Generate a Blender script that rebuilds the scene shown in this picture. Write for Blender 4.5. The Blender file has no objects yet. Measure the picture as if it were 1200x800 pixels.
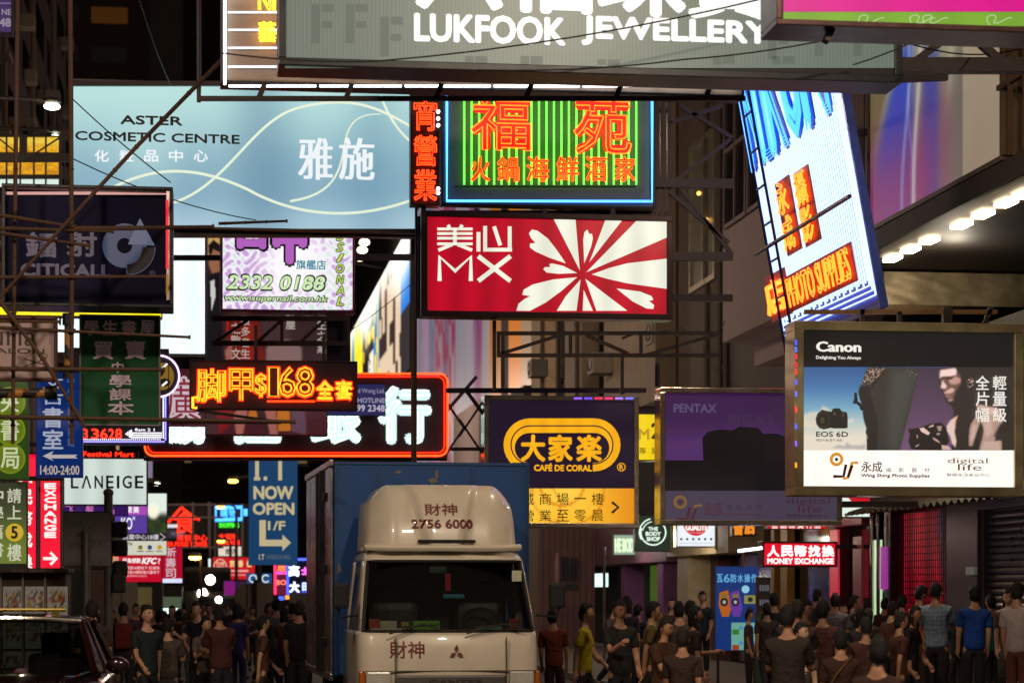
import bpy, bmesh, math, random
import numpy as np
from mathutils import Vector, Matrix
from mathutils.geometry import tessellate_polygon
R = math.radians
rnd = random.Random(7)
S = bpy.context.scene
COL = bpy.context.collection

# ---------------------------------------------------------------- camera, world, lamps, exposure
EYE = 1.68
F = 2700.0                                   # focal length in photo pixels (1200 wide)
YAW = math.atan(350.0 / F)                   # the street runs to a point left of the picture's middle
SA, CA = math.sin(YAW), math.cos(YAW)
cam = bpy.data.cameras.new('camera')
cam.sensor_width = 36.0
cam.lens = 36.0 * F / 1200.0
cam.shift_y = 290.0 / 1200.0
cam.clip_start, cam.clip_end = 0.5, 2000.0
cam.dof.use_dof = True
cam.dof.focus_distance = 27.0
cam.dof.aperture_fstop = 2.6
camo = bpy.data.objects.new('camera', cam)
camo.location = (0, 0, EYE)
camo.rotation_euler = (R(90), 0, -YAW)
COL.objects.link(camo)
S.camera = camo

W_ = bpy.data.worlds.new('World')
S.world = W_
W_.use_nodes = True
nt = W_.node_tree
sky = nt.nodes.new('ShaderNodeTexSky')
sky.sky_type = 'NISHITA'
sky.sun_disc = False
sky.sun_elevation = R(-5)
sky.sun_rotation = R(200)
bg = nt.nodes['Background']
nt.links.new(sky.outputs[0], bg.inputs[0])
bg.inputs[1].default_value = 0.05
bg2 = nt.nodes.new('ShaderNodeBackground')   # city glow on the night sky
bg2.inputs[0].default_value = (1.0, 0.72, 0.52, 1)
bg2.inputs[1].default_value = 0.004
# fill glow added on the sky behind the camera, dark up the street
wtc = nt.nodes.new('ShaderNodeTexCoord')
wsp = nt.nodes.new('ShaderNodeSeparateXYZ')
nt.links.new(wtc.outputs['Generated'], wsp.inputs[0])
wmr = nt.nodes.new('ShaderNodeMapRange')
wmr.interpolation_type = 'SMOOTHSTEP'
wmr.inputs['From Min'].default_value, wmr.inputs['From Max'].default_value = 0.25, -0.75
wmr.inputs['To Min'].default_value, wmr.inputs['To Max'].default_value = 0.0012, 0.105
nt.links.new(wsp.outputs['Y'], wmr.inputs['Value'])
nt.links.new(wmr.outputs[0], bg2.inputs[1])
ad = nt.nodes.new('ShaderNodeAddShader')
nt.links.new(bg.outputs[0], ad.inputs[0])
nt.links.new(bg2.outputs[0], ad.inputs[1])
nt.links.new(ad.outputs[0], nt.nodes['World Output'].inputs[0])

def lamp(name, loc, power, size, col, rot=(0, 0, 0)):
    l = bpy.data.lights.new(name, 'AREA')
    l.energy, l.size, l.color, l.shape = power, size, col, 'DISK'
    o = bpy.data.objects.new(name, l)
    o.location, o.rotation_euler = loc, rot
    COL.objects.link(o)
    return o
# unseen fill lamps over the carriageway, added to brighten truck, signs and crowd
lamp('street_fill_light', (4.5, 9.0, 10.0), 680, 0.6, (1.0, 0.80, 0.58), (R(38), 0, 0))
lamp('street_fill_light', (-3.2, 13.0, 8.6), 420, 0.5, (1.0, 0.76, 0.58), (R(52), 0, 0))
lamp('street_fill_light', (6.5, 24.0, 8.0), 120, 0.5, (1.0, 0.74, 0.5), (R(10), 0, 0))

# unseen fill lamps added to brighten the facades, then shop-front and canopy fills
for x, y, z, pw in ((5.6, 33.5, 8.3, 120), (4.4, 45, 9.0, 200), (4.8, 58, 9.0, 260), (4.8, 74, 9.5, 380), (4.5, 96, 10.0, 800), (4.0, 125, 11, 1300), (-4.6, 40, 9.5, 140), (-4.6, 64, 9.5, 240), (-4.4, 92, 10, 420)):
    l = bpy.data.lights.new('street_fill_light', 'POINT'); l.energy, l.shadow_soft_size, l.color = pw, .25, (1.0, .74, .56)
    o = bpy.data.objects.new('street_fill_light', l); o.location = (x, y, z); COL.objects.link(o)
for x, y, z, pw, cc in ((9.2, 47.5, 2.75, 60, (1, .86, .62)), (9.4, 55, 2.9, 40, (1, .8, .8)), (9.3, 39.5, 2.9, 30, (1, .6, .5)), (9.0, 31, 2.75, 30, (1, .84, .76)), (9.5, 63, 3.0, 60, (1, .8, .74)), (10.3, 31.2, 6.1, 42, (1, .88, .68))):  # unseen shop-front fills; the last adds to the canopy downlights on the cladding
    l = bpy.data.lights.new('shop_fill_light', 'POINT'); l.energy, l.shadow_soft_size, l.color = pw, .2, cc
    o = bpy.data.objects.new('shop_fill_light', l); o.location = (x, y, z); COL.objects.link(o)
S.view_settings.view_transform = 'Standard'
S.view_settings.look = 'None'
S.view_settings.exposure = 0.0
S.view_settings.gamma = 1.0
S.cycles.use_denoising = True
try: S.cycles.denoiser = 'OPENIMAGEDENOISE'
except Exception: pass
S.cycles.max_bounces = 6
S.cycles.diffuse_bounces = 3
S.cycles.glossy_bounces = 3
S.cycles.transmission_bounces = 4
S.cycles.sample_clamp_indirect = 4.0
S.cycles.caustics_reflective = False
S.cycles.caustics_refractive = False

# ---------------------------------------------------------------- pixels to metres
def ray(px, py):
    u = (px - 600.0) / F
    return Vector((SA + u * CA, CA - u * SA, (690.0 - py) / F))
def W(px, py, Y):                            # the point at street depth Y seen at photo pixel px, py
    d = ray(px, py)
    return Vector((0, 0, EYE)) + d * (Y / d.y)
def YX(px, X):                               # street depth where a plane X = const is seen at px
    d = ray(px, 0)
    return X * d.y / d.x
def ZX(px, py, X):
    d = ray(px, py)
    return EYE + d.z * X / d.x

# ---------------------------------------------------------------- materials
def lin(c):
    out = []
    for v in c[:3]:
        v = v / 255.0
        out.append(v / 12.92 if v <= 0.04045 else ((v + 0.055) / 1.055) ** 2.4)
    return out
MC = {}
def newmat(key):
    m = bpy.data.materials.new(key)
    m.use_nodes = True
    n = m.node_tree
    return m, n, n.nodes['Principled BSDF']
def D(col, rough=0.6, metal=0.0, var=0.25, scale=6.0, bump=0.0, coat=0.0, linear=False):
    """surface of one colour with grime: noise darkens it in patches and breaks up the gloss"""
    key = ('D', tuple(col), rough, metal, var, scale, bump, coat)
    if key in MC: return MC[key]
    m, n, b = newmat('surface')
    c = list(col) if linear else lin(col)
    tc = n.nodes.new('ShaderNodeTexCoord')
    no = n.nodes.new('ShaderNodeTexNoise')
    no.inputs['Scale'].default_value = scale
    no.inputs['Detail'].default_value = 6
    no.inputs['Roughness'].default_value = 0.65
    n.links.new(tc.outputs['Object'], no.inputs['Vector'])
    rp = n.nodes.new('ShaderNodeValToRGB')
    rp.color_ramp.elements[0].position = 0.3
    rp.color_ramp.elements[1].position = 0.7
    rp.color_ramp.elements[0].color = (c[0] * (1 - var), c[1] * (1 - var), c[2] * (1 - var * 1.1), 1)
    rp.color_ramp.elements[1].color = (c[0], c[1], c[2], 1)
    n.links.new(no.outputs['Fac'], rp.inputs[0])
    n.links.new(rp.outputs[0], b.inputs['Base Color'])
    mr = n.nodes.new('ShaderNodeMapRange')
    mr.inputs['To Min'].default_value = max(0.02, rough - 0.08)
    mr.inputs['To Max'].default_value = min(1, rough + 0.12)
    n.links.new(no.outputs['Fac'], mr.inputs['Value'])
    n.links.new(mr.outputs[0], b.inputs['Roughness'])
    b.inputs['Metallic'].default_value = metal
    b.inputs['Coat Weight'].default_value = coat
    if bump:
        bp = n.nodes.new('ShaderNodeBump')
        bp.inputs['Strength'].default_value = bump
        bp.inputs['Distance'].default_value = 0.02
        n.links.new(no.outputs['Fac'], bp.inputs['Height'])
        n.links.new(bp.outputs[0], b.inputs['Normal'])
    MC[key] = m
    return m
def E(col, k=1.0):
    """self-glowing colour"""
    key = ('E', tuple(col), k)
    if key in MC: return MC[key]
    m, n, b = newmat('light')
    c = lin(col)
    b.inputs['Base Color'].default_value = (c[0] * .1, c[1] * .1, c[2] * .1, 1)
    b.inputs['Roughness'].default_value = 0.4
    b.inputs['Emission Color'].default_value = (*c, 1)
    b.inputs['Emission Strength'].default_value = k
    MC[key] = m
    return m
def EP(col, k=1.0, tubes=9.0, amt=0.22, vertical=True):
    """backlit acrylic: the fluorescent tubes inside show as soft bands, plus slight dirt"""
    key = ('EP', tuple(col), k, tubes, amt, vertical)
    if key in MC: return MC[key]
    m, n, b = newmat('backlit_acrylic')
    c = lin(col)
    tc = n.nodes.new('ShaderNodeTexCoord')
    wv = n.nodes.new('ShaderNodeTexWave')
    wv.bands_direction = 'X' if vertical else 'Z'
    wv.inputs['Scale'].default_value = tubes / 10.0
    wv.inputs['Distortion'].default_value = 0.5
    wv.inputs['Detail'].default_value = 0
    n.links.new(tc.outputs['Object'], wv.inputs['Vector'])
    no = n.nodes.new('ShaderNodeTexNoise')
    no.inputs['Scale'].default_value = 1.7
    no.inputs['Detail'].default_value = 4
    n.links.new(tc.outputs['Object'], no.inputs['Vector'])
    ml = n.nodes.new('ShaderNodeMath'); ml.operation = 'ADD'
    n.links.new(wv.outputs['Fac'], ml.inputs[0]); n.links.new(no.outputs['Fac'], ml.inputs[1])
    mr = n.nodes.new('ShaderNodeMapRange')
    mr.inputs['From Min'].default_value = 0.2
    mr.inputs['From Max'].default_value = 1.8
    mr.inputs['To Min'].default_value = k * (1 - amt)
    mr.inputs['To Max'].default_value = k * (1 + amt)
    n.links.new(ml.outputs[0], mr.inputs['Value'])
    b.inputs['Base Color'].default_value = (c[0] * .2, c[1] * .2, c[2] * .2, 1)
    b.inputs['Roughness'].default_value = 0.35
    b.inputs['Emission Color'].default_value = (*c, 1)
    n.links.new(mr.outputs[0], b.inputs['Emission Strength'])
    MC[key] = m
    return m
def CA_(k=None, rough=0.5):
    """a printed sheet: its picture is a colour attribute of the mesh; k = how strongly it glows of itself"""
    key = ('C', k, rough)
    if key in MC: return MC[key]
    m, n, b = newmat('printed_sheet')
    at = n.nodes.new('ShaderNodeAttribute'); at.attribute_name = 'print'
    if k:
        n.links.new(at.outputs['Color'], b.inputs['Emission Color'])
        b.inputs['Emission Strength'].default_value = k
        b.inputs['Base Color'].default_value = (.04, .04, .04, 1)
    else:
        n.links.new(at.outputs['Color'], b.inputs['Base Color'])
    b.inputs['Roughness'].default_value = rough
    MC[key] = m
    return m
def glass_mat(k=.32):
    key = ('glass', k)
    if key in MC: return MC[key]
    m, n, b = newmat('window_glass')
    tr = n.nodes.new('ShaderNodeBsdfTransparent'); tr.inputs[0].default_value = (k*.94, k*1.05, k*1.02, 1)
    gl = n.nodes.new('ShaderNodeBsdfGlossy'); gl.inputs['Roughness'].default_value = 0.04
    fr = n.nodes.new('ShaderNodeFresnel'); fr.inputs[0].default_value = 1.5
    mx = n.nodes.new('ShaderNodeMixShader')
    n.links.new(fr.outputs[0], mx.inputs[0]); n.links.new(tr.outputs[0], mx.inputs[1]); n.links.new(gl.outputs[0], mx.inputs[2])
    n.links.new(mx.outputs[0], n.nodes['Material Output'].inputs[0])
    MC[key] = m
    return m
STEEL = D((70, 62, 62), 0.5, 0.6, .3, 9)
DARK = D((34, 32, 36), 0.45, 0.3, .3, 9)
CHROME = D((214, 208, 196), 0.15, 1.0, .5, 2.2, .35)
BLACK = D((22, 22, 24), 0.5, 0.0)
BAMBOO = D((92, 64, 46), 0.6, 0, .4, 14)

# ---------------------------------------------------------------- mesh collector
class MB:
    def __init__(s): s.v, s.f, s.c = [], [], []
    def quadf(s, pts, col=None):
        i = len(s.v); s.v += [tuple(p) for p in pts]; s.f.append(tuple(range(i, i + len(pts))))
        return s
    def box(s, x0, x1, y0, y1, z0, z1, bev=0.0):
        if bev > 0:
            b = min(bev, abs(x1-x0)*.45, abs(y1-y0)*.45, abs(z1-z0)*.45)
            bm = bmesh.new(); bmesh.ops.create_cube(bm, size=1)
            for v in bm.verts:
                v.co = ((x0+x1)/2 + v.co.x*(x1-x0), (y0+y1)/2 + v.co.y*(y1-y0), (z0+z1)/2 + v.co.z*(z1-z0))
            bmesh.ops.bevel(bm, geom=bm.edges[:], offset=b, segments=2, affect='EDGES', profile=.6)
            s.bm(bm); bm.free(); return s
        i = len(s.v)
        s.v += [(x0,y0,z0),(x1,y0,z0),(x1,y1,z0),(x0,y1,z0),(x0,y0,z1),(x1,y0,z1),(x1,y1,z1),(x0,y1,z1)]
        s.f += [tuple(i+k for k in q) for q in ((0,3,2,1),(4,5,6,7),(0,1,5,4),(1,2,6,5),(2,3,7,6),(3,0,4,7))]
        return s
    def bm(s, bm, mat=None):
        i = len(s.v); bm.verts.index_update()
        s.v += [tuple(mat @ v.co) if mat else tuple(v.co) for v in bm.verts]
        s.f += [tuple(i + v.index for v in f.verts) for f in bm.faces]
        return s
    def tube(s, pts, r, n=6, closed=False, caps=True):
        pts = [Vector(p) for p in pts]
        if closed and (pts[0]-pts[-1]).length < 1e-6: pts = pts[:-1]
        m = len(pts); i0 = len(s.v)
        rr = r if isinstance(r, (list, tuple)) else [r]*m
        up = None
        for k in range(m):
            a = pts[k-1] if (k > 0 or closed) else pts[k]
            b = pts[(k+1) % m] if (k < m-1 or closed) else pts[k]
            t = (b-a)
            if t.length < 1e-9: t = Vector((0,0,1))
            t.normalize()
            if up is None or abs(up.dot(t)) > .95:
                up = Vector((0,1,0)) if abs(t.y) < .9 else Vector((1,0,0))
            x = up.cross(t).normalized(); y = t.cross(x); up = y if abs(t.y) > .9 else up
            for q in range(n):
                an = 2*math.pi*q/n
                s.v.append(tuple(pts[k] + (x*math.cos(an) + y*math.sin(an))*rr[k]))
        for k in range(m if closed else m-1):
            a, b = i0+k*n, i0+((k+1) % m)*n
            for q in range(n):
                s.f.append((a+q, a+(q+1) % n, b+(q+1) % n, b+q))
        if caps and not closed:
            s.f.append(tuple(i0+q for q in range(n))[::-1]); s.f.append(tuple(i0+(m-1)*n+q for q in range(n)))
        return s
    def bar(s, a, b, w, d=None):                    # square steel section
        a, b = Vector(a), Vector(b); d = d or w
        t = (b-a).normalized()
        ref = Vector((0,1,0)) if abs(t.y) < .9 else Vector((1,0,0))
        x = ref.cross(t).normalized(); y = t.cross(x)
        i = len(s.v)
        for p in (a, b):
            for sx, sy in ((-1,-1),(1,-1),(1,1),(-1,1)):
                s.v.append(tuple(p + x*sx*w/2 + y*sy*d/2))
        s.f += [(i,i+1,i+5,i+4),(i+1,i+2,i+6,i+5),(i+2,i+3,i+7,i+6),(i+3,i,i+4,i+7),(i+3,i+2,i+1,i),(i+4,i+5,i+6,i+7)]
        return s
    def poly(s, p2, y):                             # flat polygon in the x-z plane
        i = len(s.v); pts = [Vector((p[0], p[1], 0)) for p in p2]
        s.v += [(p[0], y, p[1]) for p in p2]
        for t in tessellate_polygon([pts]): s.f.append(tuple(i+k for k in t))
        return s
    def ring(s, outer, inner, y):
        i = len(s.v); n = len(outer)
        s.v += [(p[0], y, p[1]) for p in outer] + [(p[0], y, p[1]) for p in inner]
        for k in range(n):
            s.f.append((i+k, i+(k+1) % n, i+n+(k+1) % n, i+n+k))
        return s
    def ball(s, c, r, seg=10, rings=7):
        r = r if isinstance(r, (list, tuple)) else (r, r, r)
        bm = bmesh.new(); bmesh.ops.create_uvsphere(bm, u_segments=seg, v_segments=rings, radius=1)
        for v in bm.verts: v.co = (c[0]+v.co.x*r[0], c[1]+v.co.y*r[1], c[2]+v.co.z*r[2])
        s.bm(bm); bm.free(); return s
    def cyl(s, a, b, r, n=16): return s.tube([a, b], r, n)
    def pieces(s):
        """faces grouped into pieces that stand well apart from each other"""
        n = len(s.v); par = list(range(n))
        def find(a):
            while par[a] != a: par[a] = par[par[a]]; a = par[a]
            return a
        for f in s.f:
            r = find(f[0])
            for q in f[1:]:
                k = find(q)
                if k != r: par[k] = r
        roots = [find(f[0]) for f in s.f]; ids = {r: i for i, r in enumerate(dict.fromkeys(roots))}
        k = len(ids)
        if k < 2 or k > 750: return None
        lab = np.array([ids[r] for r in roots]); lo = np.full((k, 3), np.inf); hi = np.full((k, 3), -np.inf)
        vi = np.concatenate([np.array(f) for f in s.f]); vl = np.repeat(lab, [len(f) for f in s.f]); P3 = np.array(s.v, float)[vi]
        np.minimum.at(lo, vl, P3); np.maximum.at(hi, vl, P3)
        size = (hi-lo).max(1); gap = np.maximum(0, np.maximum(lo[:, None]-hi[None], lo[None]-hi[:, None]))
        near = np.sqrt((gap**2).sum(2)) <= np.maximum(.02, .499*np.maximum(size[:, None], size[None]))
        g = np.full(k, -1); m = 0
        for i in range(k):
            if g[i] >= 0: continue
            st = [i]; g[i] = m
            while st:
                for j in np.nonzero(near[st.pop()] & (g < 0))[0]: g[j] = m; st.append(j)
            m += 1
        return None if m < 2 or m > 60 else [[f for f, l in zip(s.f, g[lab]) if l == q] for q in range(m)]
    def build(s, name, mat, parent=None, smooth=False):
        s.made = []
        if parent is not None:
            groups = s.pieces()
            if groups:
                for fs in groups:
                    q = MB(); used = {}
                    for f in fs:
                        for a in f:
                            if a not in used: used[a] = len(q.v); q.v.append(s.v[a])
                    q.f = [tuple(used[a] for a in f) for f in fs]
                    s.made.append(q.mesh_object(name, mat, parent, smooth))
                return s.made[0]
        s.made = [s.mesh_object(name, mat, parent, smooth)]
        return s.made[0]
    def mesh_object(s, name, mat, parent=None, smooth=False):
        me = bpy.data.meshes.new(name)
        me.from_pydata(s.v, [], s.f)
        me.update()
        if smooth:
            me.polygons.foreach_set('use_smooth', [True]*len(me.polygons))
            try: me.set_sharp_from_angle(angle=R(40))
            except Exception: pass
        o = bpy.data.objects.new(name, me)
        me.materials.append(mat)
        COL.objects.link(o)
        if parent is not None: o.parent = parent
        return o
def tag(o, label=None, cat=None, group=None, kind=None):
    if label: o['label'] = label
    if cat: o['category'] = cat
    if group: o['group'] = group
    if kind: o['kind'] = kind
    return o
def thing(name, label, cat, loc=(0,0,0), rz=0.0, group=None):
    o = bpy.data.objects.new(name, None)
    o.empty_display_size = .2
    o.location, o.rotation_euler = loc, (0, 0, rz)
    COL.objects.link(o)
    return tag(o, label, cat, group)
def struct(name, mb, mat):
    o = mb.build(name, mat); o['kind'] = 'structure'; return o
def copy_tree(o, parent=None):
    c = o.copy(); COL.objects.link(c)
    if parent is not None: c.parent = parent
    for ch in list(o.children): copy_tree(ch, c)
    return c

# ---------------------------------------------------------------- lettering
TC = {}
def glyphs(t, res=3, shear=0.0):
    key = (t, res, shear)
    if key in TC: return TC[key]
    c = bpy.data.curves.new('lettering', 'FONT')
    c.body, c.resolution_u, c.shear = t, res, shear
    o = bpy.data.objects.new('lettering', c)
    COL.objects.link(o)
    dg = bpy.context.evaluated_depsgraph_get()
    me = bpy.data.meshes.new_from_object(o.evaluated_get(dg))
    fv = [(v.co.x, v.co.y) for v in me.vertices]; ff = [tuple(p.vertices) for p in me.polygons]
    bpy.data.meshes.remove(me)
    c.fill_mode = 'NONE'
    dg.update()
    me = bpy.data.meshes.new_from_object(o.evaluated_get(bpy.context.evaluated_depsgraph_get()))
    ev = [(v.co.x, v.co.y) for v in me.vertices]
    nb = {}
    for e in me.edges:
        a, b = e.vertices; nb.setdefault(a, []).append(b); nb.setdefault(b, []).append(a)
    loops, seen = [], set()
    for s0 in nb:
        if s0 in seen: continue
        lp, cur, prev = [s0], s0, None
        seen.add(s0)
        while True:
            nx = [q for q in nb[cur] if q != prev and q not in seen]
            if not nx: break
            prev, cur = cur, nx[0]; seen.add(cur); lp.append(cur)
        if len(lp) > 2: loops.append([ev[q] for q in lp])
    bpy.data.meshes.remove(me)
    bpy.data.objects.remove(o); bpy.data.curves.remove(c)
    src = fv or [(0, 0), (1, 1)]
    xs = [p[0] for p in src]; ys = [p[1] for p in src]
    TC[key] = (fv, ff, loops, (min(xs), min(ys), max(xs), max(ys)))
    return TC[key]
def put_text(mb, t, x0, z0, x1, z1, y, bold=0.0, res=3, shear=0.0, boldx=None, slope=0.0, copies=None):
    """fill the rectangle x0..x1, z0..z1 with the words; bold = stroke widening as a fraction of the height"""
    fv, ff, loops, (a, b, c, d) = glyphs(t, res, shear)
    if not ff: return
    h = z1 - z0
    bx = (bold if boldx is None else boldx) * h; bz = bold * h
    offs = [(0, 0)]
    if bx or bz:
        offs = [(bx*math.cos(q*math.pi/4), bz*math.sin(q*math.pi/4)) for q in range(8)] if bz else [(-bx, 0), (0, 0), (bx, 0)]
    sx = (x1 - x0 - 2*bx) / max(c - a, 1e-6); sz = (h - 2*bz) / max(d - b, 1e-6)
    for k, (ox, oz) in enumerate(offs):
        i = len(mb.v)
        mb.v += [(x0 + bx + (p[0]-a)*sx + ox, y - k*.0004, z0 + bz + (p[1]-b)*sz + oz + slope*((p[0]-a)*sx)) for p in fv]
        mb.f += [tuple(i+q for q in f) for f in ff]
def put_neon(mb, t, x0, z0, x1, z1, y, r, res=2, n=5, shear=0.0, inset=0.0, slope=0.0):
    fv, ff, loops, (a, b, c, d) = glyphs(t, res, shear)
    sx = (x1-x0)/max(c-a, 1e-6); sz = (z1-z0)/max(d-b, 1e-6)
    for lp in loops:
        mb.tube([(x0+(p[0]-a)*sx, y, z0+(p[1]-b)*sz + slope*((p[0]-a)*sx)) for p in lp], r, n, closed=True)

# ---------------------------------------------------------------- a sign box facing down the street
class Sign:
    def __init__(s, name, label, cat, Y, x0, y0, x1, y1, depth=.22, face=None, frame=DARK, fw=4.0, proud=.03, group=None, rz=0.0, body=None):
        s.Y, s.rz = Y, rz
        cx = (x0+x1)/2
        p0, p1 = W(x0, 690, Y), W(x1, 690, Y)
        s.org = W(cx, y1, Y)
        s.root = thing(name, label, cat, s.org, rz, group)
        s.parts = {}
        s.sc = ray(cx, 0).length and (Y / ray(cx, 0).y) / F      # metres per photo pixel here
        a0, b0 = s.pt(x0, y1); a1, b1 = s.pt(x1, y0)
        zc0, zc1 = 0.0, (y1-y0)*s.sc
        s.x0, s.x1, s.z0, s.z1, s.depth = a0, a1, zc0, zc1, depth
        f = fw*s.sc
        s.f = f
        MB().box(a0+.006, a1-.006, .012, depth-.01, zc0+.006, zc1-.006).build('cabinet', body or DARK, s.root)
        if fw:
            fr = MB()
            fr.box(a0, a1, -proud, depth, zc1-f, zc1, .008).box(a0, a1, -proud, depth, zc0, zc0+f, .008)
            fr.box(a0, a0+f, -proud+.001, depth-.001, zc0+f, zc1-f, .006).box(a1-f, a1, -proud+.001, depth-.001, zc0+f, zc1-f, .006)
            fr.build('frame', frame, s.root)
        if face is not None:
            MB().quadf([(a0+f*.6, 0, zc0+f*.6), (a1-f*.6, 0, zc0+f*.6), (a1-f*.6, 0, zc1-f*.6), (a0+f*.6, 0, zc1-f*.6)]).build('panel', face, s.root)
    def pt(s, px, py):
        p = W(px, py, s.Y) - s.org
        return p.x, p.z
    def mb(s, name, mat):
        k = (name, mat.name)
        if k not in s.parts: s.parts[k] = (MB(), mat)
        return s.parts[k][0]
    def text(s, t, x0, y0, x1, y1, mat, bold=0.0, layer=1, part='lettering', **kw):
        cx = (x0+x1)/2
        (ax, _), (bx, _) = s.pt(x0, 0), s.pt(x1, 0)
        _, zt = s.pt(cx, y0); _, zb = s.pt(cx, y1)
        put_text(s.mb(part, mat), t, ax, zb, bx, zt, -.004*layer, bold, **kw)
    def neon(s, t, x0, y0, x1, y1, mat, r=.008, off=.05, part='neon_lettering', **kw):
        cx = (x0+x1)/2
        (ax, _), (bx, _) = s.pt(x0, 0), s.pt(x1, 0)
        _, zt = s.pt(cx, y0); _, zb = s.pt(cx, y1)
        put_neon(s.mb(part, mat), t, ax, zb, bx, zt, -off, r, **kw)
    def poly(s, pts, mat, part='print', layer=1):
        s.mb(part, mat).poly([s.pt(*p) for p in pts], -.004*layer)
    def rect(s, x0, y0, x1, y1, mat, part='print', layer=1):
        s.poly([(x0,y1),(x1,y1),(x1,y0),(x0,y0)], mat, part, layer)
    def line(s, pts, w, mat, part='print', layer=1):
        """a flat painted stroke, w photo pixels wide"""
        L, Rr = [], []
        n = len(pts)
        for k, p in enumerate(pts):
            a = pts[max(k-1,0)]; b = pts[min(k+1,n-1)]
            dx, dy = b[0]-a[0], b[1]-a[1]; l = math.hypot(dx, dy) or 1
            ww = w(k/(n-1)) if callable(w) else w
            L.append(s.pt(p[0]-dy/l*ww/2, p[1]+dx/l*ww/2)); Rr.append(s.pt(p[0]+dy/l*ww/2, p[1]-dx/l*ww/2))
        m = s.mb(part, mat); y = -.004*layer; i = len(m.v)
        m.v += [(p[0], y, p[1]) for p in L] + [(p[0], y, p[1]) for p in Rr]
        for k in range(n-1): m.f.append((i+k, i+k+1, i+n+k+1, i+n+k))
    def tube(s, pts, mat, r=.012, off=.05, part='neon_tube', closed=False, n=6):
        s.mb(part, mat).tube([(s.pt(*p)[0], -off, s.pt(*p)[1]) for p in pts], r, n, closed)
    def disc(s, cx, cy, rx, ry, mat, part='print', layer=1, n=28):
        s.poly([(cx+rx*math.cos(q*2*math.pi/n), cy+ry*math.sin(q*2*math.pi/n)) for q in range(n)], mat, part, layer)
    def ring(s, outer, inner, mat, part='print', layer=1):
        s.mb(part, mat).ring([s.pt(*p) for p in outer], [s.pt(*p) for p in inner], -.004*layer)
    def picture(s, x0, y0, x1, y1, fn, nx, ny, mat, part='printed_picture', layer=1):
        """a print given as a function of u, v (0..1, v down) giving an sRGB colour"""
        me = bpy.data.meshes.new(part); v, f, c = [], [], []
        for j in range(ny+1):
            for i in range(nx+1):
                u, w = i/nx, j/ny
                p = s.pt(x0+(x1-x0)*u, y0+(y1-y0)*w)
                v.append((p[0], -.004*layer, p[1])); c += [*lin(fn(u, w)), 1.0]
        for j in range(ny):
            for i in range(nx):
                a = j*(nx+1)+i; f.append((a, a+nx+1, a+nx+2, a+1))
        me.from_pydata(v, [], f)
        at = me.color_attributes.new('print', 'FLOAT_COLOR', 'POINT')
        at.data.foreach_set('color', c)
        me.materials.append(mat)
        o = bpy.data.objects.new(part, me); COL.objects.link(o); o.parent = s.root
        return o
    def sheet(s, cv, mat, part='printed_picture', layer=1):
        """the finished canvas laid on the sign as a fine coloured grid"""
        h, w, _ = cv.a.shape
        X = cv.x0 + (np.arange(w))/(w-1)*(cv.x1-cv.x0); Y = cv.y0 + (np.arange(h))/(h-1)*(cv.y1-cv.y0)
        px, _1 = zip(*[s.pt(x, 0) for x in X]); v = []
        for y in Y:
            za, zb = s.pt(cv.x0, y)[1], s.pt(cv.x1, y)[1]
            v += [(px[i], -.004*layer, za+(zb-za)*i/(w-1)) for i in range(w)]
        f = [(j*w+i, (j+1)*w+i, (j+1)*w+i+1, j*w+i+1) for j in range(h-1) for i in range(w-1)]
        me = bpy.data.meshes.new(part); me.from_pydata(v, [], f)
        a = np.clip(cv.a/255.0, 0, 1); a = np.where(a <= .04045, a/12.92, ((a+.055)/1.055)**2.4)
        c = np.concatenate([a, np.ones((h, w, 1))], 2).astype(np.float32).ravel()
        at = me.color_attributes.new('print', 'FLOAT_COLOR', 'POINT'); at.data.foreach_set('color', c)
        me.materials.append(mat); o = bpy.data.objects.new(part, me); COL.objects.link(o); o.parent = s.root
        return o
    def beam(s, a, b, w=.05, y=None, part='bracket', mat=STEEL):
        y = s.depth*.5 if y is None else y
        (x0, z0), (x1, z1) = s.pt(*a), s.pt(*b)
        s.mb(part, mat).bar((x0, y, z0), (x1, y, z1), w)
    def done(s):
        for (name, _), (m, mat) in s.parts.items():
            if m.f: m.build(name, mat, s.root)
        return s.root
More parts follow.
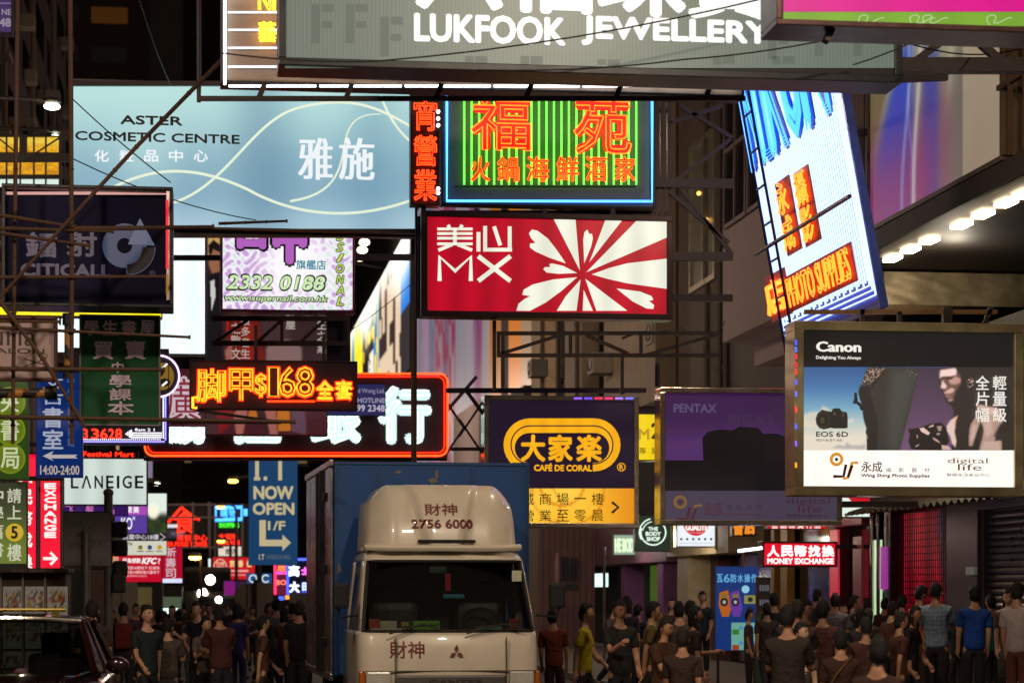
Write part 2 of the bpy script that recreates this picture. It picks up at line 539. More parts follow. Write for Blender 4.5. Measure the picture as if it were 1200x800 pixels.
class Canvas:
    """a printed picture worked out as soft-edged shapes over a colour field (photo-pixel coordinates)"""
    def __init__(s, x0, y0, x1, y1, res=1.5, bgc=(0,0,0)):
        s.x0, s.y0, s.x1, s.y1 = x0, y0, x1, y1
        w, h = int((x1-x0)*res)+1, int((y1-y0)*res)+1
        s.a = np.ones((h, w, 3))*np.array(bgc, float); s.rs = np.random.RandomState(3)
        s.X, s.Y = np.meshgrid(np.linspace(x0, x1, w), np.linspace(y0, y1, h))
        s.res = res
    def blur(s, m, sig):
        sig *= s.res
        if sig < .3: return m
        r = int(sig*2.5)+1; k = np.exp(-.5*(np.arange(-r, r+1)/sig)**2); k /= k.sum()
        p = np.pad(m, ((r,r),(0,0)), 'edge'); m = sum(k[i]*p[i:i+m.shape[0]] for i in range(2*r+1))
        p = np.pad(m, ((0,0),(r,r)), 'edge'); return sum(k[i]*p[:, i:i+m.shape[1]] for i in range(2*r+1))
    def mask(s, pts, soft=.5):
        ins = np.zeros(s.X.shape, bool); n = len(pts)
        for i in range(n):
            (xa, ya), (xb, yb) = pts[i], pts[(i+1) % n]
            if ya == yb: continue
            c = ((ya > s.Y) != (yb > s.Y)) & (s.X < (xb-xa)*(s.Y-ya)/(yb-ya)+xa); ins ^= c
        return s.blur(ins.astype(float), soft)
    def put(s, m, col): s.a = s.a*(1-m[..., None]) + np.array(col, float)*m[..., None]
    def poly(s, pts, col, soft=.5, k=1.0): s.put(s.mask(pts, soft)*k, col)
    def ell(s, cx, cy, rx, ry, col, soft=.4, k=1.0): s.poly([(cx+rx*math.cos(q*.2618), cy+ry*math.sin(q*.2618)) for q in range(24)], col, soft, k)
    def vgrad(s, stops):
        ys = [p for p, _ in stops]; t = (s.Y-s.y0)/(s.y1-s.y0)
        s.a = np.stack([np.interp(t, ys, [c[i] for _, c in stops]) for i in range(3)], -1)
    def noise(s, sig): 
        m = s.blur(s.rs.rand(*s.X.shape), sig); m -= m.min(); return m/max(m.max(), 1e-6)
def mixc(a, b, t):
    t = max(0.0, min(1.0, t)); return tuple(a[i]+(b[i]-a[i])*t for i in range(3))
def smooth(a, b, x):
    t = max(0.0, min(1.0, (x-a)/(b-a))); return t*t*(3-2*t)
def bez(p0, p1, p2, p3, n=24):
    return [tuple((1-t)**3*p0[k]+3*(1-t)**2*t*p1[k]+3*(1-t)*t*t*p2[k]+t**3*p3[k] for k in (0,1)) for t in [i/n for i in range(n+1)]]
def stadium(x0, y0, x1, y1, n=14):
    r = (y1-y0)/2; out = []
    for q in range(n+1): a = math.pi/2 + math.pi*q/n; out.append((x0+r+r*math.cos(a), (y0+y1)/2 - r*math.sin(a)))
    for q in range(n+1): a = -math.pi/2 + math.pi*q/n; out.append((x1-r+r*math.cos(a), (y0+y1)/2 - r*math.sin(a)))
    return out
# ================================================================ the setting
ASPHALT = D((66, 64, 62), .75, 0, .35, 3, .25)
PAVE = D((118, 108, 98), .7, 0, .35, 2.5, .2)
struct('ground', MB().quadf([(-600,-200,-.02),(600,-200,-.02),(600,1200,-.02),(-600,1200,-.02)]), D((70,66,62), .9))
rd = MB().quadf([(-4.6,-40,0),(6.6,-40,0),(6.6,420,0),(-4.6,420,0)])
struct('road', rd, ASPHALT)
struct('right_pavement', MB().box(6.78, 11.0, -40, 420, -.01, .13), PAVE)
struct('left_pavement', MB().box(-8.0, -4.78, -40, 420, -.01, .13), PAVE)
struct('right_kerb', MB().box(6.6, 6.78, -40, 420, -.01, .125, .02), D((150,145,138), .7))
struct('left_kerb', MB().box(-4.78, -4.6, -40, 420, -.01, .125, .02), D((150,145,138), .7))
mk = MB()
for k in range(40): mk.quadf([(.95,-20+k*6,.004),(1.07,-20+k*6,.004),(1.07,-17.5+k*6,.004),(.95,-17.5+k*6,.004)])
struct('road_marking', mk, D((190,188,180), .7, 0, .4, 8))

def wall_x(mb, X, ya, yb, z0, z1, t=.06):        # a slab on the right-hand street front, proud by t
    mb.box(X - t, X + .02, min(ya, yb), max(ya, yb), z0, z1)
BEIGE = D((178,158,132), .7, 0, .25, 1.5)
PINKGREY = D((176,150,150), .65, 0, .3, 1.2)
DKWALL = D((60,52,50), .8, 0, .4, 1.5)
BROWN = D((96,72,60), .7, 0, .35, 2)
GLASSD = D((24,24,28), .08, 0, .3, 2)

def building(name, label, ya, yb, x0=11.0, x1=19.0, h=32.0, z0=3.3, mat=DKWALL):
    t = thing(name, label, 'building', ((x0+x1)/2, (ya+yb)/2, 0))
    MB().box(-(x1-x0)/2, (x1-x0)/2, -(yb-ya)/2, (yb-ya)/2, z0, h).build('wall', mat, t)
    return t
def on(t, name, mb, mat):                        # add a part given in world coordinates
    o = mb.build(name, mat, t)
    for q in mb.made: q.location = -Vector(t.location)
    return o
# --- nearest block on the right: roller shutter, red window, canopy with downlights
tA = building('shop_building', 'dark shop block with a roller shutter, a red lit window and a lamp-lit canopy', 20, 37, h=26, z0=6.72)
on(tA, 'recessed_wall', MB().box(11, 19, 20, 37, 2.95, 5.5).box(13.3, 18.99, 20.01, 36.99, 5.5, 6.72), DKWALL)
on(tA, 'shop_wall', MB().box(11.3, 18.9, 20.02, 36.98, 0, 2.95), D((40,32,32), .6))
yA, yB = YX(1157, 11), 24.0
sh = MB()
z = .13
while z < 2.8:
    i = len(sh.v)
    prof = [(0, 0), (-.028, .02), (-.034, .05), (-.02, .082), (0, .09)]
    for p in prof: sh.v += [(11.05+p[0], yB, z+p[1]), (11.05+p[0], yA, z+p[1])]
    for q in range(4): sh.f.append((i+2*q, i+2*q+1, i+2*q+3, i+2*q+2))
    z += .098
on(tA, 'roller_shutter', sh, D((140,134,138), .28, .9, .4, 5))
on(tA, 'shutter_box', MB().box(10.82, 11.3, yB-.1, yA+.05, 2.8, 3.1, .03), DARK)
on(tA, 'shutter_rail', MB().box(10.95, 11.3, yA, yA+.12, 0.13, 2.8), STEEL)
on(tA, 'pillar', MB().box(10.9, 11.3, yA+.14, YX(1117, 11), .13, 2.95, .02), D((64,44,42), .45))
pl = on(tA, 'switch_box', MB().box(10.84, 10.9, YX(1144, 10.88), YX(1134.5, 10.88), ZX(1139, 673.5, 10.88), ZX(1139, 664, 10.88), .01), D((205,215,200), .5))
# the red window: glowing pane behind a mesh grille, its fall-off of light painted in
ya, yb = YX(1115, 11), YX(1050, 11)
me = bpy.data.meshes.new('red_window'); v, f, c = [], [], []
NX, NZ = 26, 16
for j in range(NZ+1):
    for i in range(NX+1):
        u, w = i/NX, j/NZ
        v.append((11.12, ya+(yb-ya)*u, .6+(2.9-.6)*w))
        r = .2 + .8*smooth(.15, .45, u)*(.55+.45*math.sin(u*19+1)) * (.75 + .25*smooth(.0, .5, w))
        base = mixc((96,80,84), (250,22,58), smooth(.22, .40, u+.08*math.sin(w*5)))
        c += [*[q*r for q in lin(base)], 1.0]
for j in range(NZ):
    for i in range(NX):
        a = j*(NX+1)+i; f.append((a, a+1, a+NX+2, a+NX+1))
me.from_pydata(v, [], f); at = me.color_attributes.new('print', 'FLOAT_COLOR', 'POINT'); at.data.foreach_set('color', c)
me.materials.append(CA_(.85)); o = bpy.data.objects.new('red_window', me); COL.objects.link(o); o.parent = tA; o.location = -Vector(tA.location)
g = MB()
for k in range(30): g.box(11.06, 11.075, ya+(yb-ya)*k/29-.012, ya+(yb-ya)*k/29+.012, .6, 2.9)
for k in range(22): g.box(11.075, 11.085, ya, yb, .6+2.3*k/21-.01, .6+2.3*k/21+.01)
on(tA, 'window_grille', g, D((60,40,44), .5, .5))
on(tA, 'window_post', MB().box(10.9, 11.3, yb, yb+.35, .13, 2.95, .02).box(10.92, 11.3, ya-.3, ya, .13, 2.95, .02), D((30,26,28), .4))
# canopy carrying the large billboard, lamps set into its soffit
CX, CZ = 9.3, 6.48
on(tA, 'canopy', MB().box(CX, 13.3, 18, 36.4, CZ+.02, CZ+.235).box(CX-.06, CX, 18, 36.4, CZ-.02, CZ+.25), D((48,40,36), .6, .2, .4, 4))
lampm = E((255,232,190), 22.0)
LX = 9.76
for px in (1200, 1179, 1152, 1127, 1089, 1067, 1046):
    y = YX(px, LX)
    on(tA, 'downlight', MB().box(LX-.09, LX+.09, y-.21, y+.21, CZ-.04, CZ+.01, .01), lampm)
# crumpled stainless cladding that stands out below the canopy
yf = 33.7
a = W(1036, 357, yf); b = W(1036, 288, yf)
cl = MB(); nx, nz = 40, 14
for j in range(nz+1):
    for i in range(nx+1):
        cl.v.append((a.x + (13.25-a.x)*i/nx, yf + .012*math.sin(i*.9+j*.7+math.sin(j*1.1))*math.sin(j*.8+i*.23), a.z+(CZ-.02-a.z)*j/nz))
for j in range(nz):
    for i in range(nx):
        q = j*(nx+1)+i; cl.f.append((q, q+1, q+nx+2, q+nx+1))
on(tA, 'metal_cladding', cl, D((224,202,166), .45, .55, .55, 2.0, .5)).data.polygons.foreach_set('use_smooth', [True]*(nx*nz))
on(tA, 'cladding_box', MB().box(a.x, 13.25, yf+.12, 34.4, a.z, CZ).box(a.x-.06, 10.98, yf-.14, yf+.1, a.z-.09, a.z-.01), D((120,96,66), .5, .5))
# corrugated awning over the pavement
aw = MB(); n = 90
for k in range(n+1):
    y = 24 + (37.5-24)*k/n; dz = .035*(1 if k % 2 else -1)
    aw.v += [(9.9, y, 2.86+dz), (11.0, y, 3.2+dz)]
for k in range(n): aw.f.append((2*k, 2*k+1, 2*k+3, 2*k+2))
on(tA, 'corrugated_awning', aw, D((120,112,98), .5, .4, .4, 5))

# --- second block: rounded bay, money-changer's shop below
tB = building('bay_building', 'grey shop block with a pinkish rounded bay of windows above the money changer', 37.05, 50, h=30, z0=3.2, mat=D((92,78,76), .7, 0, .3, 1))
BX = 9.7
yb0, yb1 = YX(920, BX), YX(847, BX)
zb = ZX(847, 432, BX)
bm = bmesh.new(); bmesh.ops.create_cube(bm, size=1)
for q in bm.verts: q.co = (BX+.75+q.co.x*1.5, (38.2+yb1)/2+q.co.y*(yb1-38.2), (zb+20)/2+q.co.z*(20-zb))
bmesh.ops.bevel(bm, geom=[e for e in bm.edges if abs(e.verts[0].co.z-zb) < .01 and abs(e.verts[1].co.z-zb) < .01], offset=.5, segments=5, affect='EDGES')
on(tB, 'bay', MB().bm(bm), PINKGREY); bm.free()
zw0, zw1 = ZX(850, 268, BX), ZX(850, 110, BX)
fr, gl = MB(), MB()
for q in range(3):
    y0 = yb1 - .35 - q*1.95
    gl.box(BX-.03, BX+.02, y0-1.75, y0, zw0, zw1)
    for yy in (y0, y0-.88, y0-1.75): fr.box(BX-.07, BX-.032, yy-.04, yy+.04, zw0-.05, zw1)
    for zz in (zw0, zw0+(zw1-zw0)*.55, zw1-.1): fr.box(BX-.064, BX-.034, y0-1.75, y0, zz-.04, zz+.04)
on(tB, 'bay_glass', gl, GLASSD); on(tB, 'bay_window_frame', fr, D((120,96,96), .5))
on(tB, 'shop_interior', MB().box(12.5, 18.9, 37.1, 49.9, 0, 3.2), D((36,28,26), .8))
for y0, y1 in ((YX(985,11), YX(978,11)), (49.2, 49.95)): on(tB, 'shop_pillar', MB().box(10.9, 11.6, y0, y1, .13, 3.2), D((92,48,48), .5))
on(tB, 'yellow_frame', MB().box(10.95, 11.1, YX(925,11)-.02, YX(925,11)+.5, .13, 3.1).box(10.95, 11.1, YX(910,11), YX(910,11)+.25, .13, 3.1), D((190,140,60), .5))
on(tB, 'shop_glass', MB().box(11.15, 11.18, 38.4, 49.0, .13, 3.1), GLASSD)
for px0, px1, y0, y1, cc, k in ((1034,1024,632,745,(205,240,190),.8),(1041,1034.5,640,690,(190,70,180),.5),(984,975,620,700,(225,60,80),.5),(1012,1002,628,720,(90,30,38),.5)):
    XX = 10.9
    on(tB, 'lit_shop_panel', MB().box(XX-.04, XX, YX(px0, XX), YX(px1, XX), max(.2, ZX(px0,y1,XX)), ZX(px0,y0,XX)), E(cc, k))
on(tB, 'chrome_rail', MB().cyl((10.8, YX(1022,10.8), .2), (10.8, YX(1022,10.8), 2.9), .035).cyl((10.8, YX(1029,10.8), .2), (10.8, YX(1029,10.8), 2.9), .03), CHROME)
on(tB, 'fascia', MB().box(10.7, 11.0, 37.3, YX(978,10.7), 2.75, 3.35, .02), D((150,40,60), .4))

# --- third block: tall lit window behind the steel frames
tC = building('beige_building', 'beige block with a tall metal-framed window behind the steel sign frames', 50.05, 56, h=34, z0=3.2, mat=D((120,100,84), .7, 0, .3, .8))
w0, w1 = YX(842, 11), YX(812, 11)
zlo, zhi = ZX(827, 335, 11), ZX(827, 160, 11)
on(tC, 'window_frame', MB().box(10.9, 11, w0, w0+.14, zlo, zhi).box(10.9, 11, w1-.14, w1, zlo, zhi).box(10.9, 11, w0+.14, w1-.14, zhi-.12, zhi).box(10.9,11,w0+.14,w1-.14,zlo,zlo+.12).box(10.92, 11, (w0+w1)/2-.05, (w0+w1)/2+.05, zlo+.12, zhi-.12), D((190,180,160), .35, .7))
on(tC, 'window_pane', MB().box(10.96, 10.985, w0+.14, w1-.14, zlo+.12, zhi-.12), E((74,62,40), .35))
on(tC, 'lit_lamp', MB().ball((10.9, w0+.9, ZX(827,258,10.9)), .07).ball((10.9, w0+1.6, ZX(827,220,10.9)), .05), E((255,190,90), 3))
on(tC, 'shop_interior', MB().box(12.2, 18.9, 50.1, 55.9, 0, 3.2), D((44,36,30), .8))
on(tC, 'fascia', MB().box(10.4, 11.2, 46.0, 52.4, 2.42, 3.2, .02), D((226,206,170), .5))
on(tC, 'cream_pillar', MB().box(10.55, 11.2, 50.6, 51.9, .13, 2.42), D((226,206,170), .5))
# --- fourth block: columns
tD = building('column_building', 'long block of beige columns and dark bays above the cosmetics shop', 56.05, 76.2, h=36, z0=2.4, mat=D((30,22,22), .8))
st = MB()
for p0, p1 in ((651, 640), (702, 681), (792, 729)): wall_x(st, 11, YX(p0, 11), YX(p1, 11), 6.2, 36, .5)
on(tD, 'column', st, BEIGE)
on(tD, 'ledge', MB().box(10.3, 11, 56.1, 76, 5.6, 6.2), D((80,62,54), .7))
on(tD, 'shop_fascia', MB().box(10.4, 11, 52.45, 63.0, 2.32, 3.5, .02), D((150,112,124), .55))
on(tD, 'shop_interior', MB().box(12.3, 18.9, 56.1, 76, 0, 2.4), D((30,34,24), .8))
on(tD, 'shop_post', MB().box(10.5, 11, YX(737,10.6), YX(732,10.6), .13, 2.32).box(10.5, 11, YX(782,10.6), YX(775,10.6), .13, 2.32), D((150,90,150), .5))
on(tD, 'lit_doorway', MB().box(11.4, 11.45, YX(778,11.4), YX(762,11.4), .2, 2.3), E((96,130,40), .35))
on(tD, 'lit_counter', MB().box(11.4, 11.46, 66.5, 68.6, 1.75, 2.15), E((205,235,225), 1.5))
# frontal panelled wall with the slim dark letters
q0, q1 = W(632, 640, 62.5), W(697, 640, 62.5)
on(tD, 'panelled_wall', MB().box(q0.x, q1.x, 62.5, 62.9, .13, 3.6), D((150,112,110), .6, 0, .35, 1.2))
jn = MB()
for k in range(9): jn.box(q0.x+.1+k*.17, q0.x+.112+k*.17, 62.485, 62.5, .15, 3.55)
on(tD, 'wall_joint', jn, D((80,58,58), .7))
la = MB()
for k, px in enumerate((657.5, 661.5, 666, 671, 675.5)):
    a, b = W(px-1.3, 680, 62.45), W(px+1.3, 653-(k == 1)*2, 62.45); la.box(a.x, b.x, 62.38, 62.49, a.z, b.z, .01)
on(tD, 'slim_letter_slab', la, D((24,28,56), .35))
a, b = W(655, 684, 62.4), W(677, 690, 62.4); on(tD, 'small_letter_strip', MB().box(a.x, b.x, 62.44, 62.49, b.z, a.z, .01), D((24,28,56), .35))
a = W(656, 668, 62.4); on(tD, 'oval_plate', MB().ball((a.x-.06, 62.45, a.z), (.09, .05, .5), 14, 10), D((200,150,170), .3))
# --- fifth block: orange and cream bands
tE = building('orange_building', 'block with an orange band, a perforated strip and cream cladding', 76.3, 90, h=38, z0=0, mat=D((150,128,104), .7))
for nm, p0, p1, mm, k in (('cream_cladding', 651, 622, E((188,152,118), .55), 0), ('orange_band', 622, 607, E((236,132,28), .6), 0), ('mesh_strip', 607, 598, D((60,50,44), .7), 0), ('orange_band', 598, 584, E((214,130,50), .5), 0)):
    s_ = MB(); wall_x(s_, 11, YX(p0, 11), YX(p1, 11)-.02, 6.0, 24, .35); on(tE, nm, s_, mm)  # cladding and orange bands given a glow in place of light on them
on(tE, 'dark_fascia', MB().box(10.3, 10.6, 76.4, 89.5, 4.5, 8.5), D((70,44,44), .7))
# --- sixth block: printed hoarding in pinks
tF = building('mural_building', 'block covered by a pink and grey printed hoarding with red lettering', 90.1, 127, h=36, z0=0, mat=DKWALL)
def street_print(par, name, X, ya, yb, z0, z1, fn, ny, nz, mat):
    """printed sheet on the right-hand street front; u runs from the far end to the near end"""
    v, f, c = [], [], []
    for j in range(nz+1):
        for i in range(ny+1):
            u, w = i/ny, j/nz
            v.append((X, yb+(ya-yb)*u, z1+(z0-z1)*w)); c += [*lin(fn(u, w)), 1.0]
    for j in range(nz):
        for i in range(ny):
            a = j*(ny+1)+i; f.append((a, a+ny+1, a+ny+2, a+1))
    me = bpy.data.meshes.new(name); me.from_pydata(v, [], f)
    at = me.color_attributes.new('print', 'FLOAT_COLOR', 'POINT'); at.data.foreach_set('color', c)
    me.materials.append(mat); o = bpy.data.objects.new(name, me); COL.objects.link(o); o.parent = par
    o.location = -Vector(par.location); return o
hsh = lambda a, b: (math.sin(a*127.1+b*311.7)*43758.5453) % 1.0
def mural(u, w):
    cols = [(190,192,206), (170,152,178), (206,160,196), (120,130,168), (190,120,152), (196,146,170), (150,96,140), (188,150,176), (176,170,186), (186,176,190), (150,60,130), (196,176,178)]
    x = u*len(cols) + .35*math.sin(w*5+u*9); i = int(max(0, min(len(cols)-1.001, x))); t = x-i
    c = mixc(cols[i], cols[min(i+1, len(cols)-1)], smooth(.55, 1, t))
    if .36 < u < .62 and w > .12 and hsh(int(u*26), int(w*22)) > .5: c = mixc(c, (176,28,74), .8)
    return mixc(c, (225,200,205), .35*hsh(int(u*40), int(w*9)))
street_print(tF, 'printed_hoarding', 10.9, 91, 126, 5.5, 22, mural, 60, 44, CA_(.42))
on(tF, 'base_panel', MB().box(10.6, 10.98, 91, 102, 5.6, 9.3), D((200,180,180), .7))
# --- seventh block: bright stretched advertisement under a row of lamps
tG = building('advert_building', 'dark tall block with a floodlit yellow and black advertisement under lamps', 127.1, 200, h=44, z0=0, mat=D((30,26,26), .8))
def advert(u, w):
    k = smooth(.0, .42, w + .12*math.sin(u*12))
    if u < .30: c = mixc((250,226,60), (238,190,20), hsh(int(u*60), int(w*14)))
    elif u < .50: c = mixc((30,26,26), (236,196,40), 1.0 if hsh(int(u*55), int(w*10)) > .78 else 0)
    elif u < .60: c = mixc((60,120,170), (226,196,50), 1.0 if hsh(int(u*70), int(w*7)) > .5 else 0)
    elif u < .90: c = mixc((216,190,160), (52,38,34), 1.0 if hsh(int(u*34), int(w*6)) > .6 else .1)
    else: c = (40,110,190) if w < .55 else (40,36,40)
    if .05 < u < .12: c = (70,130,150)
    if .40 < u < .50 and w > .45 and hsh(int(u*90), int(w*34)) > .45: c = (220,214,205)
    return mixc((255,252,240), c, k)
street_print(tG, 'printed_advert', 10.85, YX(480, 10.85), YX(409, 10.85), 14.0, 22.0, advert, 60, 40, CA_(1.5))  # floodlight is painted in: whitened top, and the sheet glows of itself
for px, py in ((430,275), (427,284), (424.5,293), (421.5,302)):
    XX = 9.0; y = YX(px, XX)
    on(tG, 'floodlight', MB().ball((XX, y, ZX(px,py,XX)), (.32, .32, .2)), E((255,232,190), 8))
on(tG, 'lamp_boom', MB().bar((10.9, 150, 22.6), (9.0, 150, 22.9), .12).bar((9.05, 125, 22.9), (9.05, 178, 22.9), .12), STEEL)

# --- left-hand street front
def windows(t, face, X, ya, yb, z0, z1, ny, nz, lit, wy=.62, wz=.5):
    dy, dz = (yb-ya)/ny, (z1-z0)/nz
    for i in range(ny):
        for j in range(nz):
            y, z = ya+dy*(i+.5), z0+dz*(j+.5)
            e = rnd.random() < lit
            m = E(rnd.choice(((255,214,150),(214,236,225),(255,236,196))), rnd.uniform(.12,.5)) if e else GLASSD
            on(t, 'window', MB().box(X, X+.06*face, y-dy*wy/2, y+dy*wy/2, z-dz*wz/2, z+dz*wz/2), m)
TEN = D((80,66,56), .8, 0, .4, .6)
tL = building('tenement_building', 'old dark tenement at the far left hung with balconies and air conditioners', 74, 128, -20, -8.0, 52, 0, TEN)
windows(tL, 1, -8.0, 76, 127, 5, 50, 7, 13, .04)
ac, lg = MB(), MB()
for k in range(46):
    y, z = rnd.uniform(78, 126), 6+rnd.randint(0, 25)*1.73
    ac.box(-8.0, -7.45+rnd.uniform(-.1,.15), y-.45, y+.45, z, z+.55, .03)
for k in range(12): lg.box(-8, -6.9, 79+k*4, 82+k*4, 8+(k*7 % 13)*3.4, 8.12+(k*7 % 13)*3.4)
for k in range(16):
    z = 10+rnd.randint(0,11)*3.4; y = rnd.uniform(80,122)
    for q in range(5): lg.tube([(-8, y+q*.35, z), (-7.0, y+q*.35, z)], .03, 4)
    lg.tube([(-7.0, y, z), (-7.0, y+1.5, z)], .03, 4)
on(tL, 'air_conditioner', ac, D((150,140,126), .6)); on(tL, 'balcony_rack', lg, D((120,108,96), .6))
on(tL, 'drainpipe', MB().tube([(-7.9,90,3),(-7.9,90,50)], .09).tube([(-7.9,104,3),(-7.9,104,50)], .09).tube([(-7.9,117,3),(-7.9,117,50)], .09), D((130,118,104), .6))
tM = building('left_block', 'dark shop block along the left pavement beside the news stand', 22, 73.9, -20, -8.0, 34, 0, DKWALL)
windows(tM, 1, -8.0, 24, 73, 5, 32, 10, 7, .06)
on(tM, 'shop_fascia', MB().box(-8, -7.7, 24, 73, 3, 3.7), D((90,60,50), .6))
tN = building('far_left_block', 'very dark block beyond the tenement along the left of the street', 128.1, 222, -22, -8.2, 30, 0, D((34,30,30), .85))
windows(tN, 1, -8.2, 130, 220, 5, 28, 12, 6, .10)
tO = thing('office_tower', 'dark office tower with strip windows standing behind the cosmetics sign', 'building', (-8.6, 236, 0))
MB().box(-7.0, 2.2, -8, 8, 0, 78).build('wall', D((50,36,33), .8, 0, .3, .3), tO)
MB().box(2.2, 5.6, -7.6, 8, 0, 78).build('stair_shaft', D((70,66,64), .8, 0, .3, .3), tO)
for j in range(9):
    for i in range(2):
        z = 42+j*3.9
        m = GLASSD
        if j == 5 and i == 1: m = E((140,175,165), .14)
        if j == 4 and i == 1: m = E((200,120,30), .06)
        x = -5.6+i*4.0
        MB().box(x-(1.6 if i else 1.2), x+(1.9 if i else 1.2), -8.06, -8, z-.8, z+.8).build('strip_window', m, tO)
tP = thing('end_block', 'dark block closing the far end of the street behind the neon signs', 'building', (8, 300, 0))
MB().box(-26, 26, 0, 14, 0, 42).build('wall', D((34,28,28), .85), tP)
for k in range(26):
    x, z = rnd.uniform(-22, 20), 5+rnd.randint(0, 10)*3.4
    MB().box(x-.9, x+.9, -.06, 0, z-.6, z+.6).build('window', E(rnd.choice(((255,220,160),(200,230,230))), .12) if rnd.random() < .3 else GLASSD, tP)

def goods(t, X, ya, yb, z0, z1, n, k, seed):
    r = random.Random(seed)
    for q in range(n):
        y = ya+(yb-ya)*(q+.5)/n; z = r.uniform(z0, z1-.35); h = r.uniform(.2, .5); w = (yb-ya)/n*.42
        on(t, 'display_print', MB().box(X-.05, X, y-w, y+w, z, z+h, .01), E(r.choice(((210,60,80),(230,200,120),(120,180,160),(180,120,200),(220,220,210),(90,120,190))), k))  # goods glow a little in place of shop light on them
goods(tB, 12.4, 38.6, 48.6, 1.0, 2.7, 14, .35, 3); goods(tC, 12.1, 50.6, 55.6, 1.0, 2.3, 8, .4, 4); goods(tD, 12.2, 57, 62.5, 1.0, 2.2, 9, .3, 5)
for t_, X, ys, z0, z1 in ((tC, 10.95, (50.6, 55.4), 4, 26), (tD, 10.45, (66.0, 69.7), 6.3, 30), (tB, 10.94, (48.6, 49.2), 3.4, 22)):
    for y in ys: on(t_, 'drainpipe', MB().tube([(X, y, z0), (X, y, z1)], .06, 8).tube([(X, y, z0+3), (X, y, z0+3.1)], .085, 8).tube([(X, y, z0+7), (X, y, z0+7.1)], .085, 8), D((110,96,84), .6))
for t_, X, y, z in ((tC, 11, 51.3, 5.2), (tC, 11, 54.9, 7.6), (tD, 10.5, 60.6, 7.4), (tD, 10.5, 72.5, 8.4), (tB, 11, 48.0, 4.6)):
    u_ = on(t_, 'air_conditioner', MB().box(X-.55, X, y-.42, y+.42, z, z+.55, .03), D((170,160,146), .6))
    MB().tube([(X-.56, y+.26*math.cos(a*.35), z+.28+.2*math.sin(a*.35)) for a in range(18)], .015, 5, True).build('fan_guard', DARK, u_)
# ================================================================ the signs
WHITE = E((250,252,248), 1.0)
RED_N = E((255,70,22), 3.6)
RED_B = E((255,34,10), 3.0)
BLUE_N = E((70,150,255), 4.0)
GREEN_N = E((110,255,90), 2.6)
WHITE_N = E((235,245,255), 3.0)
YEL_N = E((255,196,40), 4.0)
def P(*rgb, rough=.5): return D(rgb, rough, 0, .15, 5)

# --- jewellery sign
s = Sign('jewellery_sign', 'huge grey lightbox with white jewellery lettering across the top of the street', 'shop sign', 20, 326, -120, 1056, 88, .45, None, D((44,46,52), .35, .4), 9, .05)
gm = EP((96,108,99), 1.0, 90, .16)
s.rect(334, -112, 1048, 80, gm, 'panel', 0)
pat = E((84,95,87), 1.0)
for x, y in ((365,5),(405,5),(446,20),(900,24),(955,20),(1000,20),(700,70),(545,66),(610,66),(835,66),(905,66)):
    s.rect(x, y, x+10, min(y+46, 76), pat, 'pattern_print', 1)
    s.rect(x+12, y, x+26, y+9, pat, 'pattern_print', 1)
    if y < 40: s.rect(x+12, y+20, x+24, y+28, pat, 'pattern_print', 1)
s.text('六福珠寶', 486, -78, 904, 19, WHITE, .035, 2)
s.text('LUKFOOK', 485, 18, 663, 52, WHITE, .05, 2)
s.text('JEWELLERY', 681, 22, 902, 57, WHITE, .05, 2)
for y, yy in ((70, .25), (-40, .25)): s.beam((1050, y), (1300, y), .13, yy)
s.beam((1075, 70), (1110, 44), .07, .25); s.beam((1110, 44), (1160, -30), .07, .25)
s.beam((1160, 44), (1190, 70), .07, .25)
s.done()

# --- white sign edged with cold tubes, half hidden behind it
s = Sign('tube_sign', 'pale sign edged with white tubes and one yellow neon character behind the jewellery sign', 'neon sign', 22.5, 258, -100, 872, 106, .3, P(170,140,116), DARK, 3, .02)
s.tube([(263.5,-100),(263.5,101)], E((225,240,255), 6), .012, .06)
for a, b in ((268,370),(374,470),(474,574),(578,678),(682,768),(772,866)):
    s.tube([(a,102.5),(b,102.5)], E((235,245,255), 6), .012, .06)
for y in (-2, 16.5, 37, 58, 80): s.tube([(267,y),(345,y)], E((225,238,255), 2.2), .009, .06)
s.neon('藝', 303, 29, 323, 52, YEL_N, .007, .10); s.neon('NI', 303, -6, 322, 15, YEL_N, .007, .10)
for x in (310, 412, 517, 622, 727, 832): s.beam((x, 100), (x-7, 117), .05, -.05)
s.beam((232, 117), (872, 117), .045, -.05)
s.done()

# --- cosmetics sign
s = Sign('cosmetics_sign', 'wide pale blue lightbox with black lettering and crossing white ribbons at the upper left', 'shop sign', 30, 83, 98, 489, 270, .5, None, D((86,74,74), .4, .6), 3, .03)
def aster(u, w):
    c = mixc((168,208,204), (116,154,174), smooth(0, .66, w)); c = mixc(c, (152,182,198), smooth(.72, 1.0, w))
    band = .5+.5*math.cos(u*6.28*4.0+1.0); c = mixc(c, (170,205,205), .25*band*(1-w*.5))
    c = mixc(c, (92,130,152), .5*math.exp(-((u-.55)/.09)**2)); c = mixc(c, (98,140,160), .4*math.exp(-((u-.88)/.07)**2))
    return mixc(c, (176,208,206), .5*math.exp(-((u-.2)/.16)**2-((w-.45)/.3)**2))
s.picture(85, 100, 487, 268, aster, 60, 30, CA_(1.18), 'panel', 0)
INK = P(22,22,24)
s.text('ASTER', 141, 136, 214, 147, INK, .05, 3); s.text('COSMETIC CENTRE', 88, 156, 281, 167, INK, .04, 3)
cream = E((226,238,214), 1.0); wht = E((236,242,246), 1.0)
x = 111
for k, ch in enumerate('化粧品中心'): s.text(ch, 111+29*k, 176, 127.5+29*k, 190, wht, .02, 3)
def sine(pts): return pts
s.line(bez((118,228),(170,196),(222,190),(290,222))+bez((290,222),(350,256),(420,258),(484,234))[1:], 3.2, cream, 'ribbon', 1)
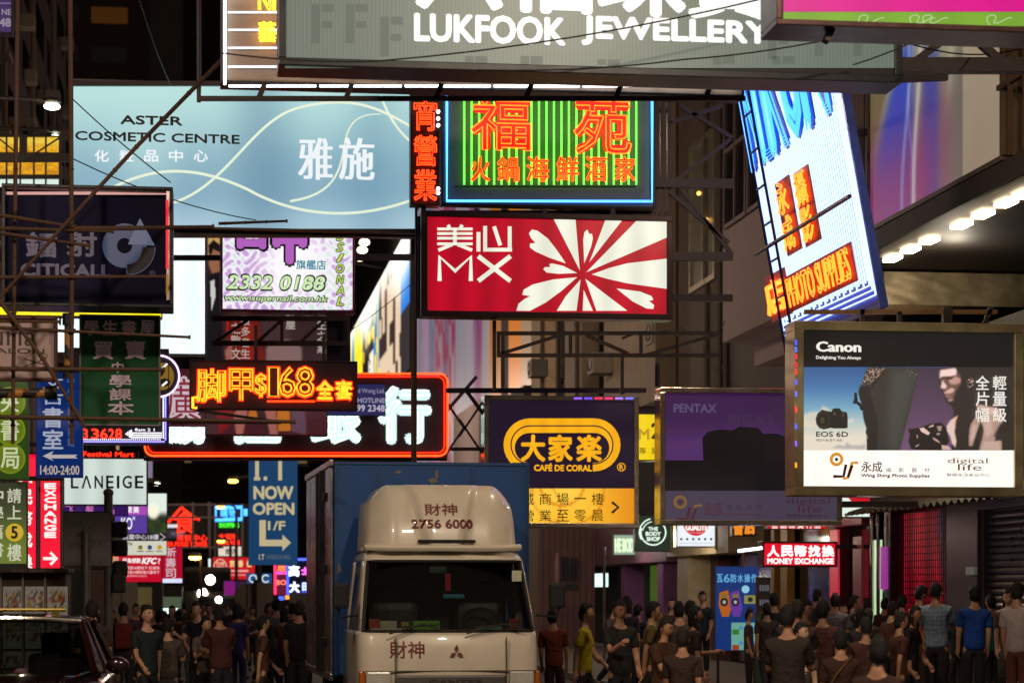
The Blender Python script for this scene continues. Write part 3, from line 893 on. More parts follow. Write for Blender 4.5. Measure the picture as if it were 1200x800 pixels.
s.line(bez((180,242),(262,236),(290,140),(352,126))+bez((352,126),(410,112),(440,124),(484,150))[1:], 3.0, cream, 'ribbon', 2)
s.line(bez((446,112),(456,140),(470,158),(484,168)), 2.8, cream, 'ribbon', 1)
s.line(bez((340,236),(440,222),(370,132),(446,134)), lambda t: 2.8-1.6*t, cream, 'ribbon', 3)
put = s.mb('lettering', wht)
for ch, x0, x1 in (('雅',349,390), ('施',397,439)):
    s.text(ch, x0, 162, x1, 211, wht, 0, 4, boldx=.022, part='large_lettering')
s.beam((85, 99), (487, 99), .06, -.04); s.beam((85, 271), (489, 271), .10, .2, mat=D((70,56,56), .5))
s.beam((83, 180), (-230, 180), .1, .3); s.beam((83, 240), (-230, 240), .1, .3)
s.tube([(297,101.5),(330,100.5)], E((255,220,190), 1.2), .02, .03, 'top_glow')
s.done()

# --- late-night neon, red on black
s = Sign('late_night_sign', 'narrow black sign with three red neon characters beside the hotpot sign', 'neon sign', 28.6, 481, 108, 515, 241, .2, None, DARK, 3, .02, body=P(26,18,20))
for ch, y0, y1 in (('宵',119,154), ('營',160,195), ('業',200,236)):
    s.neon(ch, 485, y0, 511, y1, E((255,50,14), 5.0), .009, .06)
MBv = s.mb('white_bulb', E((255,236,246), 4))
for y in (132, 140, 148, 222, 227): MBv.ball((s.pt(513, y)[0], -.05, s.pt(513, y)[1]), .025)
s.beam((497,241),(497,262), .06)
s.done()

# --- hotpot restaurant neon
s = Sign('hotpot_sign', 'blue-framed neon sign with big red characters over green tubes', 'neon sign', 29.5, 517, 100, 768, 242, .25, None, DARK, 3, .02, body=D((98,102,98), .45, 0, .2, 4))
s.tube([(523,104),(523,236.5),(763,237),(763,104)], BLUE_N, .018, .07)
for k in range(24):
    x = 543.5+k*8.75
    s.tube([(x,106),(x,217)], E((90,255,60), 3.6), .011, .05)
for (ch, x0, y0, x1, y1) in (('福',551,113,621,178), ('苑',671,114,738,183)):
    s.neon(ch, x0, y0, x1, y1, E((255,110,30), 3.0), .010, .11)
    s.text(ch, x0, y0, x1, y1, E((255,22,8), 1.3), .045, 20, part='red_character')
for ch, x0, x1 in (('火',551,573),('鍋',582,607),('海',616,642),('鮮',651,677),('酒',685,710),('家',719,743)):
    s.neon(ch, x0, 185, x1, 214, E((255,100,30), 2.6), .006, .09)
    s.text(ch, x0, 185, x1, 214, E((255,22,8), 1.2), .03, 18, part='red_character')
fr = s.mb('bracket', STEEL)
for xx in (532, 545): s.beam((xx, 219), (745, 219), .012, -.03)
for y in (212, 298): s.beam((768, y), (862, y), .11, .2)
for y in (347,): s.beam((785, y), (862, y), .09, .2)
for a, b in (((788,214),(860,160)), ((800,216),(862,296)), ((788,222),(858,282)), ((800,120),(862,158)), ((790,140),(850,120))): s.beam(a, b, .05, .2)
for x in (774, 780, 788): s.beam((x, 100), (x, 292), .045, .25)
for y in (125, 245): s.beam((517, y), (790, y), .05, .28)
s.done()

# --- red canteen sign with the white flower
s = Sign('flower_sign', 'crimson lightbox with white flower petals and two white characters', 'shop sign', 29.3, 494, 250, 788, 373, .3, EP((186,6,36), .92, 8, .22), D((52,22,34), .4, .3), 7, .035)
IV = EP((236,238,220), 1.0, 8, .14)
def z3(p): return (480+p[0]/3.334, 230+p[1]/3.334)
petals = [
 [(610,262),(575,210),(540,165),(500,135),(478,130),(466,145),(475,165),(492,182),(470,185),(470,200),(490,215),(545,240)],
 [(665,290),(563,90),(648,90)],
 [(682,262),(678,170),(683,140),(694,130),(702,148),(712,146),(716,165),(708,200)],
 [(702,258),(765,92),(832,92)],
 [(690,297),(890,92),(1008,92),(1008,160)],
 [(712,305),(780,280),(850,262),(1008,243),(1008,362),(850,340),(770,322)],
 [(808,360),(900,372),(945,390),(952,405),(935,408),(955,425),(952,440),(925,438),(870,410)],
 [(686,322),(850,447),(730,447)],
 [(680,365),(716,447),(676,447)],
 [(668,325),(652,447),(575,447),(610,390)],
 [(655,316),(590,372),(530,416),(470,447),(417,447),(425,420),(450,400),(472,390),(440,385),(445,365),(480,345),(560,325)],
 [(655,300),(600,272),(555,262),(545,266),(550,276),(528,277),(522,285),(535,298),(580,303)]]
for p in petals: s.poly([z3(q) for q in p], IV, 'petal', 1)
def zl(pts, w): s.line([z3(q) for q in pts], w, IV, 'lettering', 1)
for y in (128, 146, 164, 186): zl([(108,y),(246,y)], 3.2)
for q in ([(150,112),(156,124)], [(205,112),(199,124)], [(177,124),(177,190)]): zl(q, 4.2)
s.line([z3(q) for q in [(168,188),(112,211)]], 4, IV, 'lettering', 2); s.line([z3(q) for q in [(186,188),(244,211)]], 4, IV, 'lettering', 2)
zl([(269,140),(269,216)], 4.6); zl([(295,116),(295,216)], 4.6); s.line([z3(q) for q in [(290,209),(400,209)]], 4.4, IV, 'lettering', 2)
zl([(330,118),(354,192)], 4.6); zl([(391,118),(391,190)], 4.6); zl([(391,190),(391,205)], 4.6)
s.line([z3(q) for q in [(117,331),(117,236),(178,292),(239,236),(239,331)]], 5.0, IV, 'lettering', 1)
s.line([z3(q) for q in [(268,234),(394,331)]], 5.4, IV, 'lettering', 1); s.line([z3(q) for q in [(394,234),(268,331)]], 5.4, IV, 'lettering', 2)
for y in (388, 414): s.beam((585, y), (850, y), .05, .25)
for a, b in (((590,412),(660,390)), ((690,390),(740,412)), ((760,414),(850,388)), ((587,388),(587,414)), ((663,388),(663,440)), ((672,388),(672,412)), ((755,388),(755,412)), ((582,373),(582,455)), ((592,388),(592,452))): s.beam(a, b, .045, .25)
s.beam((733,414),(733,460), .04, .25); s.beam((733,394),(748,388), .03, .25)
for x in (489, 492): s.beam((x, 252), (x, 372), .03, .1)
for x in (560, 640, 720): s.beam((x, 243), (x, 250), .06, .12)
s.done()

# --- electronics sign, unlit
s = Sign('dark_blue_sign', 'unlit dark blue sign with a round arrow emblem behind bamboo poles', 'shop sign', 25, 4, 221, 203, 362, .35, None, D((26,26,30), .4, .3), 4, .22)
s.rect(6, 224, 201, 360, P(17,15,58, rough=.85), 'panel', 0)
s.rect(8, 225, 200, 228.5, E((226,170,160), .9), 'top_glow', 4)  # light caught on the top reveal, painted as a glowing strip
s.rect(5.5, 228, 8, 350, E((170,196,190), .9), 'side_glow', 4)
rl = s.mb('side_reflector', D((220,200,200), .25, .9))
(xa, za), (xb, zb) = s.pt(195.5, 354), s.pt(200, 228)
rl.box(xa, xb, -.2, -.01, za, zb)
s.rect(194.8, 238, 197.8, 318, E((255,20,46), 1.0), 'side_glow', 52); s.rect(195, 324, 197.5, 348, E((190,130,30), .6), 'side_glow', 52)  # coloured reflections in the right reveal, painted as glowing strips
GR = E((70,62,84), .7); GB = E((60,72,104), .7)  # lettering of the unlit sign glows in place of light on it
s.text('鐳', 30, 272, 67, 302, GR, .03, 2); s.text('射', 78, 270, 114, 301, GR, .03, 2)
s.text('CITICALL', 24, 309, 131, 325, GR, .06, 2)
o_ = [(146+26*math.cos(q*2*math.pi/36), 288+26*math.sin(q*2*math.pi/36)) for q in range(36)]
i_ = [(146+9*math.cos(q*2*math.pi/36), 288+9*math.sin(q*2*math.pi/36)) for q in range(36)]
s.ring(o_, i_, GB, 'emblem', 2)
s.poly([(164,256),(150,286.5),(181.5,288)], E((88,98,124), .8), 'emblem', 4)
arc = [(152+30*math.cos(R(a)), 290+32*math.sin(R(a))) for a in range(0, 100, 8)]; arc2 = [(150+17*math.cos(R(a)), 290+20*math.sin(R(a))) for a in range(0, 100, 8)]
s.poly(arc+arc2[::-1], P(30,26,40), 'emblem', 5); s.line(arc+[arc2[-1]], 1, GB, 'emblem', 6)
s.text('®', 175, 317, 182, 323, GR, 0, 2)
s.done()

# --- white lightbox and the yellow one under the dark blue sign
s = Sign('white_lightbox', 'blank glaring white lightbox between the green sign and the nail salon sign', 'lightbox', 40, 62, 262, 245, 415, .35, EP((226,246,252), 1.25, 6, .08), D((180,190,195), .4), 1.5, .02)
s.beam((180,273),(240,270), .05, -.1, mat=DARK); s.beam((62,300),(-60,300), .1, .2)
s.done()
s = Sign('yellow_lightbox', 'thin bright yellow lightbox strip under the dark blue sign', 'lightbox', 37, -10, 360, 190, 371, .3, EP((250,232,20), 1.2, 6, .1), DARK, 1, .02)
for x in (18, 42, 70, 98, 120, 155): s.beam((x, 371), (x, 380), .03, .1)
s.done()

# --- framed yellow window panels high at the left
s = Sign('yellow_billboard', 'glowing yellow billboard in a black frame below a street lamp at far left', 'billboard', 46, -22, 158, 71, 222, .35, None, DARK, 2, .05)
def autumn(u, w):
    c = mixc((240,180,20), (190,120,0), hsh(int(u*26+3*math.sin(w*9)), int(w*17)))
    c = mixc(c, (250,226,100), .6*smooth(.3, .0, abs(w-.1)))
    return c
s.picture(-20, 161, 70, 206, autumn, 50, 26, CA_(1.0), 'panel', 0)
s.rect(-20, 210, 70, 221, E((215,235,225), 1.0), 'white_strip', 0)
for x in (8, 24, 40, 54): s.beam((x, 160), (x, 222), .035, -.06)
s.beam((-20, 181), (71, 181), .05, -.06); s.beam((-20, 208), (71, 208), .08, -.06)
s.beam((40, 182), (71, 162), .03, -.09); s.beam((0, 164), (22, 182), .03, -.09)
s.beam((28, 160), (28, 181), .14, -.1)
s.beam((-20,176),(-150,176), .1, .2)
s.done()
s = Sign('purple_corner_sign', 'small purple sign cut by the upper left corner of the photo', 'shop sign', 30, -60, -40, 15, 39, .2, E((58,36,90), .9), P(50,36,66), 2, .02)
s.text('NE', 2, 11, 13, 18, E((150,140,160), .8), .03, 1); s.text('48', -1, 21.5, 13, 32, E((150,140,160), .8), .05, 1)
s.rect(-20, 3.5, 14, 5, E((130,110,150), .8), layer=1)
s.beam((-60,20),(-200,20), .08, .1)
s.done()

# --- magenta sign at the top right
s = Sign('magenta_sign', 'magenta and lime lightbox cropped by the top right edge, nearest of all signs', 'shop sign', 16.5, 908, -110, 1300, 37, .45, None, D((96,70,70), .3, .7), 7, .05)
s.rect(918, -100, 1290, 14, EP((206,0,132), 1.0, 6, .08), 'panel', 0)
s.rect(918, 14.3, 1290, 31, EP((120,170,50), .85, 6, .15), 'lower_band', 0)
for x in (1010, 1070, 1085, 1160):
    s.line(bez((x,30),(x-14,16),(x+16,14),(x+4,26))+bez((x+4,26),(x+10,32),(x+20,18),(x+26,22))[1:], .9, E((200,225,170), .9), 'scribble', 1)
s.beam((1300, 0), (1390, 0), .12, .2); s.beam((972,37),(978,40), .1, .1)
s.done()

# --- photo shop lightbox (the brightest at the right)
s = Sign('camera_advert', 'lit camera advert of a bare-shouldered man and a cliff in a polished metal frame', 'advert sign', 25.5, 930, 378, 1198, 581, .4, None, D((206,196,156), .32, .75, .45, 2.5, .2), 11, .05, body=CHROME)
def z7(x, y): return (900+x/3.077, 340+y/3.077)
s.rect(940.6, 385.5, 1189, 430, E((30,27,26), 1.0), 'header', 1)
cv = Canvas(940.6, 429.5, 1189, 527.5, 1.7)
cv.vgrad([(0,(46,88,142)),(.25,(66,116,168)),(.5,(120,168,194)),(.7,(190,204,196)),(.85,(230,218,198)),(1,(228,216,200))])
q2 = lambda *p: [(935+x/7.616, 425+y/7.616) for x, y in p]; q1 = lambda *p: [(1040+x/7.62, 425+y/7.62) for x, y in p]
n1 = cv.noise(2.2); n0 = cv.noise(.5)
m = cv.mask(q2((20,480),(100,440),(200,430),(220,380),(260,400),(300,440),(310,540),(200,570),(20,580)), 1.2); cv.put(m*(.45+.5*n1), (236,214,188))
m = cv.mask(q2((440,510),(500,495),(490,530),(450,535)), .8); cv.put(m*.6, (230,222,205))
m = cv.mask(q2((300,760),(360,730),(420,745),(430,710),(480,740),(560,740),(600,720),(600,770)), .9); cv.put(m*.6, (150,146,150))
cliff = q2((620,40),(600,100),(572,180),(547,230),(540,270),(562,340),(578,430),(583,480),(592,520),(612,580),(603,620),(630,670),(612,690),(618,800),(2000,800),(2000,40))
cv.poly(cliff, (50,47,44), .25)
m = cv.mask(q2((620,40),(600,100),(572,180),(547,230),(540,270),(562,340),(578,430),(592,520),(612,580),(620,800),(700,800),(720,560),(680,400),(640,260),(760,100),(790,40)), .8); cv.put(m*(.5+.5*n0), (28,24,22))
m = cv.mask(q2((622,44),(780,44),(750,90),(700,140),(640,190),(600,205),(560,206),(580,150)), .5); cv.put(m*np.clip((n0-.38)*4, 0, 1), (176,146,124)); cv.put(m*np.clip((.35-n1)*3, 0, 1), (50,38,32))
m = cv.mask(q2((600,210),(720,180),(700,300),(600,300)), 1.2); cv.put(m*np.clip((n0-.6)*4, 0, 1), (110,90,78))
cv.poly(q1((40,60),(270,60),(240,200),(100,780),(0,780),(0,400)), (70,72,66), 4, .8)
cv.poly(q2((500,268),(525,268),(530,300),(548,285),(556,330),(545,350),(570,372),(585,420),(560,425),(545,385),(520,365),(488,362),(502,320)), (26,22,26), .2)
cv.poly(q2((530,300),(546,290),(552,345),(536,350)), (110,160,190), .2)
pm = cv.mask(q1((292,40),(200,420),(108,790),(700,790),(700,40)), .6)
pt_ = np.clip((cv.Y-430)/97, 0, 1)[..., None]
cv.a = cv.a*(1-pm[..., None]) + ((1-pt_)*np.array((62,46,66.)) + pt_*np.array((112,80,112.)))*pm[..., None]
m = cv.mask(q1((148,60),(240,44),(300,80),(270,220),(230,150),(170,110)), .5); cv.put(m*np.clip((n0-.62)*6, 0, 1), (200,150,120))
cv.poly(q1((560,0),(1200,0),(1200,800),(560,800),(590,700),(600,600),(590,420),(560,360),(540,330),(600,300),(640,160)), (44,37,35), 1.6)
cv.poly(q1((460,140),(480,56),(600,30),(700,40),(780,120),(770,240),(720,330),(640,440),(560,370),(520,350),(505,300),(470,230),(462,180)), (44,37,35), .5)
cv.poly(q1((464,60),(600,44),(650,110),(655,190),(610,250),(585,340),(548,345),(512,300),(500,262),(482,230),(470,150)), (112,78,72), 1.0)
L = [((470,64),(600,46),(620,62),(612,112),(560,122),(505,120),(462,138)), ((545,128),(600,120),(655,140),(648,178),(600,196),(562,190),(545,165)), ((490,150),(515,190),(530,205),(520,232),(470,226),(478,200)), ((500,270),(540,236),(575,220),(602,240),(582,270),(520,278)), ((512,292),(580,286),(562,306),(526,306)), ((530,332),(570,318),(590,332),(560,346))]
for p, c in zip(L, ((244,214,204),(196,150,138),(238,204,194),(214,172,158),(160,116,108),(180,140,132))): cv.poly(q1(*p), c, .85)
cv.poly(q1((516,134),(590,128),(580,142),(540,152)), (50,34,32), .6); cv.poly(q1((470,140),(500,126),(560,124),(600,118),(598,125),(520,133),(480,148)), (70,48,44), .5)
m = cv.mask(q1((705,172),(738,120),(770,160),(762,204),(715,230)), .3); cv.put(m*np.clip((n0-.40)*5, 0, 1), (226,190,172))
cv.poly(q1((528,560),(560,512),(630,466),(606,520),(600,620),(616,700),(606,756),(575,720),(560,660),(526,600)), (226,196,182), .6)
cv.poly(q1((604,505),(632,462),(612,520),(604,600)), (236,150,110), .4)
arm = q1((790,380),(830,368),(870,386),(980,398),(1022,440),(1040,520),(1002,560),(985,640),(950,700),(1020,690),(1022,790),(815,790),(830,720),(850,620),(842,545),(830,530),(790,640),(760,740),(725,745),(728,600),(745,540),(782,490),(862,470),(800,430))
cv.poly(arm, (176,142,128), .7)
cv.poly(q1((800,392),(840,380),(960,408),(1000,450),(900,470),(860,430)), (214,180,166), 1.2); cv.poly(q1((850,500),(930,500),(940,620),(880,680),(860,600)), (200,168,152), 1.6); cv.poly(q1((760,560),(800,540),(770,680),(735,700)), (204,170,154), 1.0)
cv.poly(q1((846,548),(856,600),(840,690),(812,700),(826,600)), (60,42,38), .8); cv.poly(q1((950,650),(1000,560),(1060,520),(1060,690),(1000,690)), (48,38,36), 1.2); cv.poly(q1((860,700),(1000,695),(1010,780),(840,780)), (196,164,148), 1.0)
cv.poly(q1((182,592),(280,580),(390,540),(480,536),(522,580),(548,700),(500,790),(210,770),(188,700),(200,640)), (28,24,24), .4)
for p, c in ((((285,582),(322,576),(380,625),(362,646),(300,616)),(232,194,178)), (((400,660),(440,680),(472,710),(462,716),(410,686)),(196,156,146)), (((480,730),(540,740),(575,776),(486,776)),(206,170,158)), (((362,572),(410,544),(414,566),(372,580)),(206,172,160)), (((436,566),(486,560),(478,610),(452,606)),(170,136,124)), (((258,640),(274,646),(272,670),(262,680)),(190,150,140)), (((245,744),(284,722),(280,736),(252,750)),(200,164,150)), (((436,628),(468,628),(466,642),(438,642)),(180,150,140))): cv.poly(q1(*p), c, .35)
cv.poly(q2((158,500),(175,450),(215,418),(265,430),(300,436),(312,408),(370,404),(392,432),(436,440),(442,470),(442,580),(420,586),(280,582),(230,594),(190,580),(165,548)), (24,22,20), .2)
cv.ell(935+222/7.616, 425+508/7.616, 8.2, 9.4, (46,42,40), .25); cv.ell(935+222/7.616, 425+508/7.616, 6.6, 7.6, (16,16,16), .25); cv.ell(935+218/7.616, 425+512/7.616, 3, 4, (52,66,30), .7)
cv.poly(q2((316,440),(336,440),(336,470),(320,470)), (84,80,76), .3); cv.poly(q2((395,445),(412,445),(412,480),(395,480)), (70,60,56), .3)
cv.a += (cv.rs.rand(*cv.X.shape)[..., None]-.5)*7
s.sheet(cv, CA_(1.0), 'printed_picture', 1)
LW = E((240,236,226), 1.0); INKE = P(24,24,24)
s.rect(940.6, 527.4, 1189, 574, EP((250,244,236), 1.1, 6, .06), 'footer', 1)
s.text('Canon', 956, 400.3, 1009, 412.4, LW, .03, 3, boldx=.08); s.text('Delighting You Always', 956, 417, 1008.6, 422, LW, .03, 3, res=2)
for col_, x0 in (('全片幅', 1142), ('輕量級', 1162)):
    for k, ch in enumerate(col_): s.text(ch, x0, 440.5+18.7*k, x0+16, 457+18.7*k, LW, 0.012, 10)
s.text('EOS 6D', 956, 505.6, 993.5, 511.8, INKE, .03, 3); s.text('超全片幅 輕巧 強勁', 956, 514, 987, 517, INKE, 0, 3, res=1)
def shop_logo(k=1.0, ox=0, oy=0, orange=E((214,140,30), 1.0), dark=P(120,36,40)):
    s.ring([(980+ox+8*math.cos(q*.2618), 538+oy+8*math.sin(q*.2618)) for q in range(24)], [(980+ox+4.5*math.cos(q*.2618), 538+oy+4.5*math.sin(q*.2618)) for q in range(24)], orange, 'emblem', 3)
    s.disc(980+ox, 538+oy, 2, 2, dark, 'emblem', 3, 12)
    s.line([(976+ox,558+oy),(988+ox,558+oy),(991+ox,544+oy)], 3.4, dark, 'emblem', 4); s.line([(987+ox,560+oy),(993+ox,560+oy),(998+ox,542+oy),(1005+ox,542+oy)], 3.4, orange, 'emblem', 5); s.line([(993+ox,559+oy),(998+ox,545+oy)], 3.4, dark, 'emblem', 6)
shop_logo()
RB = P(128,48,36)
s.text('永成', 1009, 540.5, 1033.5, 553, RB, .01, 3)
for k, ch in enumerate('攝影器材'): s.text(ch, 1038+15*k, 548, 1044+15*k, 553, RB, 0, 3, res=2)
s.text('Wing Shing Photo Supplies', 1008.5, 555, 1089, 560, RB, .04, 3, res=2)
s.text('digital', 1110, 536.5, 1157, 544.5, P(224,190,150), 0, 3, res=2); s.text('life', 1122, 543.5, 1150, 551, P(224,190,150), 0, 4, res=2)
s.text('數碼生活產品中心', 1109, 554.5, 1160, 558, P(120,110,104), 0, 3, res=1)
# neon reflections in the frame's left edge, painted as glowing strips
for k, (y, cc) in enumerate(((402,(70,90,255)),(410,(80,110,255)),(418,(255,40,60)),(428,(255,30,50)),(436,(255,60,30)),(448,(90,90,255)),(462,(90,110,255)),(480,(255,70,60)),(500,(70,100,255)),(520,(120,90,255)),(545,(230,150,40)))):
    s.tube([(931,y-3),(931.5,y+3)], E(cc, 1.6), .012, .058, 'edge_glint')
s.beam((948, 363), (1175, 363), .05, .2, mat=D((130,100,70), .5, .4)); s.beam((1116,358),(1116,378), .1, .2); s.beam((1016,360),(1016,378), .05, .2); s.beam((1060,363),(1060,378), .05, .2); s.beam((1168,358),(1160,378), .05, .2)
s.beam((1198, 400), (1330, 400), .09, .2); s.beam((1198, 540), (1330, 540), .09, .2)
s.done()

# --- the dark camera advert behind it
s = Sign('purple_camera_advert', 'unlit purple camera advert with a camera on a dark horizon, half behind the lit one', 'advert sign', 29, 773, 455, 986, 615, .35, None, CHROME, 6, .05, body=CHROME)
def dusk(u, w):
    c = mixc((74,30,96), (104,58,138), smooth(.2, .9, w) + .25*math.sin(u*5+w*9)*smooth(.3,.7,w))
    c = mixc(c, (58,24,62), .6*smooth(.5, .9, u)); c = mixc(c, (130,64,110), .35*max(0, math.sin(w*26+u*4))*smooth(.5,0,u)*smooth(.35,.6,w))
    return c
s.picture(779, 461, 981, 541, dusk, 40, 26, CA_(.48), 'print_sky', 1)  # unlit print: the light on it is put into a faint glow
s.rect(779, 539, 981, 575, E((22,18,22), .8), 'print_hill', 2); s.rect(779, 574.5, 981, 609.5, E((92,80,104), .5), 'footer', 2)
s.poly([(824,541),(823,513),(829,506),(842,503),(858,504),(866,500),(888,501),(894,508),(912,508),(922,514),(924,541)], E((20,16,20), .8), 'print_product', 3)
s.poly([(896,520),(905,511),(925,511),(934,522),(934,541),(896,541)], E((24,19,24), .8), 'print_product', 4)
s.text('PENTAX', 789, 473, 839.5, 483.5, E((104,84,122), .7), .05, 3)
for k, ch in enumerate('即見誕生'): s.text(ch, 854+14.5*k, 486, 866+14.5*k, 497, E((84,66,90), .6), 0, 3, res=2)
shop_logo(1, -183, 50, E((150,110,60), .6), E((82,40,56), .7))
s.text('永成', 825, 588, 846, 600, E((84,44,60), .8), .01, 3)
for k, ch in enumerate('攝影器材'): s.text(ch, 851+11.5*k, 591, 858+11.5*k, 597, E((60,50,66), .8), 0, 3, res=2)
s.text('Wing Shing Photo Supplies', 825, 600.5, 890.5, 604, E((84,44,60), .8), .03, 3, res=2)
s.text('digital', 921, 583, 972, 592, E((84,44,60), .6), 0, 3, res=2); s.text('life', 935, 592, 962, 600, E((84,44,60), .6), 0, 3, res=2)
s.text('數碼生活產品中心', 922, 602, 970, 606, E((50,42,56), .6), 0, 3, res=1)
s.tube([(772,452),(772,425)], DARK, .03, -.1, 'post')
s.beam((986, 480), (1080, 480), .08, .2); s.beam((986, 590), (1080, 590), .08, .2)
s.done()

# --- fast-food sign in black and amber
s = Sign('amber_sign', 'black and amber restaurant lightbox with a gold oblong ring, above the truck roof', 'shop sign', 33, 567, 464, 748, 618, .35, None, CHROME, 5.5, .06, body=CHROME)
def z4(x, y): return (540+x/4, 440+y/4)
s.rect(573, 469.5, 744, 572, E((32,20,38), 1.0), 'panel', 1)
def amber(u, w):
    c = mixc((226,138,14), (250,186,40), smooth(0, .7, 1-abs(u-.45)*1.6))
    for cx, cy, r, k in ((.54,.06,.24,.5),(.28,.55,.20,.45),(.5,-.1,.14,.5)):
        dx, dy = (u-cx), (w-cy)*.26
        d = math.hypot(dx, dy)
        if d < r: c = mixc(c, (255,214,80), k*(1-d/r)+.1)
        elif d < r+.02: c = mixc(c, (206,104,8), .5)
    return c
s.picture(573, 572, 744, 614, amber, 80, 26, CA_(1.0), 'lower_panel', 1)
GO = EP((244,172,22), 1.05, 12, .10)
o1 = stadium(590, 490, 727, 552); o2 = stadium(598, 498, 719, 544); o3 = stadium(599.5, 499.5, 717.5, 542.5); o4 = stadium(603, 507, 714, 542)
s.ring(o1, o2, GO, 'emblem', 2); s.ring(o3, o4, GO, 'emblem', 2)
s.rect(600, 541.8, 694.5, 553.5, E((32,20,38), 1.0), 'panel', 4)
for ch, x0, x1 in (('大',610,639),('家',642,671),('楽',675,705)):
    s.text(ch, x0, 509, x1, 541, GO, .035, 5)
s.text('CAFÉ DE CORAL', 625.5, 542.5, 693.5, 552, GO, .045, 6)
s.ring([(728+5*math.cos(q*.314), 547+5*math.sin(q*.314)) for q in range(20)], [(728+4*math.cos(q*.314), 547+4*math.sin(q*.314)) for q in range(20)], GO, 'emblem', 2)
s.text('R', 725.8, 544.3, 730.4, 549.8, GO, .03, 2)
DKT = P(46,26,12)
for k, ch in enumerate('城商場一樓'): s.text(ch, 611.5+20.4*k, (583 if ch == '一' else 577.5), 625.5+20.4*k, (584.5 if ch == '一' else 591.5), DKT, 0, 3)
for k, ch in enumerate('營業至零晨'): s.text(ch, 611.5+20.4*k, 597, 625.5+20.4*k, 610.5, DKT, 0, 3)
s.line([(717,588),(724.5,594),(717,600.5)], 3, DKT, 'chevron', 3)
for k, cc in enumerate(((150,90,255),(110,80,255),(255,40,90),(255,50,120),(170,120,255),(120,120,255))):
    s.tube([(672+k*12,467),(681+k*12,467)], E(cc, 1.3), .014, .07, 'edge_glint')  # neon reflections in the top edge, painted as glowing strips
s.beam((525, 456), (760, 456), .07, .2); s.beam((642,456),(642,464), .05, .2); s.beam((548,456),(570,486), .05, .2)
s.beam((540,510),(567,470), .03, .2); s.beam((540,490),(567,530), .03, .2); s.beam((530,525),(567,525), .05, .2)
s.beam((748,480),(850,480), .08, .2); s.beam((748,600),(850,600), .08, .2)
s.done()

# --- yellow sign between the two
s = Sign('yellow_door_sign', 'small yellow lightbox peeping out right of the amber restaurant sign', 'shop sign', 40, 746, 484, 790, 540, .3, EP((240,206,16), 1.0, 6, .08), DARK, 1.5, .02)
s.text('M', 748, 502, 761, 515, E((190,150,30), 1.0), .05, 1); s.text('2', 763, 495, 774, 514, P(40,36,40), .04, 1)
s.text('專', 749, 524, 757, 532, P(120,96,20), 0, 1, res=2); s.text('業', 763, 524, 771, 532, P(120,96,20), 0, 1, res=2)
s.beam((790,500),(900,500), .07, .15)
s.done()

# --- nail salon, behind the cosmetics sign
s = Sign('nail_salon_sign', 'white and lilac floral lightbox with a telephone number and purple characters', 'shop sign', 36, 258, 225, 416, 366, .35, None, D((130,50,80), .4), 3, .03)
def floral(u, w):
    n_ = math.sin(u*44+3*math.sin(w*21))*math.sin(w*40+3*math.sin(u*25))
    c = (240,232,246)
    if n_ > .25: c = (196,160,210)
    if n_ < -.55: c = (206,228,214)
    g = smooth(.36, .05, abs(u-.55))*smooth(.4,.1,abs(w-.62))
    return mixc(c, (252,248,252), g)
s.picture(261, 228, 413, 363, floral, 110, 96, CA_(1.05), 'panel', 0)
PUR = E((176,96,186), 1.0); GRN = P(26,56,44); LG = E((206,236,176), 1.0)
for ch, x0, y0, x1, y1 in (('名',266,238,313,293), ('甲',318,238,361,311)):
    s.text(ch, x0-2, y0-2, x1+2, y1+2, GRN, .07, 1); s.text(ch, x0+1, y0+1, x1-1, y1-1, PUR, .045, 3)
s.text('旗艦店', 347, 304.5, 382, 316, E((30,130,150), 1.0), .02, 2)
s.text('2332 0188', 264, 321, 383, 341.5, GRN, .07, 1, shear=.2); s.text('2332 0188', 266, 323, 381, 339.5, LG, .025, 3, shear=.2)
s.text('www.supernail.com.hk', 262, 345, 385, 356, GRN, .10, 1, shear=.2); s.text('www.supernail.com.hk', 263.5, 346.2, 383.5, 354.8, LG, .02, 3, shear=.2)
for k, ch in enumerate('FESSIONAL'):
    y = 247+12.6*k
    s.text(ch, 393, y-1, 404, y+11, GRN, .10, 1, shear=.25); s.text(ch, 394, y, 403, y+10, E((190,214,90), 1.0), .02, 3, shear=.25)
s.beam((258,300),(160,300), .08, .2)
s.done()

# --- film poster behind
s = Sign('film_billboard', 'dark brown film poster of standing figures behind the $168 neon', 'billboard', 37.6, 240, 262, 384, 510, .25, None, D((60,46,42), .6), 1, .02)
q3 = lambda *p: [(240+x/5.161, 360+y/5.161) for x, y in p]
cv = Canvas(241, 263, 383.4, 509.4, 1.0, (58,36,36))
n1 = cv.noise(6); cv.put(n1*.5, (40,26,30))
cv.poly([(244,264),(258,264),(258,300),(244,300)], (196,160,96), .6); cv.poly([(244,296),(252,286),(258,290),(258,320),(250,324),(245,312)], (152,100,72), .8)
cv.poly([(244,288),(250,281),(259,288),(259,296),(250,292),(246,302)], (26,18,18), .5); cv.poly([(244,322),(258,318),(262,440),(242,440)], (24,20,24), .8); cv.poly([(246,330),(251,327),(253,346),(248,364)], (206,204,200), .5)
cv.poly(q3((130,60),(330,60),(345,200),(372,340),(118,340),(135,200)), (112,24,18), 1.5, .9); cv.poly(q3((240,100),(300,100),(300,330),(230,330)), (150,34,22), 2, .6)
cv.poly(q3((370,240),(430,210),(500,190),(585,240),(588,340),(370,340)), (128,98,96), 1.2); cv.poly(q3((330,-60),(480,-80),(520,190),(350,220)), (74,52,56), 3, .6)
cv.poly(q3((120,260),(160,220),(170,300),(130,330)), (150,96,80), .8); cv.poly(q3((130,70),(140,70),(142,150),(132,150)), (180,30,24), .4)
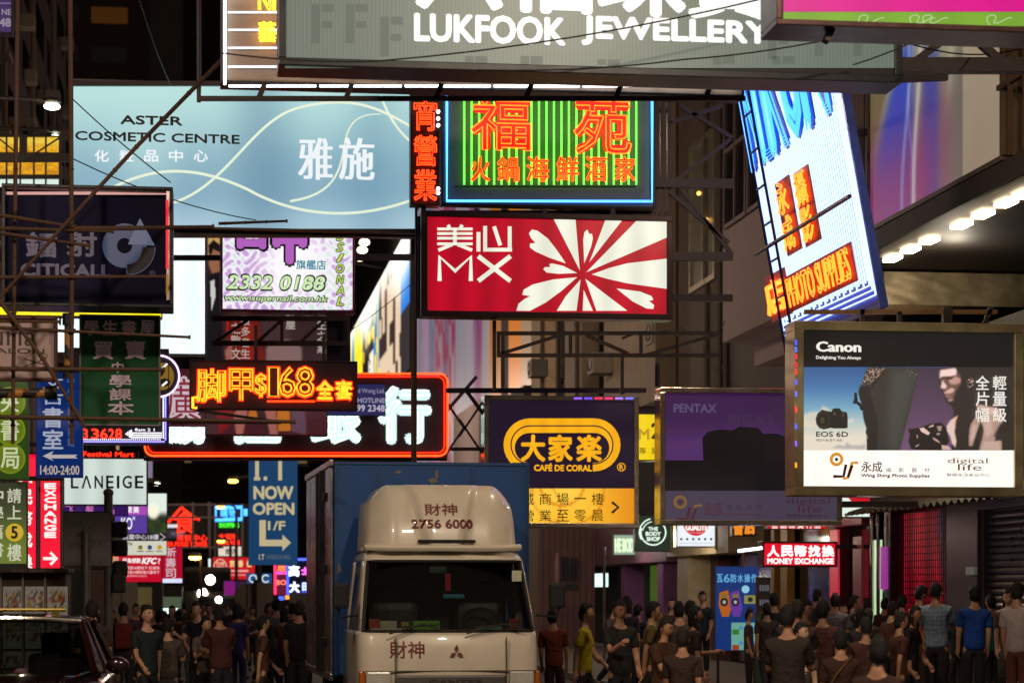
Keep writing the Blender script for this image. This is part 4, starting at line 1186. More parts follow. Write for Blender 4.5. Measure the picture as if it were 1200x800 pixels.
cv.poly(q3((40,600),(740,600),(740,780),(40,780)), (66,26,32), 1); cv.poly(q3((70,610),(180,600),(160,700),(90,770)), (120,20,26), 1.2)
cv.poly(q3((250,690),(275,605),(312,605),(322,690)), (176,98,26), .5); cv.poly(q3((435,605),(516,605),(518,745),(442,750)), (182,102,28), .5); cv.poly(q3((312,605),(365,605),(385,750),(330,700)), (50,24,34), .8)
cv.poly(q3((172,650),(200,605),(262,615),(230,770),(190,770)), (158,92,80), .8); cv.poly(q3((362,620),(430,605),(442,770),(394,770)), (158,92,80), .8); cv.poly(q3((516,612),(610,612),(612,770),(526,750)), (92,62,78), .8)
cv.a += (cv.rs.rand(*cv.X.shape)[..., None]-.5)*6
s.sheet(cv, CA_(.95), 'printed_picture', 0)
a_, b_ = s.pt(384.5, 480), s.pt(411, 263)
MB().box(a_[0], b_[0], .05, .2, a_[1], b_[1]).build('dark_side_panel', P(40,32,36), s.root)
e = lambda *c: E(c, .85)
GY = e(190,176,164)
for t_, x0, y0, h in (('之歡文人',271,384,15),('最多音生',282,376,13),('紅塵',335,366,14),('為生之業',371,366,14)):
    for k, ch in enumerate(t_): s.text(ch, x0+rnd.uniform(-1,1), y0+k*h-6, x0+11, y0+k*h+h-8, GY, .01, 4, res=2)
s.text('Chow', 354, 368, 368, 373, GY, 0, 4, res=2, shear=.3)
for y in (374, 403): s.beam((248, y), (408, y), .08, -.1, mat=D((92,72,54), .5, .3))
for a, b in (((250,403),(290,376)), ((300,403),(330,376)), ((330,374),(330,403)), ((350,403),(380,376)), ((408,374),(408,403))): s.beam(a, b, .05, -.1, mat=D((92,72,54), .5, .3))
s.beam((411,300),(520,300), .1, .15)
s.done()

# --- pawn/bank neon in a red tube frame
s = Sign('red_framed_sign', 'long dark sign with pale neon characters inside a double red tube', 'neon sign', 39, 168, 437, 525, 536, .3, None, DARK, 0, .02, body=D((58,18,22), .5, 0, .2, 3))
def rrect(x0, y0, x1, y1, r, n=5):
    out = []
    for cx, cy, a0 in ((x1-r,y0+r,-90),(x1-r,y1-r,0),(x0+r,y1-r,90),(x0+r,y0+r,180)):
        for q in range(n+1): a = R(a0+90*q/n); out.append((cx+r*math.cos(a), cy+r*math.sin(a)))
    return out
s.tube(rrect(170,438,524,534,10), RED_N, .016, .06, closed=True); s.tube(rrect(173.5,441.5,520.5,530.5,8), RED_B, .013, .05, closed=True)
PALE = E((206,238,232), 1.15)
for ch, x0, x1 in (('鵬',196,242),('程',262,330),('銀',362,424),('行',442,506)):
    s.text(ch, x0, 452, x1, 521, PALE, .06, 8, part='neon_character'); s.neon(ch, x0+2, 453.5, x1-2, 519.5, E((225,250,245), 2.2), .012, .07)
s.beam((168,537),(525,537), .06, .15); s.beam((525,480),(560,440), .06, .2); s.beam((525,470),(545,500), .04, .2); s.beam((545,500),(525,530), .04, .2)
s.done()
s = Sign('blue_hotline_plate', 'small navy plate with a hotline number on the red tube sign', 'sign plate', 38.6, 378, 449, 452, 487, .06, E((42,42,92), .8), P(30,30,60), 1, .01)
s.text('ld Wong Ltd.', 418, 455, 451, 462, E((150,140,170), .8), .02, 1, res=2); s.text('HOTLINE', 419, 466, 451, 472, E((170,160,190), .8), .03, 1, res=2); s.text('99 2348', 418, 474, 451, 482, E((200,190,210), .8), .03, 1, res=2)
s.done()
s = Sign('cinema_plate', 'maroon hoarding with a white outlined character left of the $168 neon', 'billboard', 37.9, 186, 432, 241, 500, .1, E((70,26,34), .8), DARK, 0, .01)
s.text('廣', 192, 440, 236, 495, E((206,186,196), .9), .05, 1); s.text('廣', 195, 443, 233, 492, E((140,44,58), .9), .0, 3)
s.done()

# --- $168 neon
s = Sign('price_neon', 'red and yellow neon of a nail offer reading $168 on a black board', 'neon sign', 34, 222, 422, 419, 480, .22, None, DARK, 2, .02, body=P(34,12,14))
Y1, Y2 = E((255,160,30), 2.6), E((255,44,12), 5.0)
for ch, x0, y0, x1, y1, kk in (('脚',230,432,265,472,1),('甲',268,432,297,470,1),('$',298,438,313,466,1),('1',314,430,327,466,2),('6',326,430,347,466,2),('8',346,430,368,466,2),('全',370,446,391,469,1),('套',392,446,413,469,1)):
    s.neon(ch, x0, y0, x1, y1, Y2, .016, .06); s.neon(ch, x0+1.3, y0+1.3, x1-1.3, y1-1.3, Y1, .011, .10)
s.tube([(313,470.5),(369,470.5)], Y2, .014, .06); s.tube([(231,478),(226,478),(226,466),(231,466)], E((255,140,30), 4), .02, .06, 'neon_corner')
s.beam((230,480),(330,494), .04, .1); s.beam((200,494),(330,494), .05, .1, mat=BAMBOO); s.beam((300,422),(300,380), .05, .15); s.beam((380,422),(380,390), .05, .15)
s.done()

# --- left cluster
s = Sign('salon_board', 'dim white hair salon board with scissors in a dark red frame at far left', 'shop sign', 24.6, -60, 370, 67, 446, .12, P(196,168,164), P(92,34,30), 3.5, .03)
s.text('uria', -10, 382, 42, 405, P(52,38,42), 0, 1); s.text('SALON', -15, 408, 52, 414, P(52,38,42), .01, 1)
s.line([(26,430),(55,420)], 1, P(52,38,42), 'scissors', 1); s.line([(28,420),(55,428)], 1, P(52,38,42), 'scissors', 2)
for c_ in ((52,417),(53,431)): s.ring([(c_[0]+4*math.cos(q*.5236), c_[1]+2.6*math.sin(q*.5236)) for q in range(12)], [(c_[0]+3*math.cos(q*.5236), c_[1]+1.8*math.sin(q*.5236)) for q in range(12)], P(52,38,42), 'scissors', 1)
s.text('店', 1, 431, 10, 438, P(90,60,60), 0, 1, res=2)
s.done()
s = Sign('green_bookshop_sign', 'dark green unlit board with lilac characters for school textbooks', 'shop sign', 26, 93, 369, 188, 499, .12, P(34,98,58, rough=.85), P(150,140,152), 2, .03)
LV = P(250,226,255)
for k, ch in enumerate('學生書屋'): s.text(ch, 98+22*k, 375, 116+22*k, 393, LV, .025, 1)
s.text('買', 109, 400, 133, 421, LV, .03, 1); s.text('賣', 146, 399, 171, 421, LV, .03, 1)
for ch, x0, y0, x1, y1 in (('中',131,424,145,437),('學',128,439,154,453.5),('課',128,455,154,469),('本',126,470,157,486)): s.text(ch, x0, y0, x1, y1, LV, .025, 1)
s.text('好又一年', 126, 489, 157, 496, P(150,40,50), 0, 1, res=2)
s.done()
s = Sign('blue_bookroom_sign', 'narrow blue board with a white left-pointing arrow and opening hours', 'shop sign', 27.5, 42, 436, 97, 559, .15, E((10,44,110), .75), E((8,30,84), .8), 1.5, .02)
BW = E((170,176,196), .85)
for ch, y0, y1 in (('文',441,456),('古',459,474),('書',477,501),('室',503,526)): s.text(ch, 50, y0, 74, y1, BW, .02, 1)
for k, ch in enumerate('中小學教會書籍'): s.text(ch, 79, 441+12*k, 87, 451+12*k, E((110,120,160), .7), 0, 1, res=2)
s.poly([(50,534),(63,528),(60,532.5),(91,532.5),(88,534.5),(91,536.8),(60,536.8),(63,540)], E((190,180,180), .85), 'arrow', 1)
s.text('14:00-24:00', 47, 545, 93, 556, E((190,176,160), .85), .02, 1)
s.done()
s = Sign('lime_disc_sign', 'dark green board with characters on a column of lime discs at far left', 'shop sign', 27, -22, 440, 33, 561, .15, E((44,76,16), .7), E((40,60,20), .6), 1, .02)
for ch, cy in (('央',471),('書',504),('局',537)):
    s.disc(12, cy, 18, 18, E((126,142,24), .75), 'disc', 1); s.disc(12, cy, 15.5, 15.5, E((104,126,24), .75), 'disc', 2)
    s.text(ch, 1, cy-13, 22.5, cy+12, E((206,214,170), .85), .015, 3)
s.done()
s = Sign('fifth_floor_sign', 'olive green board with a yellow figure five in a disc at far left', 'shop sign', 26, -40, 564, 32, 667, .12, None, P(40,50,30), 1, .02)
def olive(u, w): return mixc((34,48,20), (108,128,40), smooth(.1, .85, w))
s.picture(-39, 565, 31, 660, olive, 6, 20, CA_(.75), 'panel', 0); s.rect(-39, 660, 31, 666, P(14,14,14), 'panel', 0)
LC = E((206,206,180), .85)
for ch, y0, y1 in (('請',572,589),('上',592,608),('樓',637,657)): s.text(ch, 8.5, y0, 25, y1, LC, .015, 1)
s.disc(17, 623.5, 10.5, 10.5, E((206,170,40), .9), 'disc', 1); s.text('5', 13, 616, 21, 631, P(50,50,20), .04, 3)
for k, ch in enumerate('中學舊書'): s.text(ch, -12, 572+21*k, 4, 589+21*k, LC, .015, 1)
s.done()
s = Sign('red_lightbox', 'tall red lightbox mostly hidden behind the olive green board', 'shop sign', 42, 18, 530, 44, 671, .3, EP((240,14,52), 1.1, 6, .1, False), D((90,70,80), .4, .5), 2, .03)
for k, ch in enumerate('人民幣找換'): s.text(ch, 22, 548+25*k, 38, 566+25*k, WHITE, .03, 1)
s.beam((18,540),(-90,540), .08, .15); s.done()
s = Sign('red_exchange_lightbox', 'tall red lightbox reading MONEY EXCHANGE downwards with a white arrow', 'shop sign', 41, 45, 500, 73, 671, .3, EP((240,10,48), 1.1, 6, .1, False), D((110,90,100), .4, .5), 2.5, .03)
yy = 521
for ch in 'MONEY EXCHANGE':
    if ch != ' ': s.text(ch, 52, yy, 66, yy+7, WHITE, .08, 1)
    yy += 8.15 if ch != ' ' else 4
s.line([(50.5,654),(64,654)], 3.4, WHITE, 'arrow', 1); s.line([(59,647),(66.5,654),(59,661)], 3.2, WHITE, 'arrow', 2)
s.beam((45,520),(-90,520), .08, .15); s.done()

# --- LED running sign behind the green board
s = Sign('led_number_sign', 'black board with red dot-matrix digits and a dotted white arrow behind the green board', 'LED sign', 36, 84, 408, 198, 521, .2, P(20,18,26), DARK, 1, .02)
def dots(pts, step, m, r, part, off=.05):
    mb_ = s.mb(part, m)
    for (a, b) in zip(pts[:-1], pts[1:]):
        n = max(1, int(math.hypot(b[0]-a[0], b[1]-a[1])/step))
        for k in range(n):
            x, y = a[0]+(b[0]-a[0])*k/n, a[1]+(b[1]-a[1])*k/n
            X, Z = s.pt(x, y); mb_.box(X-r, X+r, -off-.012, -off, Z-r, Z+r)
VI = E((130,120,255), 3.0); WD = E((240,236,255), 2.0); RD = E((255,40,20), 3.0)
dots([(194,466),(194,517)], 1.9, VI, .011, 'led_border'); dots([(191.5,466),(191.5,515)], 1.9, WD, .009, 'led_border')
dots([(96,517.5),(194,517.5)], 1.9, VI, .011, 'led_border'); dots([(96,515),(190,515)], 2.4, WD, .008, 'led_border')
ov = [(187+23*math.cos(R(a)), 441+24*math.sin(R(a))) for a in range(-92, 95, 6)]
s.poly([(187+22*math.cos(R(a)), 441+23*math.sin(R(a))) for a in range(0, 360, 12)], P(40,30,30), 'emblem_plate', 1)
s.disc(190, 441, 14, 16, E((130,96,20), .9), 'emblem', 2); s.disc(186, 437, 6, 5, P(60,40,20), 'emblem', 3, 9); s.disc(193, 448, 7, 5, P(60,40,20), 'emblem', 3, 8)
dots(ov, 2.1, E((226,190,255), 2.6), .014, 'led_border')
s.line([(190,432),(196,426)], 2.4, WHITE, 'bulb', 4); s.line([(190,452),(196,447)], 2.4, WHITE, 'bulb', 4)
for ch, x0, x1 in (('3',97,103),('3',107,116),('6',117.5,126),('2',127,134),('8',135,143)):
    s.text(ch, x0, 502, x1, 514.5, RD, .03, 3, part='led_digit')
for k, (x, h) in enumerate([(148,1),(150,2.5),(152,4),(154,5)]): dots([(x,509.5-h),(x,509.5+h+.01)], 1.7, WD, .010, 'led_arrow')
for y in (507.5, 510, 512.5): dots([(156,y),(191,y)], 2.0, WD, .010, 'led_arrow')
s.text('8am 2 1', 158, 501.5, 181, 505, WD, 0, 3, part='led_text', res=1)
s.beam((84,420),(0,420), .08, .1); s.done()
s = Sign('red_ticker_sign', 'thin black ticker strip with small red letters above the plain white lightbox', 'LED sign', 43, 94, 527, 162, 537, .15, None, DARK, .3, .01, body=P(30,22,26))
s.text('Festival Mart', 97, 529, 157, 535, RD, .03, 3, part='led_text', res=2); s.beam((94,532),(-60,532), .05, .1); s.done()

# --- lower left, further off
s = Sign('cream_lightbox', 'plain white lightbox with thin dark widely spaced capitals at the left', 'shop sign', 40, 74, 536, 173, 592, .3, EP((200,214,206), 1.0, 7, .12), D((120,124,124), .4), 1.5, .02)
x = 83
for ch, w in zip('LΛNEIGE', (9,11.5,10,9,3,11,10)):
    s.text(ch, x, 557, x+w, 572, P(40,44,44), .02, 1); x += w + 3.6
s.beam((74,560),(-80,560), .08, .15); s.beam((172,566),(225,571), .03, .1); s.done()
s = Sign('violet_strip_sign', 'violet strip sign with pink characters below the plain white lightbox', 'shop sign', 44, 74, 590, 150, 604, .2, E((52,22,90), .9), DARK, .6, .02)
for k, ch in enumerate('飞 髮 品'): 
    if ch != ' ': s.text(ch, 76+12*k, 592, 86+12*k, 602, E((196,110,170), .9), .02, 1, res=2)
s.beam((74,596),(-60,596), .06, .1); s.done()
s = Sign('magenta_violet_sign', 'violet lightbox with a magenta header just right of the grey road sign', 'shop sign', 52, 134, 590, 173, 625, .25, None, DARK, .6, .02)
s.rect(134.5, 591, 172.5, 603, E((166,70,176), 1.0), 'panel', 0); s.rect(134.5, 603, 172.5, 624.5, E((84,56,150), 1.0), 'panel', 0)
for k, ch in enumerate('萊美'): s.text(ch, 148+8*k, 593, 155+8*k, 601, WHITE, .02, 1, res=2)
s.text('KO', 142, 606, 155, 620, WHITE, .01, 1); s.text('"', 155.5, 605, 158, 609, WHITE, 0, 1); s.done()
s = Sign('flower_photo_sign', 'tall photo lightbox of a pale blossom over a strip of small round emblems', 'advert sign', 55, 133, 577, 196, 651, .25, None, D((110,104,70), .5), .8, .02)
def bloss(u, w):
    c = mixc((226,238,226), (30,38,22), smooth(.42, .62, w)); d = math.hypot(u-.3, (w-.45)*1.6)
    c = mixc(c, (250,246,220), smooth(.42,.2,d)); return mixc(c, (70,96,40), .5*hsh(int(u*6),int(w*8)) if w > .66 else 0)
s.picture(173, 578, 195.3, 624, bloss, 14, 22, CA_(1.0), 'panel', 0)
s.rect(134, 624, 195.3, 633.5, E((34,30,34), 1.0), 'panel', 0); s.rect(134, 633.5, 195.3, 650, E((206,206,186), 1.0), 'panel', 0)
s.text('商業中心18樓', 144, 625.5, 186, 632, E((214,206,214), 1.0), .01, 1, res=2); s.line([(187.5,624.5),(193.5,629),(187.5,633)], .8, E((220,214,210), 1.0), 'arrow', 1)
s.text('6678', 144, 635, 155, 639, P(50,50,50), .02, 1, res=1)
for x, cc in ((164.5,(130,116,40)),(175.5,(60,66,120)),(187,(190,150,30))): s.disc(x, 641, 2.8, 2.8, E(cc, 1.0), 'emblem', 1, 14); s.rect(x-4, 645, x+4, 646, P(120,120,110), layer=1)
s.done()
s = Sign('red_chicken_sign', 'crimson lightbox with slanted white initials below the flower photo', 'shop sign', 52, 131, 650, 190, 682, .25, E((190,10,42), 1.0), D((120,20,30), .4), .6, .02)
s.text('旺角想歎', 144, 653.5, 165, 659.5, WHITE, .02, 1, res=2); s.text('KFC', 166, 653, 184, 660.5, WHITE, .05, 1, shear=.25); s.text('?', 185, 654, 188, 660, WHITE, 0, 1)
s.text('•山東街38號地下 好滋味', 142, 663, 187, 667, E((240,200,200), 1.0), .01, 1, res=1); s.text('•彌敦道54號旺角大廈地下', 142, 668, 187, 672, E((240,200,200), 1.0), .01, 1, res=1); s.text('(旺角地鐵站C3出口)', 145, 673, 172, 676, E((240,180,180), 1.0), 0, 1, res=1)
s.rect(131.5, 652, 139, 662, E((206,150,110), 1.0), layer=1); s.done()
s = Sign('sushi_sign', 'narrow red upright sign with handwritten characters over a pale strip', 'shop sign', 60, 190, 640, 214, 683, .25, E((170,6,40), 1.0), DARK, .5, .02)
for k, ch in enumerate('新壽司'): s.text(ch, 194, 641+12.4*k, 206, 652+12.4*k, E((214,186,196), 1.0), .01, 1, res=2)
s.rect(190.6, 677.5, 213.5, 682.5, E((210,216,250), 1.1), 'lower_strip', 1); s.done()

# seafood tower: open steel frame with neon
s = Sign('seafood_neon', 'open steel frame with a red neon food character under a red neon roof', 'neon sign', 110, 193, 590, 246, 642, .6, None, STEEL, 0, .02, body=P(20,14,16))
RF = E((255,36,16), 2.6)
s.line([(197,612),(212,595),(215,595)], 3, RF, 'neon_roof', 10); s.line([(212,594),(224,603),(234,609)], 2.6, RF, 'neon_roof', 11)
s.text('食', 203, 598, 230, 625, RF, .02, 12, part='neon_character')
for k, ch in enumerate('海鮮中心'): s.text(ch, 207+9.3*k, 626, 215+9.3*k, 634, RF, .01, 12, part='neon_lettering', res=2)
s.text('SEA FOOD TOWER', 194, 634.5, 243, 640, RF, .03, 12, part='neon_lettering', res=2)
s.rect(195, 614, 210, 618, E((230,220,226), 1.0), 'white_strip', 10); s.rect(196, 620, 217, 630, E((44,40,52), 1.0), 'plate', 9)
s.text('BAR & CAFE', 201, 623, 216, 627, E((140,130,140), .8), 0, 13, res=1)
for x in (194, 226, 245): s.beam((x, 588), (x, 642), .12, -.1, mat=D((150,140,140), .5, .3))
for y in (591, 606, 641): s.beam((193, y), (262, y), .1, -.1, mat=D((150,140,140), .5, .3))
s.done()
s = Sign('shopping_neon', 'stack of blue, green and red neon lettering on a steel frame, far down the street', 'neon sign', 112, 246, 590, 292, 652, .5, None, STEEL, 0, .02, body=P(16,16,20))
BL = E((60,150,255), 3.0)
s.tube([(253,594.5),(283,594),(283,608),(253,609)], BL, .09, .15, closed=True); s.text('購', 258, 596, 267, 606, BL, .02, 6, part='neon_character', res=2); s.text('物', 268, 596, 277, 606, BL, .02, 6, part='neon_character', res=2)
s.text('SHOPPING', 256.5, 612, 280, 618, E((60,230,40), 1.6), .05, 6, part='neon_lettering', res=2)
s.text('大酒樓', 256, 625, 279, 631.5, RF, .03, 6, part='neon_lettering', res=2); s.text('CHINA ROSE', 254, 632.5, 281, 638, RF, .05, 6, part='neon_lettering', res=1)
s.rect(256, 640, 284, 651, E((226,214,196), 1.0), 'panel', 6); s.text('飯店', 264, 642, 277, 649, P(60,40,40), .02, 8, res=2)
s.rect(285, 596, 290, 604, BL, 'panel', 6)
for x in (246, 252, 284, 292): s.beam((x, 590), (x, 652), .11, -.1, mat=D((150,140,140), .5, .3))
s.done()
s = Sign('red_oval_sign', 'wide red lightbox with a cream oval badge and three cream characters', 'shop sign', 100, 249, 652, 299, 679, .4, E((196,16,30), 1.0), DARK, .5, .02)
s.ring([(258+8*math.cos(q*.2618), 665+10.5*math.sin(q*.2618)) for q in range(24)], [(258+7.2*math.cos(q*.2618), 665+9.7*math.sin(q*.2618)) for q in range(24)], E((236,210,180), 1.0), 'badge', 3)
for k, t_ in enumerate(('THE', 'SIZZLIN', 'WOK')): s.text(t_, 253, 658+5*k, 263, 662+5*k, E((236,210,180), 1.0), .02, 3, res=1)
for k, ch in enumerate('京香樓'): s.text(ch, 269+10*k, 656, 275+10*k, 664, E((240,216,150), 1.0), .03, 3, res=2)
s.rect(266, 667.5, 291, 669.5, E((230,170,160), 1.0), layer=3); s.rect(266, 672.5, 288, 674, E((220,140,130), 1.0), layer=3); s.done()
s = Sign('glasses_sign', 'small blue sign with round white outlined letters above the pale hoarding', 'shop sign', 75, 289, 671, 319, 684, .2, E((26,76,130), .9), P(30,60,100), .5, .02)
for cx, cl in ((296.5, 0), (311.5, 1)):
    a0, a1 = (0, 360) if not cl else (40, 320)
    s.line([(cx+4.2*math.cos(R(a)), 677.5+4.2*math.sin(R(a))) for a in range(a0, a1+1, 20)], 1.5, E((220,230,236), 1.0), 'lettering', 2)
s.line([(300.7,677.5),(304,677.5)], 1.3, E((220,230,236), 1.0), 'lettering', 3); s.done()
s = Sign('pink_neon_sign', 'upright pink and orange neon sign left of the blue-white one by the truck', 'neon sign', 80, 321, 654, 337, 697, .3, E((110,30,60), .8), DARK, 0, .02)
s.tube([(322,655.5),(336,655.5)], E((255,60,150), 3), .05, .08); s.tube([(322.3,656),(322.3,696)], E((255,40,80), 3), .04, .08); s.tube([(322,671),(336,671)], E((255,60,150), 3), .04, .08)
s.text('居', 325, 659, 335, 669, E((255,110,60), 2.5), .03, 3, part='neon_character', res=2); s.text('BO', 323.5, 679, 335.5, 685, E((255,120,90), 1.8), .04, 3, res=2); s.done()
s = Sign('blue_white_neon', 'blue-edged neon sign with white glowing characters beside the truck', 'neon sign', 78, 336, 654, 366, 697, .3, P(16,16,60), DARK, 0, .02)
s.text('高', 338, 662, 351, 675, E((220,232,255), 2.5), .05, 3, part='neon_character', res=2); s.text('大', 339, 681, 351, 694, E((220,232,255), 2.5), .05, 3, part='neon_character', res=2)
s.text('士', 353, 664, 362, 673, E((255,90,230), 2.2), .06, 3, part='neon_character', res=2); s.text('日', 354, 682, 359, 692, E((160,180,255), 2.5), .06, 3, part='neon_character', res=2)
s.tube([(338,696),(366,695)], E((60,80,255), 3), .05, .08); s.tube([(337,656),(337,696)], E((60,80,255), 2.5), .04, .08); s.tube([(337,655),(366,655)], E((70,90,255), 2.5), .04, .08); s.done()
s = Sign('blue_banner', 'tall dull blue banner reading NOW OPEN with a cream bent arrow', 'banner', 58, 291, 538, 349, 662, .15, E((20,66,108), .8), P(24,60,96), .5, .01)  # dim light on the banner is put into a low glow
CR = E((196,182,140), .9)
s.rect(299, 540, 303.5, 559, CR, layer=1); s.rect(297.5, 559, 305, 562.5, CR, layer=2); s.rect(309, 558, 313, 562.5, CR, layer=1); s.rect(326, 540, 330.5, 562.5, CR, layer=1)
s.text('NOW', 297, 569, 344, 585, CR, .05, 1); s.text('OPEN', 296, 588.5, 345, 603, CR, .05, 1); s.text('1/F', 314, 610, 334.5, 621, CR, .04, 1)
s.poly([(304,609),(311.5,609),(311.5,632),(331,632),(331,626),(341,635.5),(331,645),(331,639.5),(304,639.5)], CR, 'arrow', 1)
s.text('I.T', 303.5, 649, 310, 655.5, CR, .02, 1, res=2); s.text('HONG KONG', 313, 649.5, 340, 655, E((110,120,120), .8), .0, 1, res=1)
s.beam((349,545),(362,545), .06, .1); s.done()

s = Sign('violet_slatted_sign', 'dim violet slatted panel below the red oval badge sign', 'shop sign', 92, 262, 680, 276, 706, .3, EP((150,30,140), .6, 30, .5), DARK, .4, .02); s.done()
s = Sign('dark_violet_board', 'dark violet board between the slatted violet panel and the hoarding', 'shop sign', 90, 276, 680, 290, 698, .3, E((52,18,64), .8), DARK, .4, .02); s.done()
s = Sign('magenta_roundel', 'small glowing magenta round sign low beside the pale hoarding', 'shop sign', 84, 281, 697, 291, 710, .2, None, DARK, 0, .02, body=P(30,10,30)); s.disc(286, 703.5, 5, 6, E((230,60,220), 1.4), 'disc', 4); s.done()
for (nm, lab, Y, x0, y0, x1, y1, cc, k) in (
 ('small_blue_sign', 'tiny blue and white lit sign left of the crimson chicken sign', 60, 104, 668, 111, 676, (60,110,255), 1.4), ('small_yellow_sign', 'tiny yellow lit sign just right of the red exchange lightbox', 62, 73, 624, 79, 640, (230,220,60), 1.0),
 ('pale_pink_sign', 'tiny pale pink lit sign right of the plain white lightbox', 70, 173, 540, 179, 560, (150,130,160), .7), ('white_slip_sign', 'tiny upright white lit sign below the seafood neon', 118, 244, 654, 247, 664, (225,240,235), 1.2),
 ('cyan_sign', 'tiny cyan lit sign far down the street right of the white lamps', 150, 262, 640, 266, 648, (90,200,230), 1.2), ('amber_strip', 'tiny amber lit strip low beside the truck flank', 74, 334, 697, 340, 702, (255,150,40), 2), ('blue_glow_sign', 'tiny electric blue lit strip below the pink upright neon', 76, 326, 698, 333, 703, (70,90,255), 2),
 ('red_shop_strip', 'thin red lit strip low at the far end of the street', 160, 224, 690, 240, 693, (255,60,40), 1.4), ('green_shop_strip', 'thin green lit strip low at the far end of the street', 170, 248, 672, 256, 674, (90,220,140), 1.0), ('warm_shop_strip', 'wide warm lit shop strip at the far end of the street', 175, 270, 692, 288, 696, (255,200,120), 1.0)):
    s = Sign(nm, lab, 'shop sign', Y, x0, y0, x1, y1, .2, E(cc, k), DARK, .25, .02); s.done()
# --- right-hand pavement signs
s = Sign('round_green_sign', 'dark green square sign with a white ring around three lines of white capitals', 'shop sign', 52, 744, 598, 788, 646, .25, E((28,44,32), .9), P(30,44,34), 1, .02)
def arcl(cx, cy, r, a0, a1): return [(cx+r*math.cos(R(a)), cy+r*math.sin(R(a))) for a in range(a0, a1+1, 6)]
WG = E((222,244,226), 1.15)
s.line(arcl(765.5, 623.5, 14.6, -70, 205), 1.7, WG, 'ring', 1); s.line(arcl(765.5, 623.5, 16.2, 150, 262), 1.5, WG, 'ring', 2); s.line(arcl(765.5,623.5,12.6,190,262), 1.1, WG, 'ring', 3)
s.text('THE', 759.5, 617, 771, 621.5, WG, .05, 2); s.text('BODY', 756.5, 622.5, 774.5, 627.5, WG, .06, 2); s.text('SHOP', 757.5, 628.5, 773.5, 633.7, WG, .06, 2)
s.beam((788,606),(880,606), .07, .12); s.done()
s = Sign('pale_fascia_sign', 'pale green glowing fascia letters beside the round green sign', 'shop sign', 56.5, 719, 626, 748, 650, .3, E((150,176,150), .9), P(120,140,120), .6, .02)
s.text('HE BODY', 720, 630, 747, 647, E((220,240,200), 1.1), .05, 1); s.done()
s = Sign('white_round_logo_sign', 'white lightbox with the lower half of a red disc, beside the round green sign', 'shop sign', 47, 792, 598, 839, 641, .25, EP((236,244,250), 1.0, 8, .05), D((200,190,160), .4), 1.5, .02)
s.disc(815.5, 612.5, 15, 15, E((206,20,36), 1.0), 'disc', 1)
s.text('GUALITE', 803, 614, 829, 621.5, WHITE, .06, 3); s.text('PHOTO EXPRESS', 806, 623, 826, 625, E((240,200,200), 1.0), 0, 3, res=1)
for k in range(6): s.text('▪', 797+7*k, 630, 799.5+7*k, 632.5, P(80,84,90), 0, 2, res=1)
s.rect(796, 635.5, 835, 636.5, E((190,206,216), 1.0), layer=1)
s.beam((839,610),(920,610), .07, .12); s.done()
s = Sign('orange_letter_sign', 'orange cut-out letters hanging under the purple camera advert', 'shop sign', 44, 858, 604, 886, 628, .2, None, D((90,70,50), .5), 1, .02, body=P(60,50,44))
s.text('書', 859, 604, 871, 627, E((240,140,40), 1.0), .05, 4); s.text('店', 872, 604, 885, 626, E((240,140,40), 1.0), .05, 4); s.beam((886,612),(960,612), .06, .1); s.done()
s = Sign('money_exchange_sign', 'red lightbox with white characters over the words MONEY EXCHANGE', 'shop sign', 38, 893, 634, 981, 664, .3, EP((222,10,38), 1.05, 10, .12), D((90,30,36), .35, .3), 2.4, .03)
for k, ch in enumerate('人民幣找換'): s.text(ch, 899+16*k, 638.5, 913.5+16*k, 652, E((255,250,250), 1.4), .045, 1)
s.text('MONEY EXCHANGE', 899, 653.5, 977, 660.5, E((255,240,240), 1.3), .06, 1)
s.beam((981,640),(1040,640), .07, .15); s.done()
s = Sign('red_strip_sign', 'thin red lit strip of characters just above the MONEY EXCHANGE lightbox', 'shop sign', 39.5, 900, 612, 968, 619.5, .3, E((200,20,34), 1.0), DARK, .5, .02)
for k in range(6): s.text('金銀珠寶行店'[k], 904+10*k, 613, 912+10*k, 619, E((255,220,214), 1.1), .03, 1, res=2)
s.beam((968,614),(1040,614), .07, .15); s.done()
s = Sign('white_wedge_sign', 'small white and red lightbox end showing under the lit camera advert', 'shop sign', 35.5, 985, 582, 1020, 606, .4, E((226,240,230), 1.0), D((120,40,40), .4), 1, .02)
s.poly([(994,583),(1019,583),(1019,594),(1004,594)], E((200,20,36), 1.0), layer=1); s.beam((1020,590),(1060,590), .07, .15); s.done()

# poster stand with coloured gadgets
s = Sign('gadget_poster', 'blue and mint poster of toy-coloured gadgets standing on the right pavement', 'poster', 36, 838, 663, 889, 762, .08, E((24,64,140), .55), P(60,70,90), .6, .01)
s.rect(857, 729, 888.4, 761, E((126,196,176), .6), 'lower_panel', 1)
for k, ch in enumerate('瓦6防水操作'): s.text(ch, 840+8*k, 672, 847+8*k, 682, E((110,190,240), .75), .02, 2, res=2)
for cx, cc in ((849,(196,104,30)), (862,(110,60,170))):
    s.poly([(cx-6,694),(cx+4,691),(cx+8,712),(cx+5,722),(cx-3,722),(cx-7,708)], E(cc, .7), 'gadget', 2); s.disc(cx-.5, 705, 4.6, 5, E((40,40,46), .6), 'gadget', 3, 14); s.disc(cx-.5, 705, 2, 2.2, E((200,200,200), .6), 'gadget', 4, 10); s.rect(cx-3.5, 695.5, cx+3, 700, E((150,130,50), .6), 'gadget', 3)
s.disc(873.5, 690, 4.6, 4.6, E((150,214,240), .8), 'badge', 2, 18)
s.rect(872, 697, 886, 707, E((150,150,80), .7), 'photo', 2); s.disc(879, 702, 3, 3, E((40,50,50), .6), 'photo', 3, 12); s.disc(879, 714, 4, 4, E((40,40,50), .6), 'photo', 2, 12)
